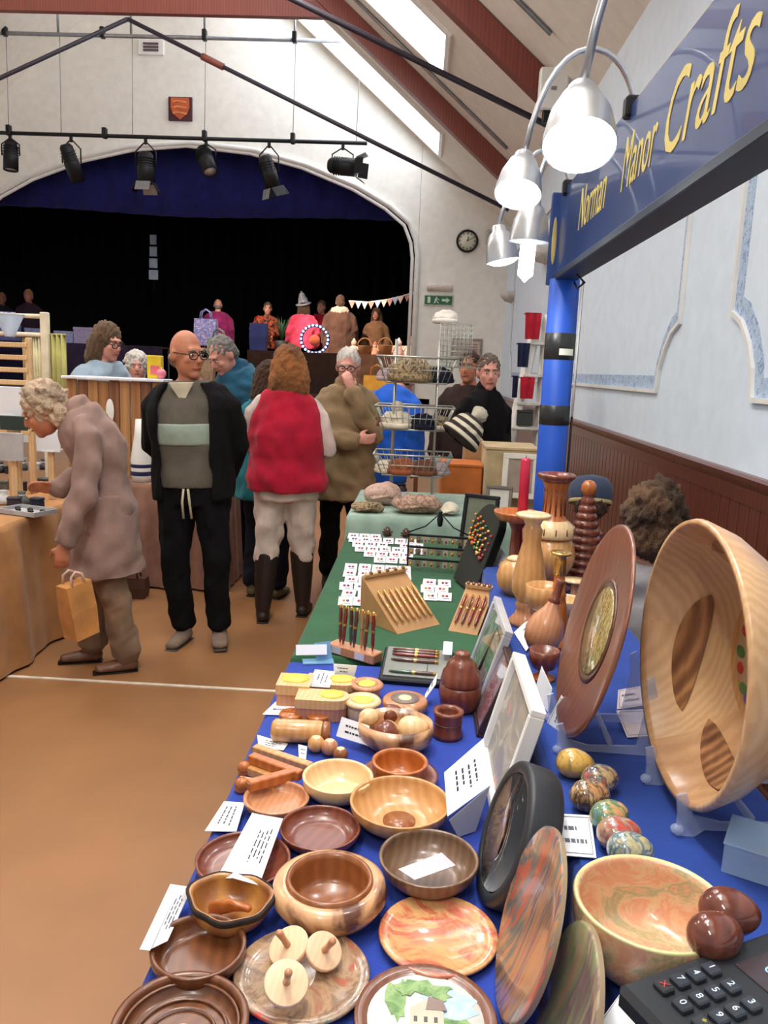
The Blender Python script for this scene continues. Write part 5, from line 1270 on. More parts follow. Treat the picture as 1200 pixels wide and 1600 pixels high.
g = G(); g.ell((.03, .02, .012), (-.01, 0, .016)); g.build('pebble', W['red'], t)
# card reader
KZ = T1 + .095
p1, p7 = pz(1112, 1512, KZ), pz(1063, 1530, KZ); p2 = pz(1125, 1543, KZ)
e1 = (p1 - p7); sp = e1.length / 2; ang = math.atan2(e1.y, e1.x)
t = thing('card_reader', 'black card reader with number keys and a small screen', 'card reader', (p1.x, p1.y, KZ - .02), ang)
Mb = plain('reader_black', (34, 38, 44), .4); Mk = plain('reader_key', (48, 54, 64), .35)
g = G(); g.box((.27, .125, .03), (.025, -.035, -.0), bev=.008); g.build('case', Mb, t)
g = G(); g.box((.09, .075, .002), (.078, -.04, .0155), bev=.0009); sc_ = g.build('screen', plain('screen_glass', (60, 50, 56), .1), t)
for k, d in enumerate('000'):
    text_part(d, .022, plain('lcd_digit', (150, 190, 216), .5), sc_, M4((.062, -.025 - k * .018, .0168), (0, 0, -PI / 2)), name='digit')
sy = (p2 - p1).length
for i, col in enumerate((('1', '4', '7', 'x'), ('2', '5', '8', '0'), ('3', '6', '9', '*'))):
    for j, ch in enumerate(col):
        x, y = -j * sp, -i * sy * .92
        g = G(); g.box((sp * .72, sy * .62, .007), (x, y, .0175), bev=.002); ko = g.build('key', Mk if ch != 'x' else plain('key_dark', (40, 42, 46), .4), t)
        m = plain('key_white', (206, 222, 236), .5) if ch not in 'x*' else (plain('key_red', (190, 50, 50), .5) if ch == 'x' else plain('key_yellow', (200, 190, 80), .5))
        text_part(ch.upper() if ch == 'x' else ch, .012, m, ko, M4((x, y, .0215), (0, 0, -PI / 2)), ext=.0003, name='symbol')
g = G(); g.box((.2, .09, KZ - .02 - T1 - .018), (.025, -.035, -(KZ - .02 - T1 - .018) / 2 - .016), bev=.004); g.build('dock', Mb, t)

# ---------------------------------------------------------------- turned candlesticks and vases on the raised display
def stick(lab, X, Y, prof, mats, name='candlestick', cat='candlestick', seg=32, rot=None, z=T1, extra=None, wob=None):
    t = thing(name, lab, cat, (X, Y, z + .001), rot=rot)
    for k, (nm, pf, m) in enumerate(prof): G().lathe(pf, seg, wob=wob).build(nm, m, t)
    if extra: extra(t)
    return t
p = py(857, 905, 2.72)
t = stick('tall two-tone striped vase with a fluted neck and flared top', p.x, 2.72, [
    ('foot', [(0, 0), (.075, 0), (.078, .01), (.06, .03), (.055, .05)], W['red']),
    ('belly', [(.055, .05), (.08, .09), (.085, .13), (.07, .175), (.055, .185)], W['tan']),
    ('collar', [(.055, .184), (.075, .186), (.078, .195), (.074, .225), (.05, .245)], W['pale']),
    ('neck', [(.05, .244), (.038, .26), (.034, .3), (.036, .35), (.045, .375)], W['orange']),
    ('mouth', [(.045, .374), (.062, .388), (.066, .398), (.06, .404), (.04, .402), (.03, .38), (0, .37)], W['red'])], None, 'turned_vase', 'vase')
for k in range(12):
    a = 2 * PI * k / 12; g = G()
    g.tube([(.0385 * math.cos(a), .0385 * math.sin(a), .262), (.0348 * math.cos(a), .0348 * math.sin(a), .3), (.0368 * math.cos(a), .0368 * math.sin(a), .35)], .0028, 6)
    g.build('dark_stripe', W['red'], t); g = G()
    g.tube([(.0755 * math.cos(a), .0755 * math.sin(a), .222), (.0785 * math.cos(a), .0785 * math.sin(a), .2)], .0022, 6)
    g.build('dark_stripe', W['red'], t)
p = py(818, 985, 2.3)
stick('pale turned candlestick with a flat drip tray at its top', p.x + .005, 2.3, [
    ('base', [(0, 0), (.05, 0), (.052, .012), (.036, .03), (.03, .05), (.036, .06), (.03, .07)], W['pink']),
    ('stem', [(.03, .07), (.048, .1), (.05, .14), (.038, .2), (.026, .25), (.03, .285), (.022, .3)], W['tan']),
    ('drip_tray', [(.022, .3), (.028, .315), (.05, .325), (.052, .332), (.04, .336), (.016, .334), (0, .33)], W['pale'])], None)
p = py(842, 960, 2.2)
stick('goblet with a pale bowl on a reddish stem', p.x + .004, 2.16, [
    ('stem', [(0, 0), (.04, 0), (.04, .008), (.012, .02), (.01, .06), (.016, .085)], W['red']),
    ('cup', [(.016, .084), (.04, .095), (.05, .125), (.052, .158), (.048, .16), (.042, .13), (.03, .108), (0, .102)], W['tan'])], None, 'wooden_goblet', 'goblet')
p = py(868, 980, 2.12)
stick('slim red-brown candlestick with a brass cup', p.x, 2.12, [
    ('base', [(0, 0), (.045, 0), (.047, .012), (.03, .03)], W['orange']),
    ('stem', [(.03, .03), (.034, .07), (.024, .12), (.02, .14), (.0225, .145), (.017, .155), (.014, .2)], W['orange']),
    ('brass_cup', [(.014, .199), (.017, .205), (.016, .24), (.014, .252), (.028, .258), (.028, .264), (.012, .262), (0, .255)], M_brass)], None)
p = py(905, 890, 2.85)
pf = [(0, 0), (.085, 0)]
for k in range(11):
    rr_ = .088 - .0062 * k; z0 = .01 + k * .027; pf += [(rr_ * .86, z0), (rr_, z0 + .006), (rr_, z0 + .016), (rr_ * .84, z0 + .024)]
pf += [(.018, .312), (.02, .32)]
stick('ringed reddish wooden tree shaped like a beehive, with a fluted finial', p.x + .01, 2.85, [('ringed_body', pf, W['red']), ('finial', [(.02, .319), (.027, .33), (.026, .352), (.016, .366), (0, .37)], W['orange'])], None, 'ringed_tree', 'wooden tree')
p = py(858, 1015, 1.93)
stick('pear-shaped red-brown vase with a thin neck, leaning towards the brown plate', p.x - .015, 2.0, [
    ('body', [(0, 0), (.03, .0), (.045, .02), (.05, .05), (.04, .085), (.022, .11), (.014, .13)], W['pink']),
    ('neck', [(.014, .129), (.0175, .133), (.012, .14), (.01, .18), (.013, .19), (.008, .192), (0, .185)], W['red'])], None, 'turned_vase', 'vase', rot=(rad(-2), rad(14), 0), z=T1 + .03)
p = py(848, 1040, 1.88)
stick('red-brown goblet with an open mouth beside the blank card', p.x, 1.87, [
    ('foot', [(0, 0), (.03, 0), (.03, .006), (.012, .014), (.012, .022)], W['orange']),
    ('cup', [(.012, .021), (.028, .03), (.036, .052), (.037, .074), (.034, .075), (.03, .05), (0, .036)], W['red'])], None, 'wooden_goblet', 'goblet')
p = py(806, 880, 2.62)
stick('round pale pot behind the pale candlestick', p.x, 2.62, [('body', [(0, 0), (.03, 0), (.055, .03), (.062, .065), (.05, .105), (.03, .12)], W['tan']), ('lid', [(.03, .119), (.034, .124), (.02, .132), (0, .136)], W['pale'])], None, 'lidded_pot', 'pot')
p = py(792, 815, 2.93)
stick('orange-brown dish raised on a turned stem', p.x + .035, 2.93, [('stem', [(0, 0), (.05, 0), (.05, .01), (.02, .03), (.016, .16), (.03, .19)], W['red']), ('dish', [(.03, .189), (.07, .2), (.085, .225), (.085, .232), (.078, .23), (.06, .212), (0, .204)], W['orange'])], None, 'footed_dish', 'dish')
p = py(882, 912, 2.42)
stick('pale shallow dish lying between the candlesticks and the brown plate', p.x + .01, 2.42, [('dish', bowl_prof(.055, .05, .006, .5), W['pale'])], None, 'wooden_dish', 'dish')
p = py(898, 885, 2.56)
stick('small pale stand with a flat top in front of the ringed tree', p.x + .01, 2.58, [('foot', [(0, 0), (.035, 0), (.03, .012), (.012, .02), (.012, .06)], W['pink']), ('top', [(.012, .059), (.04, .066), (.042, .072), (0, .075)], W['pale'])], None, 'wooden_stand', 'stand')
p = py(832, 800, 2.98)
stick('tall plain red candle standing behind the striped vase', .40, 2.98, [('wax', [(0, 0), (.019, 0), (.019, .415), (.015, .424), (.004, .424), (0, .42)], plain('red_wax', (180, 32, 60), .35)), ('wick', [(.0014, .42), (.0012, .433), (0, .434)], M_black)], None, 'candle', 'candle', seg=20)

# ---------------------------------------------------------------- blue sign frame: post, board, lamps
M_bp = plain('blue_paint', (20, 76, 178), .5, var=.04)
M_bs = plain('navy_sign_paint', (34, 62, 120), .35, var=.04, coat=.4)
M_gold = plain('gold_lettering', (222, 204, 112), .4, var=.06)
PX_, PY_ = .515, 3.12
t = thing('sign_post', 'round blue post with two black bands carrying the sign', 'post', (PX_, PY_, 0))
g = G(); g.cyl(.056, 1.955, 28); g.build('post', M_bp, t)
za, zb = py(880, 562, PY_ - .06).z, py(880, 520, PY_ - .06).z; zc, zd = py(870, 665, PY_ - .06).z, py(870, 634, PY_ - .06).z
for a, b in ((za, zb), (zc, zd)):
    g = G(); g.lathe([(.0565, a), (.0575, a + .001), (.0575, b - .001), (.0565, b)], 28); g.build('tape_band', plain('black_tape', (34, 36, 36), .35), t)
zl = py(885, 550, PY_ - .06).z
g = G(); vs = []; fs = []
for k in range(7):
    a = rad(-100 + k * 10); vs += [(.0585 * math.cos(a), .0585 * math.sin(a), zl - .012), (.0585 * math.cos(a), .0585 * math.sin(a), zl + .012)]
for k in range(6): fs.append((2 * k, 2 * k + 2, 2 * k + 3, 2 * k + 1))
g.add(vs, fs); g.build('paper_label', plain('cream_label', (232, 234, 214), .6), t)
g = G(); g.tube([(.066, -.012, .6), (.064, -.012, 1.2), (.066, -.012, 1.95)], .004, 6); g.build('cable', M_black, t)
g = G(); g.tube([(.06, -.03, 1.45), (.061, -.03, 1.94)], .004, 6); g.build('white_cable', M_trim, t)
SX, S0, S1, Y0, Y1 = .48, 1.962, 2.262, .55, 3.14
t = thing('stall_sign', 'long navy sign board with gold lettering above the woodwork stall', 'sign', (SX, Y0, S0))
g = G(); g.box((.022, Y1 - Y0, S1 - S0), (.011, (Y1 - Y0) / 2, (S1 - S0) / 2), bev=.003); bd = g.build('board', M_bs, t)
g = G(); g.box((.085, Y1 - Y0 + .02, .024), (.035, (Y1 - Y0) / 2, -.0), bev=.003); g.build('bottom_rail', plain('dark_navy_rail', (28, 44, 66), .5), t)
g = G(); g.box((.06, .03, S1 - S0 + .03), (-.0, Y1 - Y0 + .005, (S1 - S0) / 2 - .012), bev=.003); ep = g.build('end_post', M_bs, t)
g = G(); g.ell((.009, .002, .085), (-.014, Y1 - Y0 - .012, .13)); g.build('gold_crest', plain('gold_crest_paint', (176, 160, 96), .4), ep)
FT = MX(((0, 0, -1, 0), (-1, 0, 0, 0), (0, 1, 0, 0), (0, 0, 0, 1)))      # text plane facing the aisle, reading towards the camera
def sign_word(w, ya, yb, size):
    yc = (ya + yb) / 2
    o = text_part(w, size, M_gold, bd, MX.Translation((-.0008, yc - Y0, .155)) @ FT, .32, .0006)
    xs = [v.co.y for v in o.data.vertices]; k = (yb - ya) / (max(xs) - min(xs)); c = (max(xs) + min(xs)) / 2
    for v in o.data.vertices: v.co.y = (v.co.y - c) * k + yc - Y0
a = px(1040, 210, SX).y; b = px(1190, 45, SX).y
sign_word('Crafts', b, a, .21); sign_word('Manor', px(1040, 205, SX).y + .06, px(970, 300, SX).y, .18); sign_word('Norman', px(955, 290, SX).y + .06, px(903, 365, SX).y, .18)
g = G(); g.tube([(.03, 2.3, -.02), (.05, 2.26, -.05), (.045, 2.36, -.06), (.05, 2.45, -.03)], .004, 6); g.build('loose_wire', M_black, t)
M_chrome = plain('brushed_silver', (196, 200, 206), .3, .7)
M_bulb = glow('lamp_bulb', (250, 252, 255), 9)
def sign_lamp(xp, yp, Y, wpx, lab, e, tilt=(0, 0), cfl=False):
    c = py(xp, yp, Y); k = per_px(c); r = wpx / 2 * k
    t = thing('clip_lamp', lab, 'lamp', c, rot=(tilt[0], tilt[1], 0), group='silver lamps on the sign')
    g = G(); g.lathe([(r, 0), (r * .98, r * .25), (r * .85, r * 1.0), (r * .6, r * 1.6), (r * .42, r * 1.75), (r * .4, r * 2.0), (r * .3, r * 2.1), (0, r * 2.1)], 30)
    g.lathe([(r * .98, .001), (r * .95, r * .25), (r * .8, r * 1.0), (r * .5, r * 1.5), (0, r * 1.6)], 30); g.build('shade', M_chrome, t)
    if cfl:
        g = G(); g.tube([(-.012, 0, r * .4), (-.012, 0, -r * 1.6), (0, 0, -r * 1.8), (.012, 0, -r * 1.6), (.012, 0, r * .4)], .011, 8); g.build('bulb', M_bulb, t)
    else:
        g = G(); g.ell((r * .9, r * .9, r * .34), (0, 0, r * .08)); g.build('bulb', M_bulb, t)
    inv = (MX.Translation(c) @ Euler((tilt[0], tilt[1], 0)).to_matrix().to_4x4()).inverted()
    end = inv @ V((SX + .01, Y + .12, S1 + .0)); top = inv @ V((c.x + .06, c.y + .05, S1 + .12 + .06 * (1 - cfl))); top2 = inv @ V((SX - .03, Y + .1, S1 + .16))
    P0 = V((0, 0, r * 2.05)); g = G(); pts = []
    for q in range(15):
        u = q / 14; pts.append((P0 * (1 - u) ** 3 + 3 * top * u * (1 - u) ** 2 + 3 * top2 * u * u * (1 - u) + end * u ** 3))
    g.tube(pts, .007, 8); g.build('gooseneck', M_chrome, t)
    g = G(); g.box((.05, .04, .05), (0, 0, 0), inv @ MX.Translation((SX + .011, Y + .12, S1 - .005)), bev=.005); g.build('clamp', M_black, t)
    L = bpy.data.lights.new('lamp_light', 'SPOT'); L.energy = e; L.spot_size = rad(150); L.spot_blend = .6; L.shadow_soft_size = r * .8; L.color = (.94, .97, 1)
    o = bpy.data.objects.new('lamp_light', L); COL.objects.link(o); o.parent = t; o.location = (0, 0, -r * .35)
sign_lamp(905, 228, 1.2, 116, 'nearest big silver lamp on a gooseneck over the lettering Manor', 9, (rad(-30), rad(4)))
sign_lamp(809, 304, 2.02, 74, 'silver lamp with a glowing round bulb next along the sign', 9, (rad(-26), rad(8)))
sign_lamp(826, 378, 2.5, 62, 'silver lamp with a long white tube bulb hanging below it', 6, (rad(2), rad(2)), True)
sign_lamp(786, 408, 2.9, 52, 'small silver lamp at the far end of the sign', 6, (rad(0), rad(-12)))

# ================================================================== jewellery and pens on the green table
def upm(loc, rz=0.0, rot=None): return M4(loc, rot if rot else (0, 0, rz))
# earring cards in two blocks: each a small bent card with a coloured pair of studs
M_cardw = plain('earring_card_white', (228, 226, 232), .6, var=.01)
STUD = [plain('stud_%d' % k, c, .3) for k, c in enumerate(((190, 40, 70), (120, 60, 110), (150, 40, 50), (80, 80, 90), (196, 150, 60)))]
ck = G(); ck.box((.052, .046, .0012), (0, 0, 0)); CARDM = ck.mesh('card', M_cardw)
cf = G(); cf.box((.052, .009, .0012), (0, 0, 0)); FOLDM = cf.mesh('folded_edge', M_cardw)
sk_ = G(); sk_.ell((.006, .006, .003), (-.006, 0, .002), seg=8, rings=6); STM = [sk_.mesh('stud', m) for m in STUD]
pkk = G(); pkk.box((.024, .0022, .0004), (.006, 0, .0008)); PRM = pkk.mesh('printed_line', M_ink)
def earring_cards(rows, lab, grp):
    rd = random.Random(3)
    for i, (xs, Y, X0) in enumerate(rows):
        for k in range(xs):
            if rd.random() < .06: continue
            x = X0 + k * .057 + rd.uniform(-.003, .003); y = Y + rd.uniform(-.004, .004)
            t = thing('earring_card', lab, 'card', (x, y, T0 + .0185), rad(rd.uniform(-6, 6)), grp)
            tl = rad(24)
            put('card', CARDM, t, (0, 0, -.005), (tl, 0, 0)); put('folded_edge', FOLDM, t, (0, .0235, .003), (-rad(48), 0, 0))
            for s in (0, .014): put('stud', STM[rd.choice((0, 0, 1, 2, 3, 4))], t, (s, .003, -.004), (tl, 0, 0))
            put('printed_line', PRM, t, (0, -.011, -.0095), (tl, 0, 0))
earring_cards([(4, 2.80, -.24), (4, 2.90, -.235), (5, 3.0, -.255), (5, 3.1, -.245), (5, 3.2, -.26), (5, 3.31, -.265)], 'small white earring card in the block nearest the pen displays', 'front block of earring cards')
earring_cards([(3, 3.47, -.15), (5, 3.57, -.2), (6, 3.67, -.25), (6, 3.77, -.27), (6, 3.87, -.3), (3, 3.95, -.31)], 'small white earring card in the block nearest the pale green cloth', 'back block of earring cards')
earring_cards([(2, 2.92, .07), (2, 3.02, .06), (2, 3.11, .07)], 'small white earring card beside the black necklace board', 'earring cards by the necklace board')
# pine-cone ornaments
for xp, yp, lab in ((605, 832, 'small dark pine cone standing behind the earring cards'), (634, 834, 'small dark pine cone nearest the black jewellery rack')):
    c = pz(xp, yp + 6, T0); t = thing('pine_cone', lab, 'pine cone', (c.x, c.y - .02, T0 + .001), group='pine cones')
    g = G(); g.lathe([(0, 0), (.016, .005), (.02, .02), (.012, .045), (0, .055)], 12); g.build('core', W['dark'], t)
    for k in range(24):
        a = k * 2.4; z = .006 + k * .0019; q = .022 * math.sin(PI * min(1, .25 + k / 30)) + .002
        g = G(); g.ell((.008, .006, .0025), (0, 0, 0), M4((q * math.cos(a), q * math.sin(a), z), (0, rad(-25), a)), seg=8, rings=4); g.build('scale', plain('cone_scale', (74, 46, 36), .7), t)
# black earring rack
c = pz(680, 900, T0); t = thing('earring_rack', 'black wire rack hung with rows of small earrings', 'jewellery stand', (c.x + .01, c.y + .05, T0 + .001), rad(-6))
for s in (-1, 1):
    g = G(); g.tube([(s * .13, .06, 0), (s * .13, 0, .02), (s * .13, 0, .17)], .004, 6); g.build('upright', M_black, t)
for k in range(3):
    z = .055 + k * .052
    g = G(); g.box((.27, .012, .008), (0, 0, z)); g.build('bar', M_black, t)
    for j in range(9):
        g = G(); x = -.115 + j * .029; g.box((.02, .002, .026), (x, -.008, z - .018)); e = g.build('earring_tag', plain('kraft_tag_%d' % (j % 3), ((150, 128, 96), (120, 96, 70), (168, 152, 124))[j % 3], .7), t)
        g = G(); g.ell((.005, .003, .006), (x, -.011, z - .02), seg=8, rings=6); g.build('earring', (M_brass, STUD[3], STUD[1])[j % 3], e)
for s in (-1, 1):
    g = G(); g.tube([(0, 0, .26), (s * .06, 0, .2), (s * .13, 0, .17)], .003, 6); g.build('scroll_arm', M_black, t)
g = G(); g.lathe([(0, .2), (.01, .205), (.014, .235), (.006, .255), (.01, .265), (0, .275)], 12); g.build('finial', M_black, t)
# black necklace board
c = pz(718, 930, T0); t = thing('necklace_board', 'tall black velvet necklace board with a rounded top, bright beads on its front', 'jewellery stand', (c.x + .05, c.y + .1, T0 + .001), rad(-74))
M_vel = cloth('black_velvet', (18, 20, 18), 200, .95)
Mb_ = M4((0, 0, 0), (rad(72), 0, 0))
pts = [(-.12, 0), (.12, 0), (.12, .25)] + [(.12 * math.cos(rad(a)), .25 + .09 * math.sin(rad(a))) for a in range(15, 180, 15)] + [(-.12, .25)]
g = G(); g.prism(pts, .03, Mb_); g.build('board', M_vel, t)
g = G(); g.prism([(x * 1.03, y * 1.02) for x, y in pts], .006, Mb_ @ M4((0, 0, .03))); g.build('edge_binding', plain('olive_binding', (30, 32, 26), .8), t)
rd = random.Random(9)
for k in range(5):
    col = ((200, 150, 70), (214, 96, 40), (70, 110, 60), (226, 190, 110), (150, 60, 60))[k]
    x0 = -.09 + k * .04
    for j in range(11):
        u = j / 10 * PI; x = x0 + .03 * math.cos(u); y = .28 - .1 * math.sin(u) - k * .012
        g = G(); g.ell((.0065, .0065, .0065), (x, y, .042), Mb_, seg=8, rings=6); g.build('bead', plain('bead_%d' % k, col, .2, .5 if k in (0, 3) else 0), t)
g = G(); g.box((.03, .16, .006), (0, .08, -.03), Mb_ @ M4((0, 0, 0), (rad(24), 0, 0))); g.build('back_strut', M_vel, t)
def plain_frame(lab, c, w, h, rz, fm, im, tilt=rad(-12), name='photo_frame', bw=.018):
    t = thing(name, lab, 'frame', c, rot=(tilt, 0, rz))
    for x0, z0, x1, z1 in ((-w / 2, 0, w / 2, bw), (-w / 2, h - bw, w / 2, h), (-w / 2, bw, -w / 2 + bw, h - bw), (w / 2 - bw, bw, w / 2, h - bw)):
        g = G(); g.box((x1 - x0, .018, z1 - z0), ((x0 + x1) / 2, 0, (z0 + z1) / 2), bev=.003); g.build('frame_side', fm, t)
    g = G(); g.box((w - 2 * bw, .004, h - 2 * bw), (0, .002, h / 2)); g.build('print', im, t)
    return t
c = pz(745, 850, T0); c = py(738, 838, 3.55)
plain_frame('black frame with a mirror-like panel standing behind the necklace board', (c.x + .02, 3.62, T0 + .002), .17, .30, rad(-25), M_black, plain('dull_mirror', (120, 124, 104), .2, .4))
plain_frame('grey frame with a small print beyond the black frame', (py(778, 790, 4.2).x, 4.2, .847), .14, .17, rad(-12), plain('grey_brown_frame', (110, 96, 88), .6), plain('pale_print', (196, 190, 180), .6))
# row of dark boxes on the green table beyond the pictures
for k, (xp, yp, lab) in enumerate(((748, 935, 'small grey-brown jewellery box beside the green leaf picture'), (754, 905, 'small dark jewellery box beyond the grey-brown one'))):
    c = pz(xp, yp + 12, T0); t = thing('jewellery_box', lab, 'box', (c.x, c.y, T0 + .001), rad(-70))
    g = G(); g.box((.09, .05, .035), (0, 0, .0175), bev=.004); g.build('base', plain('jbox_%d' % k, ((110, 96, 92), (44, 40, 50))[k], .6), t)
    g = G(); g.box((.092, .052, .018), (0, 0, .046), bev=.004); g.build('lid', MATS['jbox_%d' % k], t)
# pens
PENC = [plain('pen_%d' % k, c, .25, coat=.6) for k, c in enumerate(((110, 62, 44), (130, 40, 30), (60, 90, 74), (84, 52, 44), (190, 140, 80)))]
def pen(parent, M, L=.13, m=0):
    g = G(); r = .0055
    g.lathe([(0, 0), (.002, 0), (r * .7, .012), (r, .02), (r, L * .48)], 12, M); o = g.build('pen', PENC[m % 5], parent)
    g = G(); g.lathe([(r * 1.15, L * .48), (r * 1.2, L * .51), (r * 1.1, L * .54)], 12, M); g.lathe([(r * .9, L - .012), (r * .85, L - .002), (0, L)], 12, M)
    g.tube([M @ V((r * 1.3, 0, L * .62)), M @ V((r * 1.4, 0, L * .97))], .0012, 5); g.build('gold_fitting', M_brass, o)
    g = G(); g.lathe([(r, L * .54), (r * 1.1, L * .7), (r * .9, L - .011)], 12, M); g.build('cap', PENC[(m + (m == 2)) % 5], o)
c = pz(553, 1030, T0); a, b = pz(516, 1020, T0), pz(592, 1042, T0); an = math.atan2((b - a).y, (b - a).x)
t = thing('pen_block', 'long wooden block with upright pens and two price labels', 'pen stand', (c.x, c.y + .02, T0 + .001), an)
g = G(); g.box((.17, .05, .03), (0, 0, .015), bev=.003); g.build('block', W['pink'], t)
for x in (-.05, .035):
    g = G(); g.box((.034, .0012, .02), (x, -.0258, .015)); g.build('price_label', plain('lilac_label', (206, 204, 220), .6), t)
for k in range(7): pen(t, M4((-.06 + k * .02, .006 * (-1) ** k, .028), (rad(3 * (-1) ** k), rad(2), 0)), .125, k)
def pen_ramp(lab, c, rz, w, d, h, n, mk):
    t = thing('pen_ramp', lab, 'pen stand', c, rz)
    th_ = math.atan2(h, d); M = M4((0, 0, .004), (th_, 0, 0)); L = math.hypot(d, h)
    g = G(); g.prism([(0, 0), (d, 0), (d, h)], w, MX(((0, 0, 1, -w / 2), (1, 0, 0, 0), (0, 1, 0, 0), (0, 0, 0, 1)))); g.build('wedge', plain('tan_leather', (176, 132, 86), .7), t)
    for k in range(n):
        x = -w / 2 + w * (k + .7) / (n + .4); pen(t, M @ M4((x, L * .12, .008), (-PI / 2, 0, 0)), min(.14, L * .8), mk[k % len(mk)])
    g = G(); g.box((w * .98, .012, .02), (0, L * .95, .01), M, bev=.003); g.build('top_rail', W['pale'], t)
    for k in range(5):
        g = G(); g.lathe([(0, 0), (.007, 0), (.007, .003), (0, .004)], 12, M @ M4((-w * .38 + k * w * .19, L * .95, .02))); g.build('inlay_dot', W['red'], t)
pen_ramp('sloping tan display of seven bamboo pens', (.03, 2.56, T0 + .001), rad(42), .19, .2, .15, 7, (4,))
c = pz(722, 985, T0); pen_ramp('small sloping display of red and gold pens by the green leaf picture', (c.x, c.y - .03, T0 + .001), rad(-20), .1, .19, .11, 4, (1, 0, 1))
# pen case
c = pz(652, 1040, T0 + .03); t = thing('pen_case', 'open black pen case lined in grey with pens and a white label', 'pen case', (c.x, c.y, T0 + .001), rad(-4))
g = G(); g.box((.2, .16, .022), (0, 0, .012), M4((0, 0, .012), (rad(14), 0, 0)), bev=.004); g.build('case', M_black, t)
Mc = M4((0, 0, .0365), (rad(14), 0, 0))
g = G(); g.box((.18, .14, .004), (0, 0, 0), Mc); g.build('grey_lining', cloth('grey_lining', (140, 142, 138)), t)
for k, (y, m) in enumerate(((.055, 0), (.042, 3), (.028, 1), (.002, 3), (-.055, 2))): pen(t, Mc @ M4((-.075, y, .006), (0, PI / 2, 0)), .135, m)
g = G(); g.tube([Mc @ V((.03, .07, .009)), Mc @ V((.03, -.07, .009))], .0008, 5); g.build('elastic', M_black, t)
g = G(); g.box((.026, .045, .0015), (.082, .05, .013), Mc @ M4((0, 0, 0), (rad(20), 0, 0))); g.build('label', M_paper, t)
# clear leaflet holder
c = pz(497, 1035, T0); t = thing('leaflet_holder', 'clear blue leaflet holder with a white slip at the green cloth edge', 'holder', (c.x, c.y, T0 + .001), rad(12))
g = G(); g.box((.05, .003, .055), (.02, 0, .0285), M4((0, 0, 0), (rad(-18), 0, rad(20)))); g.build('back', clear('blue_acrylic', (130, 180, 220), .1, 1.2, alpha=.7), t)
g = G(); g.box((.09, .002, .03), (-.02, -.012, .035), M4((0, 0, 0), (rad(-25), 0, 0))); g.build('slip', M_paper, t)
g = G(); g.box((.09, .04, .003), (0, 0, .002)); g.build('tray', MATS['blue_acrylic'], t)

# ================================================================== wire baskets of hats on the pale green cloth
RZ, RY = .846, 4.62
cx = py(643, 760, RY).x
t = thing('basket_rack', 'tall rack of silver wire baskets on the pale green cloth', 'rack', (cx, RY, RZ))
M_wire = plain('silver_wire', (190, 190, 182), .35, .7)
BW, BD = .44, .27
def zpx(y, Y=RY - .12): return py(643, y, Y).z - RZ
for sx in (-1, 1):
    for sy in (-1, 1):
        g = G(); g.tube([(sx * .12, sy * .1, 0), (sx * .12, sy * .1, zpx(545) + .05)], .006, 8); g.build('upright', M_wire, t)
BZ = [zpx(744), zpx(672), zpx(598)]
for k, z in enumerate(BZ):
    g = G(); h = .12 + .01 * k; fl = .05
    lo = [(-BW / 2 + fl, -BD / 2 + .02), (BW / 2 - fl, -BD / 2 + .02), (BW / 2 - fl, BD / 2), (-BW / 2 + fl, BD / 2)]
    hi = [(-BW / 2, -BD / 2 - .03), (BW / 2, -BD / 2 - .03), (BW / 2, BD / 2), (-BW / 2, BD / 2)]
    for ring_, zz, rr_ in ((lo, z, .0045), (hi, z + h, .0055), ([(a[0] * .5 + b[0] * .5, a[1] * .5 + b[1] * .5) for a, b in zip(lo, hi)], z + h / 2, .003)):
        for i in range(4): g.tube([(*ring_[i], zz), (*ring_[(i + 1) % 4], zz)], rr_, 6)
    for i in range(4):
        m = 12 if i % 2 == 0 else 7
        for j in range(m + 1):
            u = j / m; a = V(lo[i]).lerp(V(lo[(i + 1) % 4]), u); b = V(hi[i]).lerp(V(hi[(i + 1) % 4]), u)
            g.tube([(a.x, a.y, z), (b.x, b.y, z + h)], .0022, 5)
    for j in range(13):
        x = lo[0][0] + (lo[1][0] - lo[0][0]) * j / 12; g.tube([(x, lo[0][1], z), (x, lo[2][1], z)], .0022, 5)
    o = g.build('wire_basket', M_wire, t); o['kind'] = 'stuff'
# wire cube on top
c = py(704, 586, RY); t2 = thing('wire_cage', 'upright wire mesh cage standing on the top basket', 'cage', (c.x + .02, RY + .05, RZ + zpx(600) + .1))
g = G(); cw, chh = .18, .24
for i in range(9):
    x = -cw / 2 + cw * i / 8
    for y in (-.08, .08): g.tube([(x, y, 0), (x, y, chh)], .002, 5)
for z in [chh * q / 8 for q in range(9)]:
    for y in (-.08, .08): g.tube([(-cw / 2, y, z), (cw / 2, y, z)], .002, 5)
    for s in (-1, 1): g.tube([(s * cw / 2, -.08, z), (s * cw / 2, .08, z)], .002, 5)
o = g.build('mesh_sides', M_wire, t2); o['kind'] = 'stuff'
g = G(); g.box((cw + .16, .19, .006), (-.03, 0, .002)); g.build('shelf_board', plain('grey_green_board', (140, 150, 136), .6), t2)
def hat(lab, c, r, m, m2=None, pom=None, rot=(0, 0, 0), sq=.75):
    t = thing('knitted_hat', lab, 'hat', c, rot=rot, group='hats in the wire baskets')
    g = G(); g.lathe([(0, .004), (r * .9, 0), (r, r * .2), (r * .95, r * .6), (r * .6, r * sq * 1.25), (0, r * sq * 1.4)], 20); solid(g, 'crown', m, t, .012, 2, .006, 30)
    g = G(); g.lathe([(r * .92, -.002), (r * 1.06, r * .02), (r * 1.08, r * .22), (r * 1.0, r * .32), (r * .9, r * .2)], 24); g.build('brim', m2 or m, t)
    if pom: g = G(); g.ell((r * .42,) * 3, (0, 0, r * sq * 1.4 + r * .2)); solid(g, 'pompom', pom, t, .012, 1, .006, 60)
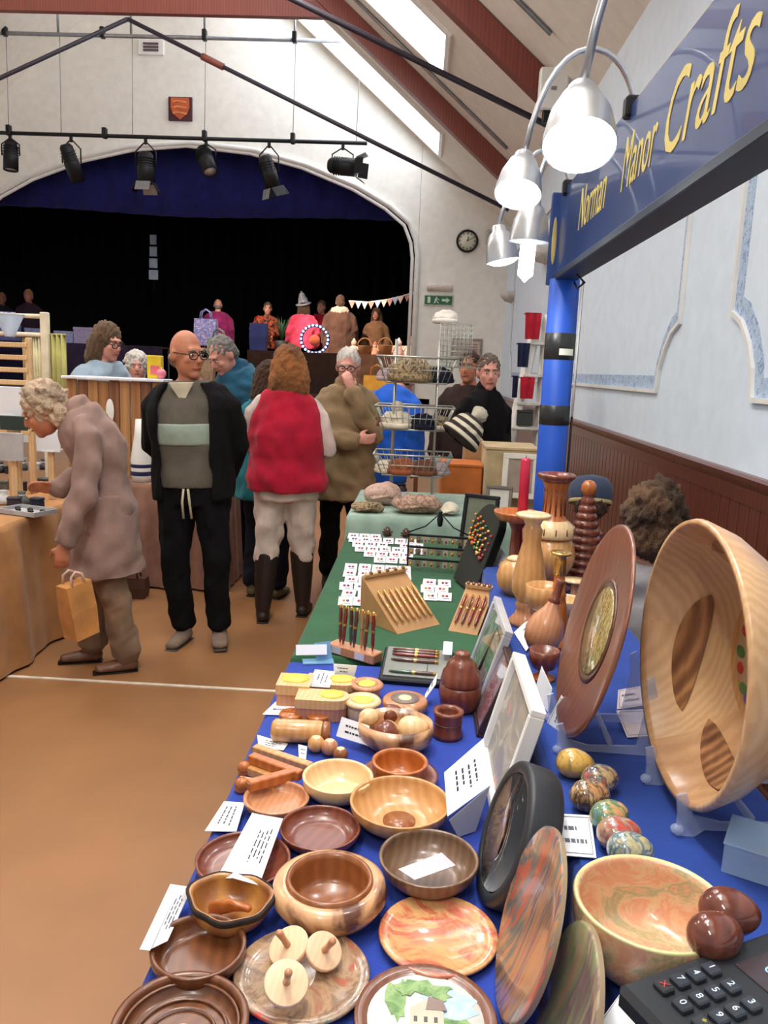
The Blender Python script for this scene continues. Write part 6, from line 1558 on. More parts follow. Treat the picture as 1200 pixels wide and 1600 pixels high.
LEO = swirl('leopard_knit', [(190, 168, 130), (60, 48, 40), (176, 150, 112), (50, 40, 36), (200, 180, 146)], 30, .5, .95, 0)
CRM = cloth('cream_knit', (214, 204, 184), 90); BRN = cloth('brown_hat_knit', (112, 70, 50), 90); NVY = cloth('navy_hat_knit', (30, 30, 44), 90); RST = cloth('rust_knit', (150, 84, 54), 90); LIL = cloth('lilac_knit', (176, 156, 160), 90)
STR = stripes('striped_knit', [(50, 42, 40), (60, 50, 44), (206, 196, 172), (214, 204, 180)], 7)
zb = RZ + .006
def hz(k): return zb + BZ[k]
for lab, k, x, y, r, m, m2, pom in (
    ('leopard-print knitted hat in the top basket', 2, -.04, -.03, .1, LEO, None, None), ('grey-beige hat at the left of the top basket', 2, -.15, -.02, .055, LIL, None, None), ('dark knitted hat at the right of the top basket', 2, .13, -.02, .06, NVY, None, None),
    ('cream hat with a white bobble in the middle basket', 1, -.1, -.05, .07, CRM, None, CRM), ('navy knitted hat in the middle basket', 1, .05, -.05, .06, NVY, None, None), ('dark brown hat at the left of the middle basket', 1, -.16, .03, .045, BRN, None, None), ('cream-flecked hat at the right of the middle basket', 1, .14, -.02, .055, LEO, CRM, None),
    ('rust knitted hat in the bottom basket', 0, -.06, -.05, .065, RST, None, None), ('dark brown knitted hat in the bottom basket', 0, .07, -.05, .06, BRN, None, None), ('cream hat at the left of the bottom basket', 0, -.15, -.02, .05, CRM, None, None), ('grey-lilac hat at the right of the bottom basket', 0, .15, -.02, .05, LIL, None, None)):
    hat(lab, (cx + x, RY + y, hz(k)), r * 1.32, m, m2, pom)
c = py(712, 672, RY - .2); hat('striped bobble hat hanging off the side of the rack', (c.x + .02, RY - .2, c.z - .05), .11, STR, None, CRM, (rad(-10), rad(38), 0), 1.0)
c = py(694, 540, RY); hat('white fur hat on top of the wire cage', (c.x, RY + .05, RZ + zpx(600) + .1 + .245), .07, cloth('white_fur', (226, 218, 208), 60), None, None)
# knitwear heaped at the foot of the rack
def heap(lab, xp, yp, w, m, h=.07, d=.1, Y=4.3, name='folded_knitwear'):
    p = py(xp, yp, Y); ww = w * per_px(p)
    t = thing(name, lab, 'knitwear', (p.x, Y, RZ + .001), rad(random.uniform(-10, 10)), 'knitwear at the foot of the rack')
    g = G(); g.ell((ww / 2, d, h / 2), (0, 0, h / 2)); g.ell((ww / 2.6, d * .7, h / 2.4), (ww * .06, -.01, h * .7)); solid(g, 'folds', m, t, .01, 3, .007, 18)
    g = G(); g.loft([(-ww * .3, -d * .8, h * .4), (0, -d * .98, h * .5), (ww * .3, -d * .8, h * .42)], [(.008, .014)] * 3, seg=8); g.build('rolled_edge', m, t)
heap('cream and black flecked scarf at the front corner of the pale green cloth', 573, 800, 52, LEO, .05, .06, 4.2)
heap('heap of mottled brown knitwear under the baskets', 650, 795, 84, swirl('mottled_knit', [(150, 112, 92), (190, 160, 140), (120, 84, 68), (206, 180, 160)], 50, 1, .95, 0), .09, .09, 4.24)
heap('white fluffy scarf at the end of the pale green cloth', 702, 800, 34, CRM, .06, .06, 4.22)
heap('pinkish brown knitwear under the bottom basket', 598, 775, 60, swirl('pink_brown_knit', [(176, 130, 116), (206, 176, 160), (140, 90, 76)], 40, 1, .95, 0), .12, .1, 4.46)
c = py(612, 775, 4.5)
t = thing('jar', 'dark jar with a pale label under the bottom basket', 'jar', (cx - .06, RY - .02, RZ + .001)); g = G(); g.lathe([(0, 0), (.035, 0), (.036, .07), (.028, .085), (.028, .1), (0, .1)], 18); g.build('glass', plain('dark_jar', (60, 40, 50), .2), t); g = G(); g.lathe([(.0365, .015), (.0368, .06)], 18); g.build('label', M_paper, t)

# ================================================================== things between the rack and the right wall
def crate(name, lab, cat, x0, x1, ytop, ybot, Y, d, m, m2, z0=None, rz=0.0):
    a, b = py(x0, ytop, Y), py(x1, ybot, Y); z0 = b.z if z0 is None else z0; w = b.x - a.x; h = a.z - z0
    t = thing(name, lab, cat, ((a.x + b.x) / 2, Y + d / 2, z0), rz)
    g = G(); g.box((w, d, h), (0, 0, h / 2), bev=.008); g.build('body', m, t)
    g = G(); g.box((w * 1.02, d * 1.02, .02), (0, 0, h + .008), bev=.004); g.build('top', m2 or m, t)
    return t, w, h
kr = plain('cardboard', (186, 152, 108), .85, var=.05)
t, w, h = crate('orange_crate', 'plain orange box on the floor behind the wire baskets', 'box', 690, 750, 728, 800, 5.12, .3, plain('orange_board', (206, 112, 44), .6), None, 0)
t, w, h = crate('storage_cabinet', 'tall beige cloth-covered cabinet below the white ladder shelf', 'cabinet', 760, 836, 702, 800, 5.02, .4, cloth('beige_cover', (190, 166, 128)), None, 0)
t, w, h = crate('cardboard_box', 'cardboard carton behind the orange box', 'box', 726, 752, 690, 740, 5.45, .2, kr, None, 0)
c = py(806, 792, 4.6); plain_frame('white distressed picture frame standing at the end of the pale green cloth', (c.x + .05, 4.9, .846), .22, .28, rad(-8), plain('distressed_white', (214, 206, 194), .6), plain('sepia_print', (150, 132, 116), .6), rad(-14), bw=.035)
# white ladder shelf with red and navy cloths
LY = 6.45
p0, p1, p2, p3 = py(846, 492, LY), py(778, 728, LY), py(850, 560, LY), py(834, 728, LY)
t = thing('ladder_shelf', 'white wooden ladder shelf hung with red and navy cloths', 'shelf', (py(810, 728, LY).x, LY, 0))
ox = t.location.x
Mlw = plain('white_painted_wood', (222, 218, 210), .5)
zt, zm = p0.z, p1.z
xl0, xl1, xr0, xr1 = py(842, 492, LY).x - ox, py(776, 735, LY).x - ox, py(856, 500, LY).x - ox, py(838, 735, LY).x - ox
for (xa, xb) in ((xl0, xl1), (xr0, xr1)):
    for yo in (-.12, .14):
        g = G(); s = (xb - xa) / (zt - zm); g.loft([(xa, yo * .3, zt), (xa + s * (zt - 0) * .75, yo, .0)], [(.036, .02)] * 2, lat=(1, 0, 0), seg=6, cap=False); g.build('rail', Mlw, t)
for k, y in enumerate((536, 586, 630, 668, 702)):
    z = py(810, y, LY).z; u = (zt - z) / (zt - zm); xa, xb = xl0 + (xl1 - xl0) * u * .76, xr0 + (xr1 - xr0) * u
    g = G(); g.box((xb - xa + .05, .2, .022), ((xa + xb) / 2, 0, z), bev=.003); g.build('shelf_board', Mlw, t)
for lab, xp0, xp1, ya, yb, m in (('red cloth hanging from the top of the white ladder shelf', 823, 846, 488, 530, 'red_cloth'), ('navy cloth hanging below the red one on the white ladder shelf', 811, 828, 536, 574, 'navy_cloth'), ('red cloth hanging from the middle shelf of the white ladder', 815, 836, 590, 624, 'red_cloth'), ('narrow dark cloth hanging at the edge of the white ladder', 803, 810, 588, 622, 'navy_cloth')):
    a, b = py(xp0, ya, LY - .2), py(xp1, yb, LY - .2); tt = thing('hanging_cloth', lab, 'cloth', ((a.x + b.x) / 2, LY - .13, b.z), group='cloths on the ladder shelf')
    cm = cloth(m, (176, 32, 50) if m == 'red_cloth' else (34, 38, 66)); ww = b.x - a.x; hh = a.z - b.z
    g = G(); n = 9
    vs = [(ww * (k / (n - 1) - .5) * (1 - .15 * (1 - q)), .012 * math.sin(k * 1.6) * (1 - q * .5) + dy, hh * q) for dy in (0, .006) for q in (0, .5, 1) for k in range(n)]
    fs = []
    for l in (0, 1):
        for q in range(2):
            for k in range(n - 1): i = l * 3 * n + q * n + k; fs.append((i, i + 1, i + n + 1, i + n))
    for k in range(n - 1): fs += [(k, k + 1, 3 * n + k + 1, 3 * n + k), (2 * n + k, 2 * n + k + 1, 5 * n + k + 1, 5 * n + k)]
    for q in range(2): fs += [(q * n, (q + 1) * n, 3 * n + (q + 1) * n, 3 * n + q * n), (q * n + n - 1, (q + 2) * n - 1, 3 * n + (q + 2) * n - 1, 3 * n + q * n + n - 1)]
    g.add(vs, fs); g.build('panel', cm, tt)
    g = G(); g.box((ww * .98, .11, .01), (0, .055, hh), bev=.003); g.build('fold_over', cm, tt)
t, w, h = crate('dark_box', 'dark box with a pale front on the low shelf of the white ladder', 'box', 808, 832, 644, 666, LY - .1, .14, plain('dark_green_box', (58, 60, 58), .6), None, None)

# ================================================================== stall across the aisle (tan cloth)
draped('draped_table', 'stall table across the aisle under a tan cloth hanging to the floor', -3.5, -2.06, 2.7, 5.15, .75, M_tan, per=.5, amp=.02, flare=.05)
Z2 = .751
def at2(xp, yp, z=Z2): return pz(xp, yp, z)
M_pw = wood('pale_pine', (230, 196, 150), (212, 172, 124), 20, .5, coat=.1)
c = py(12, 600, 4.85)
t = thing('slatted_rack', 'pale pine rack of horizontal slats on the tan-cloth stall', 'rack', (c.x, 4.85, Z2))
for s in (-1, 1):
    g = G(); g.box((.035, .03, .95), (s * .14, 0, .475), bev=.004); g.build('post', M_pw, t)
for k in range(8):
    g = G(); g.box((.28, .02, .03), (0, -.02, .38 + k * .075), bev=.004); g.build('slat', M_pw, t)
for s in (-1, 1):
    g = G(); g.box((.035, .2, .03), (s * .14, .05, .015), bev=.004); g.build('foot', M_pw, t)
c = py(15, 545, 4.85); t = thing('funnel_vase', 'pale blue funnel-shaped vase on top of the pine rack', 'vase', (c.x, 4.86, Z2 + .952))
g = G(); g.lathe([(0, 0), (.03, 0), (.03, .01), (.085, .13), (.08, .13), (.025, .02), (0, .018)], 24); g.build('vase', plain('pale_blue_glaze', (196, 210, 230), .4), t)
g = G(); g.lathe([(.085, .128), (.09, .135), (.08, .134)], 24); g.build('rim', M_trim, t)
# cream wooden clothes rail with hanging fabrics
RYY = 5.75
t = thing('clothes_rail', 'cream wooden clothes rail behind the tan-cloth stall', 'clothes rail', (py(72, 560, RYY).x, RYY, 0)); x0 = py(-60, 500, RYY).x - t.location.x
M_cr = plain('cream_paint', (226, 214, 186), .5); zt = py(72, 488, RYY).z
for x in (0, x0):
    g = G(); g.box((.055, .05, zt), (x, 0, zt / 2), bev=.006); g.build('post', M_cr, t)
    g = G(); g.box((.05, .5, .05), (x, 0, .025), bev=.006); g.build('foot', M_cr, t)
for dz in (.03, .16):
    g = G(); g.tube([(x0, 0, zt - dz), (0, 0, zt - dz)], .016, 10); g.build('rail', M_cr, t)
def hung(lab, xa, xb, ya, yb, Y, m, grp=None, name='hanging_fabric'):
    a, b = py(xa, ya, Y), py(xb, yb, Y); ww = b.x - a.x; hh = a.z - b.z
    t = thing(name, lab, 'fabric', ((a.x + b.x) / 2, Y, b.z), group=grp); n = 17
    vs = [(ww * (k / (n - 1) - .5), .018 * math.sin(k * 1.35) + dy, hh * q) for dy in (0, .008) for q in (0, .5, 1) for k in range(n)]; fs = []
    for l in (0, 1):
        for q in range(2):
            for k in range(n - 1): i = l * 3 * n + q * n + k; fs.append((i, i + 1, i + n + 1, i + n))
    for k in range(n - 1): fs += [(k, k + 1, 3 * n + k + 1, 3 * n + k), (2 * n + k, 2 * n + k + 1, 5 * n + k + 1, 5 * n + k)]
    for q in range(2): fs += [(q * n, (q + 1) * n, 3 * n + (q + 1) * n, 3 * n + q * n), (q * n + n - 1, (q + 2) * n - 1, 3 * n + (q + 2) * n - 1, 3 * n + q * n + n - 1)]
    G().add(vs, fs).build('cloth', m, t)
    g = G(); g.box((ww, .03, .012), (0, .004, hh), bev=.004); g.build('hem', m, t)
ZR = zt - .16
yr = 522
hung('yellow-green fabric hanging at the end of the cream rail', 76, 106, yr, 660, RYY + .02, cloth('yellow_green', (178, 172, 108)), 'fabrics on the cream rail')
hung('cream fabric hanging beside the cream post', 50, 68, yr, 660, RYY + .02, cloth('cream_fabric', (216, 206, 168)), 'fabrics on the cream rail')
hung('brown and yellow fabric hanging between cream ones', 34, 49, yr, 660, RYY + .02, cloth('buff_fabric', (176, 146, 104)), 'fabrics on the cream rail')
hung('white fabric printed in blue over the top of the cream rail', -14, 24, 488, 512, RYY - .03, swirl('blue_white_print', [(226, 226, 240), (70, 70, 150), (230, 230, 240), (90, 90, 170)], 60, .5, .9, 0), 'fabrics on the cream rail')
# cards and clutter on the tan cloth
def stand_card(lab, xp, yb, yt, w, Y, m, rz=0.0):
    a, b = py(xp, yt, Y), py(xp, yb, Y); ww = w * per_px(b); hh = a.z - b.z
    t = thing('display_card', lab, 'card', (b.x, Y, b.z), rz, 'display cards on the tan-cloth stall')
    g = G(); g.box((ww, .012, hh), (0, 0, hh / 2), bev=.003); g.build('panel', m, t)
    g = G(); g.box((ww * .5, .12, .008), (0, .05, .004)); g.build('foot', m, t)
    if b.z > Z2 + .02: g = G(); g.box((ww * .25, .02, b.z - Z2), (0, .03, -(b.z - Z2) / 2), bev=.003); g.build('stem', M_pw, t)
gl = plain('grey_label', (176, 176, 178), .6)
stand_card('white display panel in front of the pine rack', 12, 650, 604, 46, 4.55, M_paper); stand_card('white display card below the stooping woman', 76, 706, 672, 38, 4.62, M_paper); stand_card('grey display card beside a white one', 18, 720, 676, 40, 4.4, gl)
stand_card('dark green display card behind the grey one', 22, 672, 650, 44, 4.5, plain('dark_green_card', (40, 56, 48), .6))
rd = random.Random(21); cols = [(26, 26, 32), (40, 46, 50), (70, 74, 70), (200, 200, 202), (54, 44, 60), (96, 100, 96), (30, 40, 62)]
nm = ['charcoal', 'slate', 'grey-green', 'white', 'plum', 'sage', 'navy']
for k in range(14):
    xp, yp = 4 + (k % 5) * 17 + rd.uniform(-4, 4), 738 + (k // 5) * 26 + rd.uniform(-4, 4); c = at2(xp, yp)
    m = plain('trinket_%d' % (k % 7), cols[k % 7], .5); w = rd.uniform(.05, .09)
    lab = '%s trinket %s on the tan cloth, %s' % (nm[k % 7], ('pouch', 'box')[k % 2], 'by the display cards' if k < 5 else 'in the middle row' if k < 10 else 'near the cloth edge')
    t = thing('trinket_pouch' if k % 2 == 0 else 'trinket_box', lab, 'pouch' if k % 2 == 0 else 'box', (c.x, c.y, Z2 + .001), rd.uniform(-.6, .6), 'trinkets on the tan-cloth stall')
    if k % 2 == 0:
        g = G(); g.lathe([(0, 0), (w * .5, .004), (w * .55, .03), (w * .25, .055), (w * .18, .06), (w * .3, .08), (0, .078)], 16); g.build('pouch', m, t); g = G(); g.lathe([(w * .2, .055), (w * .24, .06), (w * .2, .065)], 14); g.build('cord', M_trim, t)
    else:
        g = G(); g.box((w, w * .7, .04), (0, 0, .02), bev=.004); g.build('base', m, t); g = G(); g.box((w * 1.03, w * .73, .016), (0, 0, .049), bev=.003); g.build('lid', m, t)
c = at2(58, 800); t = thing('grey_tray', 'grey tray of small black pieces near the edge of the tan cloth', 'tray', (c.x - .03, c.y - .05, Z2 + .001), rad(-20))
g = G(); g.box((.26, .16, .006), (0, 0, .004)); g.build('base', gl, t)
for sx, sy, w, d in ((0, 1, .26, .008), (0, -1, .26, .008), (1, 0, .008, .16), (-1, 0, .008, .16)): g = G(); g.box((w, d, .025), (sx * .13, sy * .08, .0145)); g.build('side', gl, t)
for k in range(5): g = G(); g.ell((.018, .014, .01), (-.09 + k * .045, .02 * (-1) ** k, .018), seg=10, rings=6); g.build('black_piece', M_black, t)

# ================================================================== middle stall with the plank screen
draped('draped_table', 'middle stall table under a pinkish-brown cloth', -2.5, -1.35, 5.45, 5.95, .75, cloth('pinkish_brown_cloth', (150, 112, 96)), flare=.03)
MY = 5.62
a, b = py(104, 590, MY), py(254, 590, MY); zt = py(180, 592, MY).z
t = thing('plank_screen', 'screen of upright brown planks with a white top shelf on the middle stall', 'screen', ((a.x + b.x) / 2, MY, .752)); w = b.x - a.x; hh = zt - .752
np_ = 9
for k in range(np_):
    g = G(); g.box((w / np_ - .006, .022, hh - random.uniform(0, .02)), (-w / 2 + w * (k + .5) / np_, random.uniform(-.006, .006), hh / 2 - .01), bev=.004)
    g.build('plank', wood('plank_%d' % (k % 3), ((178, 128, 80), (150, 100, 64), (192, 146, 96))[k % 3], ((140, 92, 54), (110, 68, 44), (160, 112, 66))[k % 3], 6, .6, (1, 1, .08), 2, 0, (0, 0, 0)), t)
g = G(); g.box((w + .04, .22, .02), (0, .06, hh + .0), bev=.004); g.build('top_shelf', plain('white_shelf', (230, 228, 236), .4), t)
for s in (-1, 1): g = G(); g.box((.04, .2, .04), (s * w * .4, .1, .02), bev=.004); g.build('foot', W['brown'], t)
ob = py(172, 642, MY - .02)
g = G(); g.ell((.03, .01, .085), (ob.x - t.location.x, -.022, ob.z - .752), M4((0, 0, 0), (0, 0, 0))); g.build('oval_plaque', M_trim, t)
TS = zt + .013
def on_shelf(name, lab, cat, xp, parts, y=MY + .07, rz=0.0):
    p = py(xp, 585, y); t = thing(name, lab, cat, (p.x, y, TS), rz)
    for nm_, gg, m in parts: gg.build(nm_, m, t)
g1 = G(); g1.box((.1, .06, .16), (0, 0, .08), bev=.004); g2 = G(); g2.box((.06, .004, .06), (.005, -.032, .06))
on_shelf('yellow_packet', 'bright yellow packet standing on the plank screen', 'packet', 243, [('pack', g1, plain('yellow_card', (226, 196, 40), .6)), ('pink_label', g2, plain('pink_label', (226, 110, 120), .6))])
g1 = G(); g1.ell((.035, .035, .035), (0, 0, .036)); g2 = G(); g2.lathe([(.012, .068), (.014, .075), (0, .078)], 12)
on_shelf('pink_bauble', 'pink bauble at the end of the plank screen', 'bauble', 252, [('ball', g1, plain('pink_gloss', (236, 130, 150), .2)), ('cap', g2, M_brass)], MY + .02)
g1 = G(); g1.lathe([(0, 0), (.04, 0), (.045, .01), (.03, .05), (.026, .1), (.03, .11), (0, .108)], 18); g2 = G(); g2.lathe([(.0302, .05), (.031, .06), (.0298, .07)], 18)
p = py(226, 690, 5.38)
t = thing('striped_vase', 'white conical vase with navy bands on the middle stall', 'vase', (py(222, 740, 5.53).x, 5.53, .752))
hv = py(222, 655, 5.53).z - .752
g = G(); g.lathe([(0, 0), (.07, 0), (.075, hv * .1), (.078, hv * .35), (.05, hv * .75), (.04, hv), (.035, hv), (0, hv * .95)], 24); g.build('body', M_trim, t)
for z in (.1, .22): g = G(); g.lathe([(.0758, hv * z), (.0785, hv * (z + .03)), (.0785, hv * (z + .06)), (.0765, hv * (z + .07))], 24); g.build('navy_band', plain('navy_glaze', (36, 40, 84), .3), t)
# printed carrier bags behind the bald man
def bag(lab, xp, yb, w, h, Y, m, z=None, rz=0.0, handles=True, grp=None, hm=None, name='carrier_bag', d=.1, tilt=0.0):
    p = py(xp, yb, Y); z = p.z if z is None else z
    t = thing(name, lab, 'bag', (p.x, Y, z), rot=(0, tilt, rz), group=grp)
    g = G(); vs = [(x * w / 2 * k, y * d / 2 * q, zz) for zz, k, q in ((0, .92, 1), (h * .5, 1.0, 1.05), (h, .98, .8)) for x, y in ((-1, -1), (1, -1), (1, 1), (-1, 1))]
    fs = [(3, 2, 1, 0)] + [(l * 4 + i, l * 4 + (i + 1) % 4, l * 4 + 4 + (i + 1) % 4, l * 4 + 4 + i) for l in (0, 1) for i in range(4)] + [(8, 9, 10, 11)]
    g.add(vs, fs, None, 0, False); g.build('bag', m, t)
    if handles:
        for s in (-1, 1):
            g = G(); g.tube([(-w * .25, s * d * .35, h * .97), (-w * .2, s * d * .3, h + w * .3), (0, s * d * .25, h + w * .42), (w * .2, s * d * .3, h + w * .3), (w * .25, s * d * .35, h * .97)], .007, 6); g.build('handle', hm or m, t)
    return t
M_kraft = plain('kraft_paper', (206, 166, 132), .8, var=.05)
p = py(362, 715, 6.15)
bag('pinkish paper bag held by the man in petrol blue', 361, 714, .17, .24, 6.1, M_kraft, rz=rad(10))
bag('old woman carrier', 0, 0, .01, .01, 6, M_kraft) if False else None
tb = bag('stiff tan shopping bag with pale handles hanging from the stooping woman', 128, 992, .14, .27, 3.62, cloth('jute', (196, 136, 76)), rz=rad(60), tilt=rad(-8), hm=cloth('pale_strap', (206, 170, 150)))
bag('patterned white and pink tote standing on the floor beyond the red-vested woman', 388, 815, .2, .5, 7.6, swirl('pink_tote_print', [(226, 206, 200), (206, 160, 156), (232, 216, 210), (190, 140, 140)], 14, 1, .9, 0), z=.001)
bag('beige round-cornered bag on the floor behind the bald man', 353, 800, .2, .3, 7.2, plain('beige_leather', (206, 166, 128), .6), z=.18, handles=False, name='beige_bag')
t = thing('low_stool', 'dark low stool carrying the beige bag', 'stool', (py(353, 800, 7.2).x, 7.2, 0))
g = G(); g.box((.28, .22, .03), (0, 0, .16), bev=.005); g.build('seat', M_black, t)
for sx in (-1, 1):
    for sy in (-1, 1): g = G(); g.cyl(.012, .147, 8, c=(sx * .11, sy * .08, 0)); g.build('leg', M_black, t)
bag('dark handbag on the floor beside the middle stall', 205, 888, .22, .14, 5.2, plain('dark_brown_hide', (74, 46, 34), .5), z=.001, name='handbag')
c = pz(230, 880, 0); t = thing('red_box', 'red box on the floor under the middle stall edge', 'box', (c.x + .02, 5.3, .001)); g = G(); g.box((.1, .12, .14), (0, 0, .07), bev=.006); g.build('base', plain('red_card', (170, 40, 34), .6), t); g = G(); g.box((.104, .124, .03), (0, 0, .155), bev=.005); g.build('lid', plain('red_card', (170, 40, 34), .6), t)
# stand of printed bags beyond the bald man
DY = 8.2
p = py(330, 560, DY); t = thing('bag_stand', 'tall stand beyond the bald man hung with printed bags', 'stand', (p.x, DY, 0)); zt = py(330, 500, DY).z
g = G(); g.cyl(.02, zt, 12); g.build('pole', M_grey, t); g = G(); g.lathe([(0, 0), (.22, 0), (.22, .02), (.03, .03), (0, .03)], 24); g.build('base', M_grey, t)
for k, (dx, z) in enumerate(((-.12, -.1), (.12, -.14), (0, -.42))): g = G(); g.tube([(0, 0, zt + z), (dx, -.1, zt + z)], .008, 6); g.build('hook', M_grey, t)
for k, (xp, yb, lab, cc) in enumerate(((322, 540, 'white and violet printed bag at the top of the bag stand', [(226, 222, 232), (110, 96, 170), (230, 228, 236)]), (342, 570, 'green-grey printed bag on the bag stand', [(180, 184, 160), (96, 104, 90), (206, 206, 190)]), (318, 600, 'brown printed bag low on the bag stand', [(120, 92, 70), (160, 130, 100), (90, 66, 50)]))):
    bag(lab, xp, yb, .22, .26, DY - .12 - .03 * k, swirl('bag_print_%d' % k, cc, 24, 1, .8, 0), grp='printed bags on the stand')

# ================================================================== stalls along the stage edge
def stage_table(lab, xa, xb, m, Y=15.12):
    a, b = py(xa, 556, Y).x, py(xb, 556, Y).x
    t = thing('stage_table', lab, 'table', ((a + b) / 2, Y, SZ + .001)); w = b - a
    g = G(); g.box((w, .6, .03), (0, 0, .72), bev=.004); g.build('top', W['brown'], t)
    g = G(); n = 40
    vs = [(-w / 2 + w * k / n, -.31 - .012 * math.sin(k * 1.3) * (1 - q) - dy, .74 * q + .005) for dy in (0, .008) for q in (0, 1) for k in range(n + 1)]; fs = []
    for k in range(n):
        for a_, b_ in ((0, 1), (2, 3)): fs.append((a_ * (n + 1) + k, a_ * (n + 1) + k + 1, b_ * (n + 1) + k + 1, b_ * (n + 1) + k))
        fs += [(k, k + 1, 2 * (n + 1) + k + 1, 2 * (n + 1) + k), (n + 1 + k, n + 2 + k, 3 * (n + 1) + k + 1, 3 * (n + 1) + k)]
    g.add(vs, fs); g.build('front_cloth', m, t)
    for s in (-1, 1):
        for q in (-1, 1): g = G(); g.cyl(.02, .705, 8, c=(s * (w / 2 - .06), q * .24, 0)); g.build('leg', M_leg, t)
TZ = SZ + .737
stage_table('stage-edge table under a peach cloth nearest the exit sign', 548, 652, cloth('peach_cloth', (196, 146, 118)))
stage_table('stage-edge table under a dark brown cloth in the middle of the stage', 392, 540, cloth('dark_brown_cloth', (84, 60, 50)))
stage_table('stage-edge table under a violet cloth beyond the plank screen', 100, 262, cloth('violet_cloth', (60, 48, 84)))
stage_table('stage-edge table under a navy cloth behind the cream rail', -60, 92, cloth('navy_table_cloth', (34, 34, 66)))
def put_on(name, lab, cat, xp, parts, Y=15.08, z=TZ, rz=0.0, grp=None):
    p = py(xp, 540, Y); t = thing(name, lab, cat, (p.x, Y, z), rz, grp)
    for nm_, gg, m in parts: gg.build(nm_, m, t)
    return t
def wicker(lab, xp, w, h, Y=15.08, z=TZ, m=None):
    m = m or stripes('wicker', [(150, 98, 54), (206, 150, 92), (130, 84, 46)], 40, 'Z', .8, 2)
    g = G(); g.lathe([(0, 0), (w * .4, 0), (w * .5, h), (w * .53, h + .01), (w * .48, h + .01), (w * .37, .02), (0, .02)], 20)
    r_ = G(); r_.tube([(w * .5 * math.cos(a), 0, h + w * .55 * math.sin(a)) for a in [PI * q / 10 for q in range(11)]], .012, 6)
    put_on('wicker_basket', lab, 'basket', xp, [('bowl', g, m), ('handle', r_, m)], Y, z, grp='wicker baskets on the stage')
wicker('wicker basket beside the dim stallholder', 602, .26, .18, 14.97); wicker('small wicker basket near the stage edge of the peach cloth', 570, .26, .16, 14.95)
def plush(lab, xp, h, c1, c2, Y=14.95, z=TZ):
    m1 = cloth('plush_%d_%d_%d' % c1, c1); m2 = cloth('plush_%d_%d_%d' % c2, c2)
    b_ = G(); b_.lathe([(0, 0), (h * .28, .0), (h * .3, h * .12), (h * .22, h * .45), (h * .14, h * .55), (0, h * .56)], 16)
    hd = G(); hd.ell((h * .16, h * .15, h * .16), (0, -.01, h * .66)); ht = G(); ht.lathe([(h * .18, h * .72), (h * .14, h * .8), (h * .05, h * .95), (0, h)], 14)
    ar = G(); ar.loft([(-h * .3, -.03, h * .3), (-h * .2, -.02, h * .45), (0, 0, h * .48), (h * .2, -.02, h * .45), (h * .3, -.03, h * .3)], [h * .05, h * .06, h * .06, h * .06, h * .05], seg=8)
    put_on('soft_toy', lab, 'soft toy', xp, [('body', b_, m1), ('head', hd, cloth('plush_face', (226, 186, 160))), ('hat', ht, m2), ('arms', ar, m1)], Y, z, grp='soft toys on the peach table')
plush('pale pink soft toy on the peach table', 623, .34, (222, 180, 170), (232, 206, 200)); plush('cream soft toy at the end of the peach table', 641, .38, (232, 210, 190), (214, 170, 160)); plush('peach soft toy beside the wicker baskets', 586, .26, (214, 150, 116), (190, 110, 80)); plush('pale soft toy in front of the brown coat', 553, .3, (206, 190, 172), (196, 176, 156))
for k, (xp, z, lab, c_) in enumerate(((598, .0, 'pinkish carton under the yellow packet on the peach table', (214, 160, 140)), (622, .5, 'cream parcel between the pinkish and peach cartons', (226, 196, 160)), (647, .0, 'peach carton at the stage arch end', (206, 150, 120)))):
    g = G(); g.box((.3, .2, .2), (0, 0, .1), bev=.01); g2 = G(); g2.box((.304, .04, .204), (0, 0, .102), bev=.006)
    put_on('gift_box', lab, 'box', xp, [('box', g, plain('gift_%d' % k, c_, .6)), ('ribbon', g2, plain('gift_ribbon_%d' % k, sh(c_, .8), .5))], 15.3, TZ, .1 * k)
# yellow bags at the hall floor below the stage
bag('bright yellow carrier bag before the stage beside the wire baskets', 612, 576, .14, .42, 9.5, plain('bright_yellow', (236, 200, 40), .5), z=None if False else 1.18, name='yellow_bag'); bag('orange-yellow carrier bag lower down before the stage', 588, 600, .3, .34, 9.4, plain('amber_yellow', (226, 160, 40), .5), z=1.18, name='yellow_bag')
t = thing('hall_shelf', 'brown shelf table before the stage under the yellow bags', 'table', (py(598, 600, 9.5).x, 9.5, 0)); g = G(); g.box((1.0, .5, .04), (0, 0, 1.155), bev=.005); g.build('top', W['brown'], t)
for s in (-1, 1):
    for q in (-1, 1): g = G(); g.box((.05, .05, 1.135), (s * .44, q * .2, .5675), bev=.004); g.build('leg', W['brown'], t)
# bunting from the arch
pts = [py(x, y, 14.85) for x, y in ((645, 453), (630, 462), (605, 468), (575, 472), (545, 470))]
pts[0] = V((-.0, 15.15, pts[0].z + .08)); g = G(); g.tube([p - pts[0] for p in pts], .008, 5); t = thing('bunting', 'string of small pale flags across the stage end by the arch', 'bunting', pts[0]); g.build('string', M_trim, t)
for k in range(12):
    u = (k + .5) / 12 * 4; i = int(u); p = pts[i].lerp(pts[i + 1], u - i) - pts[0]
    g = G(); g.prism([(-.06, 0), (.06, 0), (0, -.13)], .006, M4(p, (PI / 2, 0, 0))); g.build('flag', plain('flag_%d' % (k % 3), ((232, 206, 190), (180, 186, 214), (206, 150, 130))[k % 3], .8), t)
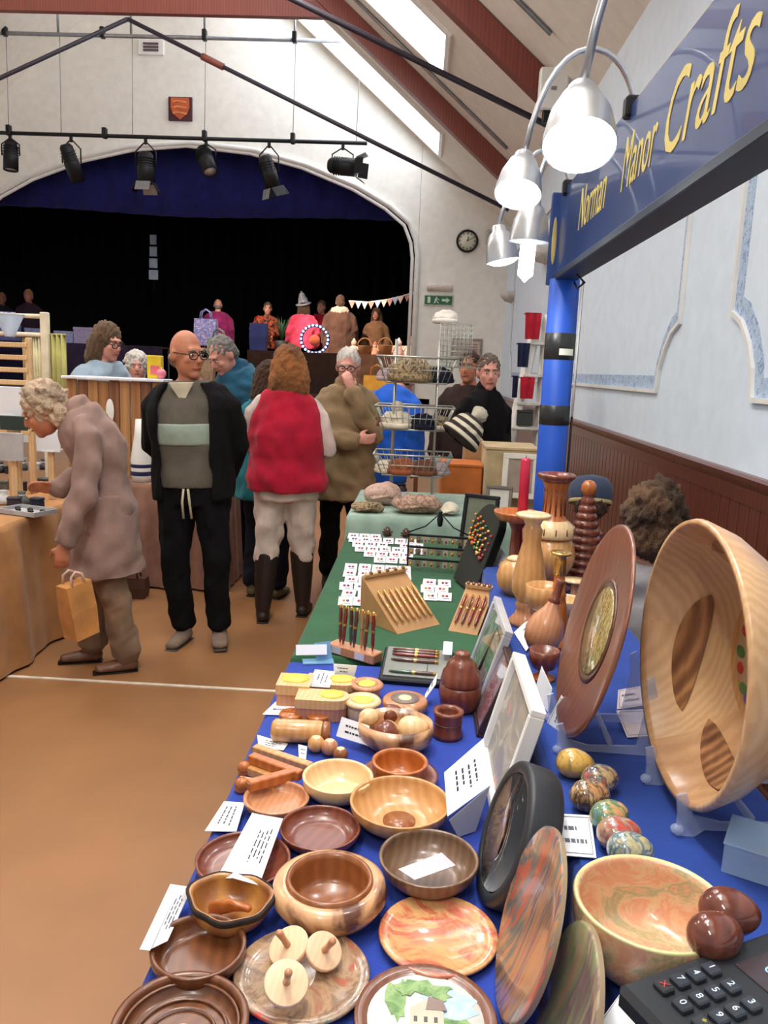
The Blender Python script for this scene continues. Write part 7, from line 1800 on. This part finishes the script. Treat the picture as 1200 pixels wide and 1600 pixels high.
# spiky plant and ring of lights
p = py(440, 560, 15.0); t = thing('potted_plant', 'dark spiky potted plant on the brown stage table', 'plant', (p.x, 15.0, TZ))
g = G(); g.lathe([(0, 0), (.1, 0), (.13, .2), (.12, .2), (0, .17)], 18); g.build('pot', plain('dark_pot', (50, 44, 44), .6), t)
rd = random.Random(4); ml = plain('dark_leaf', (34, 66, 36), .5)
for k in range(22):
    a = rd.uniform(0, 6.28); l = rd.uniform(.3, .5); sp_ = rd.uniform(.15, .5)
    g = G(); g.loft([(0, 0, .17), (sp_ * .4 * l * math.cos(a), sp_ * .4 * l * math.sin(a), .17 + l * .55), (sp_ * l * math.cos(a), sp_ * l * math.sin(a), .17 + l)], [(.02, .004), (.022, .004), (.003, .002)], lat=(-math.sin(a), math.cos(a), 0), seg=6, cap=False); g.build('leaf', ml, t)
p = py(491, 560, 15.0); t = thing('light_ring', 'ring of bluish-white fairy lights on the brown stage table', 'lights', (p.x, 15.0, TZ))
g = G(); g.tube([(.25 * math.cos(a), 0, .25 + .25 * math.sin(a)) for a in [2 * PI * q / 32 for q in range(33)]], .03, 8); g.build('hoop', plain('dark_hoop', (40, 40, 60), .6), t)
for k in range(22):
    a = 2 * PI * k / 22; g = G(); g.ell((.022, .022, .022), (.25 * math.cos(a), -.035, .25 + .25 * math.sin(a)), seg=8, rings=6); g.build('fairy_light', glow('fairy_blue', (150, 170, 255), 3), t)
g = G(); g.ell((.1, .06, .1), (0, 0, .23)); g.build('centre_bow', cloth('rust_bow', (170, 80, 50)), t)
bag('navy rucksack with a red strap on the brown stage table', 404, 560, .32, .5, 15.05, cloth('navy_canvas', (34, 40, 84)), z=TZ, handles=True, hm=cloth('red_strap', (190, 50, 50)), name='rucksack', d=.2)
# sparkling boxes on the violet table
for k, (xp, w, h, lab, c_) in enumerate(((140, .5, .3, 'glittering lilac gift box on the violet stage table', [(206, 196, 214), (120, 100, 150), (226, 220, 232)]), (103, .35, .22, 'silver gift box on the violet stage table', [(196, 206, 236), (90, 90, 150), (226, 232, 246)]), (175, .3, .2, 'brown gift box on the violet stage table', [(120, 86, 60), (160, 120, 84), (96, 66, 46)]), (55, .35, .25, 'blue-white gift box on the navy stage table', [(170, 180, 230), (60, 60, 120), (206, 212, 240)]), (15, .4, .3, 'dark blue gift box on the navy stage table', [(40, 40, 90), (90, 90, 150), (30, 30, 60)]))):
    g = G(); g.box((w, .25, h), (0, 0, h / 2), bev=.01); g2 = G(); g2.box((w * 1.03, .26, h * .2), (0, 0, h * .92), bev=.008)
    m = swirl('glitter_%d' % k, c_, 70, 0, .3, .3); put_on('gift_box', lab, 'box', xp, [('box', g, m), ('lid', g2, m)], 15.1, TZ, rz=.15 * k)

# ================================================================== stools under the seated stallholders
for lab, o in (('black stool under the curly-haired stallholder', 'seated stallholder with curly'), ('black stool under the person in the cap', 'seated person in a grey-blue')):
    p = [q for q in bpy.data.objects if q.get('label', '').startswith(o)][0].location
    t = thing('stool', lab, 'stool', (p.x, p.y, 0)); hs = .335
    g = G(); g.cyl(.16, .03, 20, c=(0, 0, hs - .03)); g.build('seat', M_black, t)
    for k in range(4):
        a = PI / 4 + k * PI / 2; g = G(); g.tube([(.1 * math.cos(a), .1 * math.sin(a), hs - .025), (.15 * math.cos(a), .15 * math.sin(a), 0)], .012, 8); g.build('leg', M_grey, t)

finish_melt()
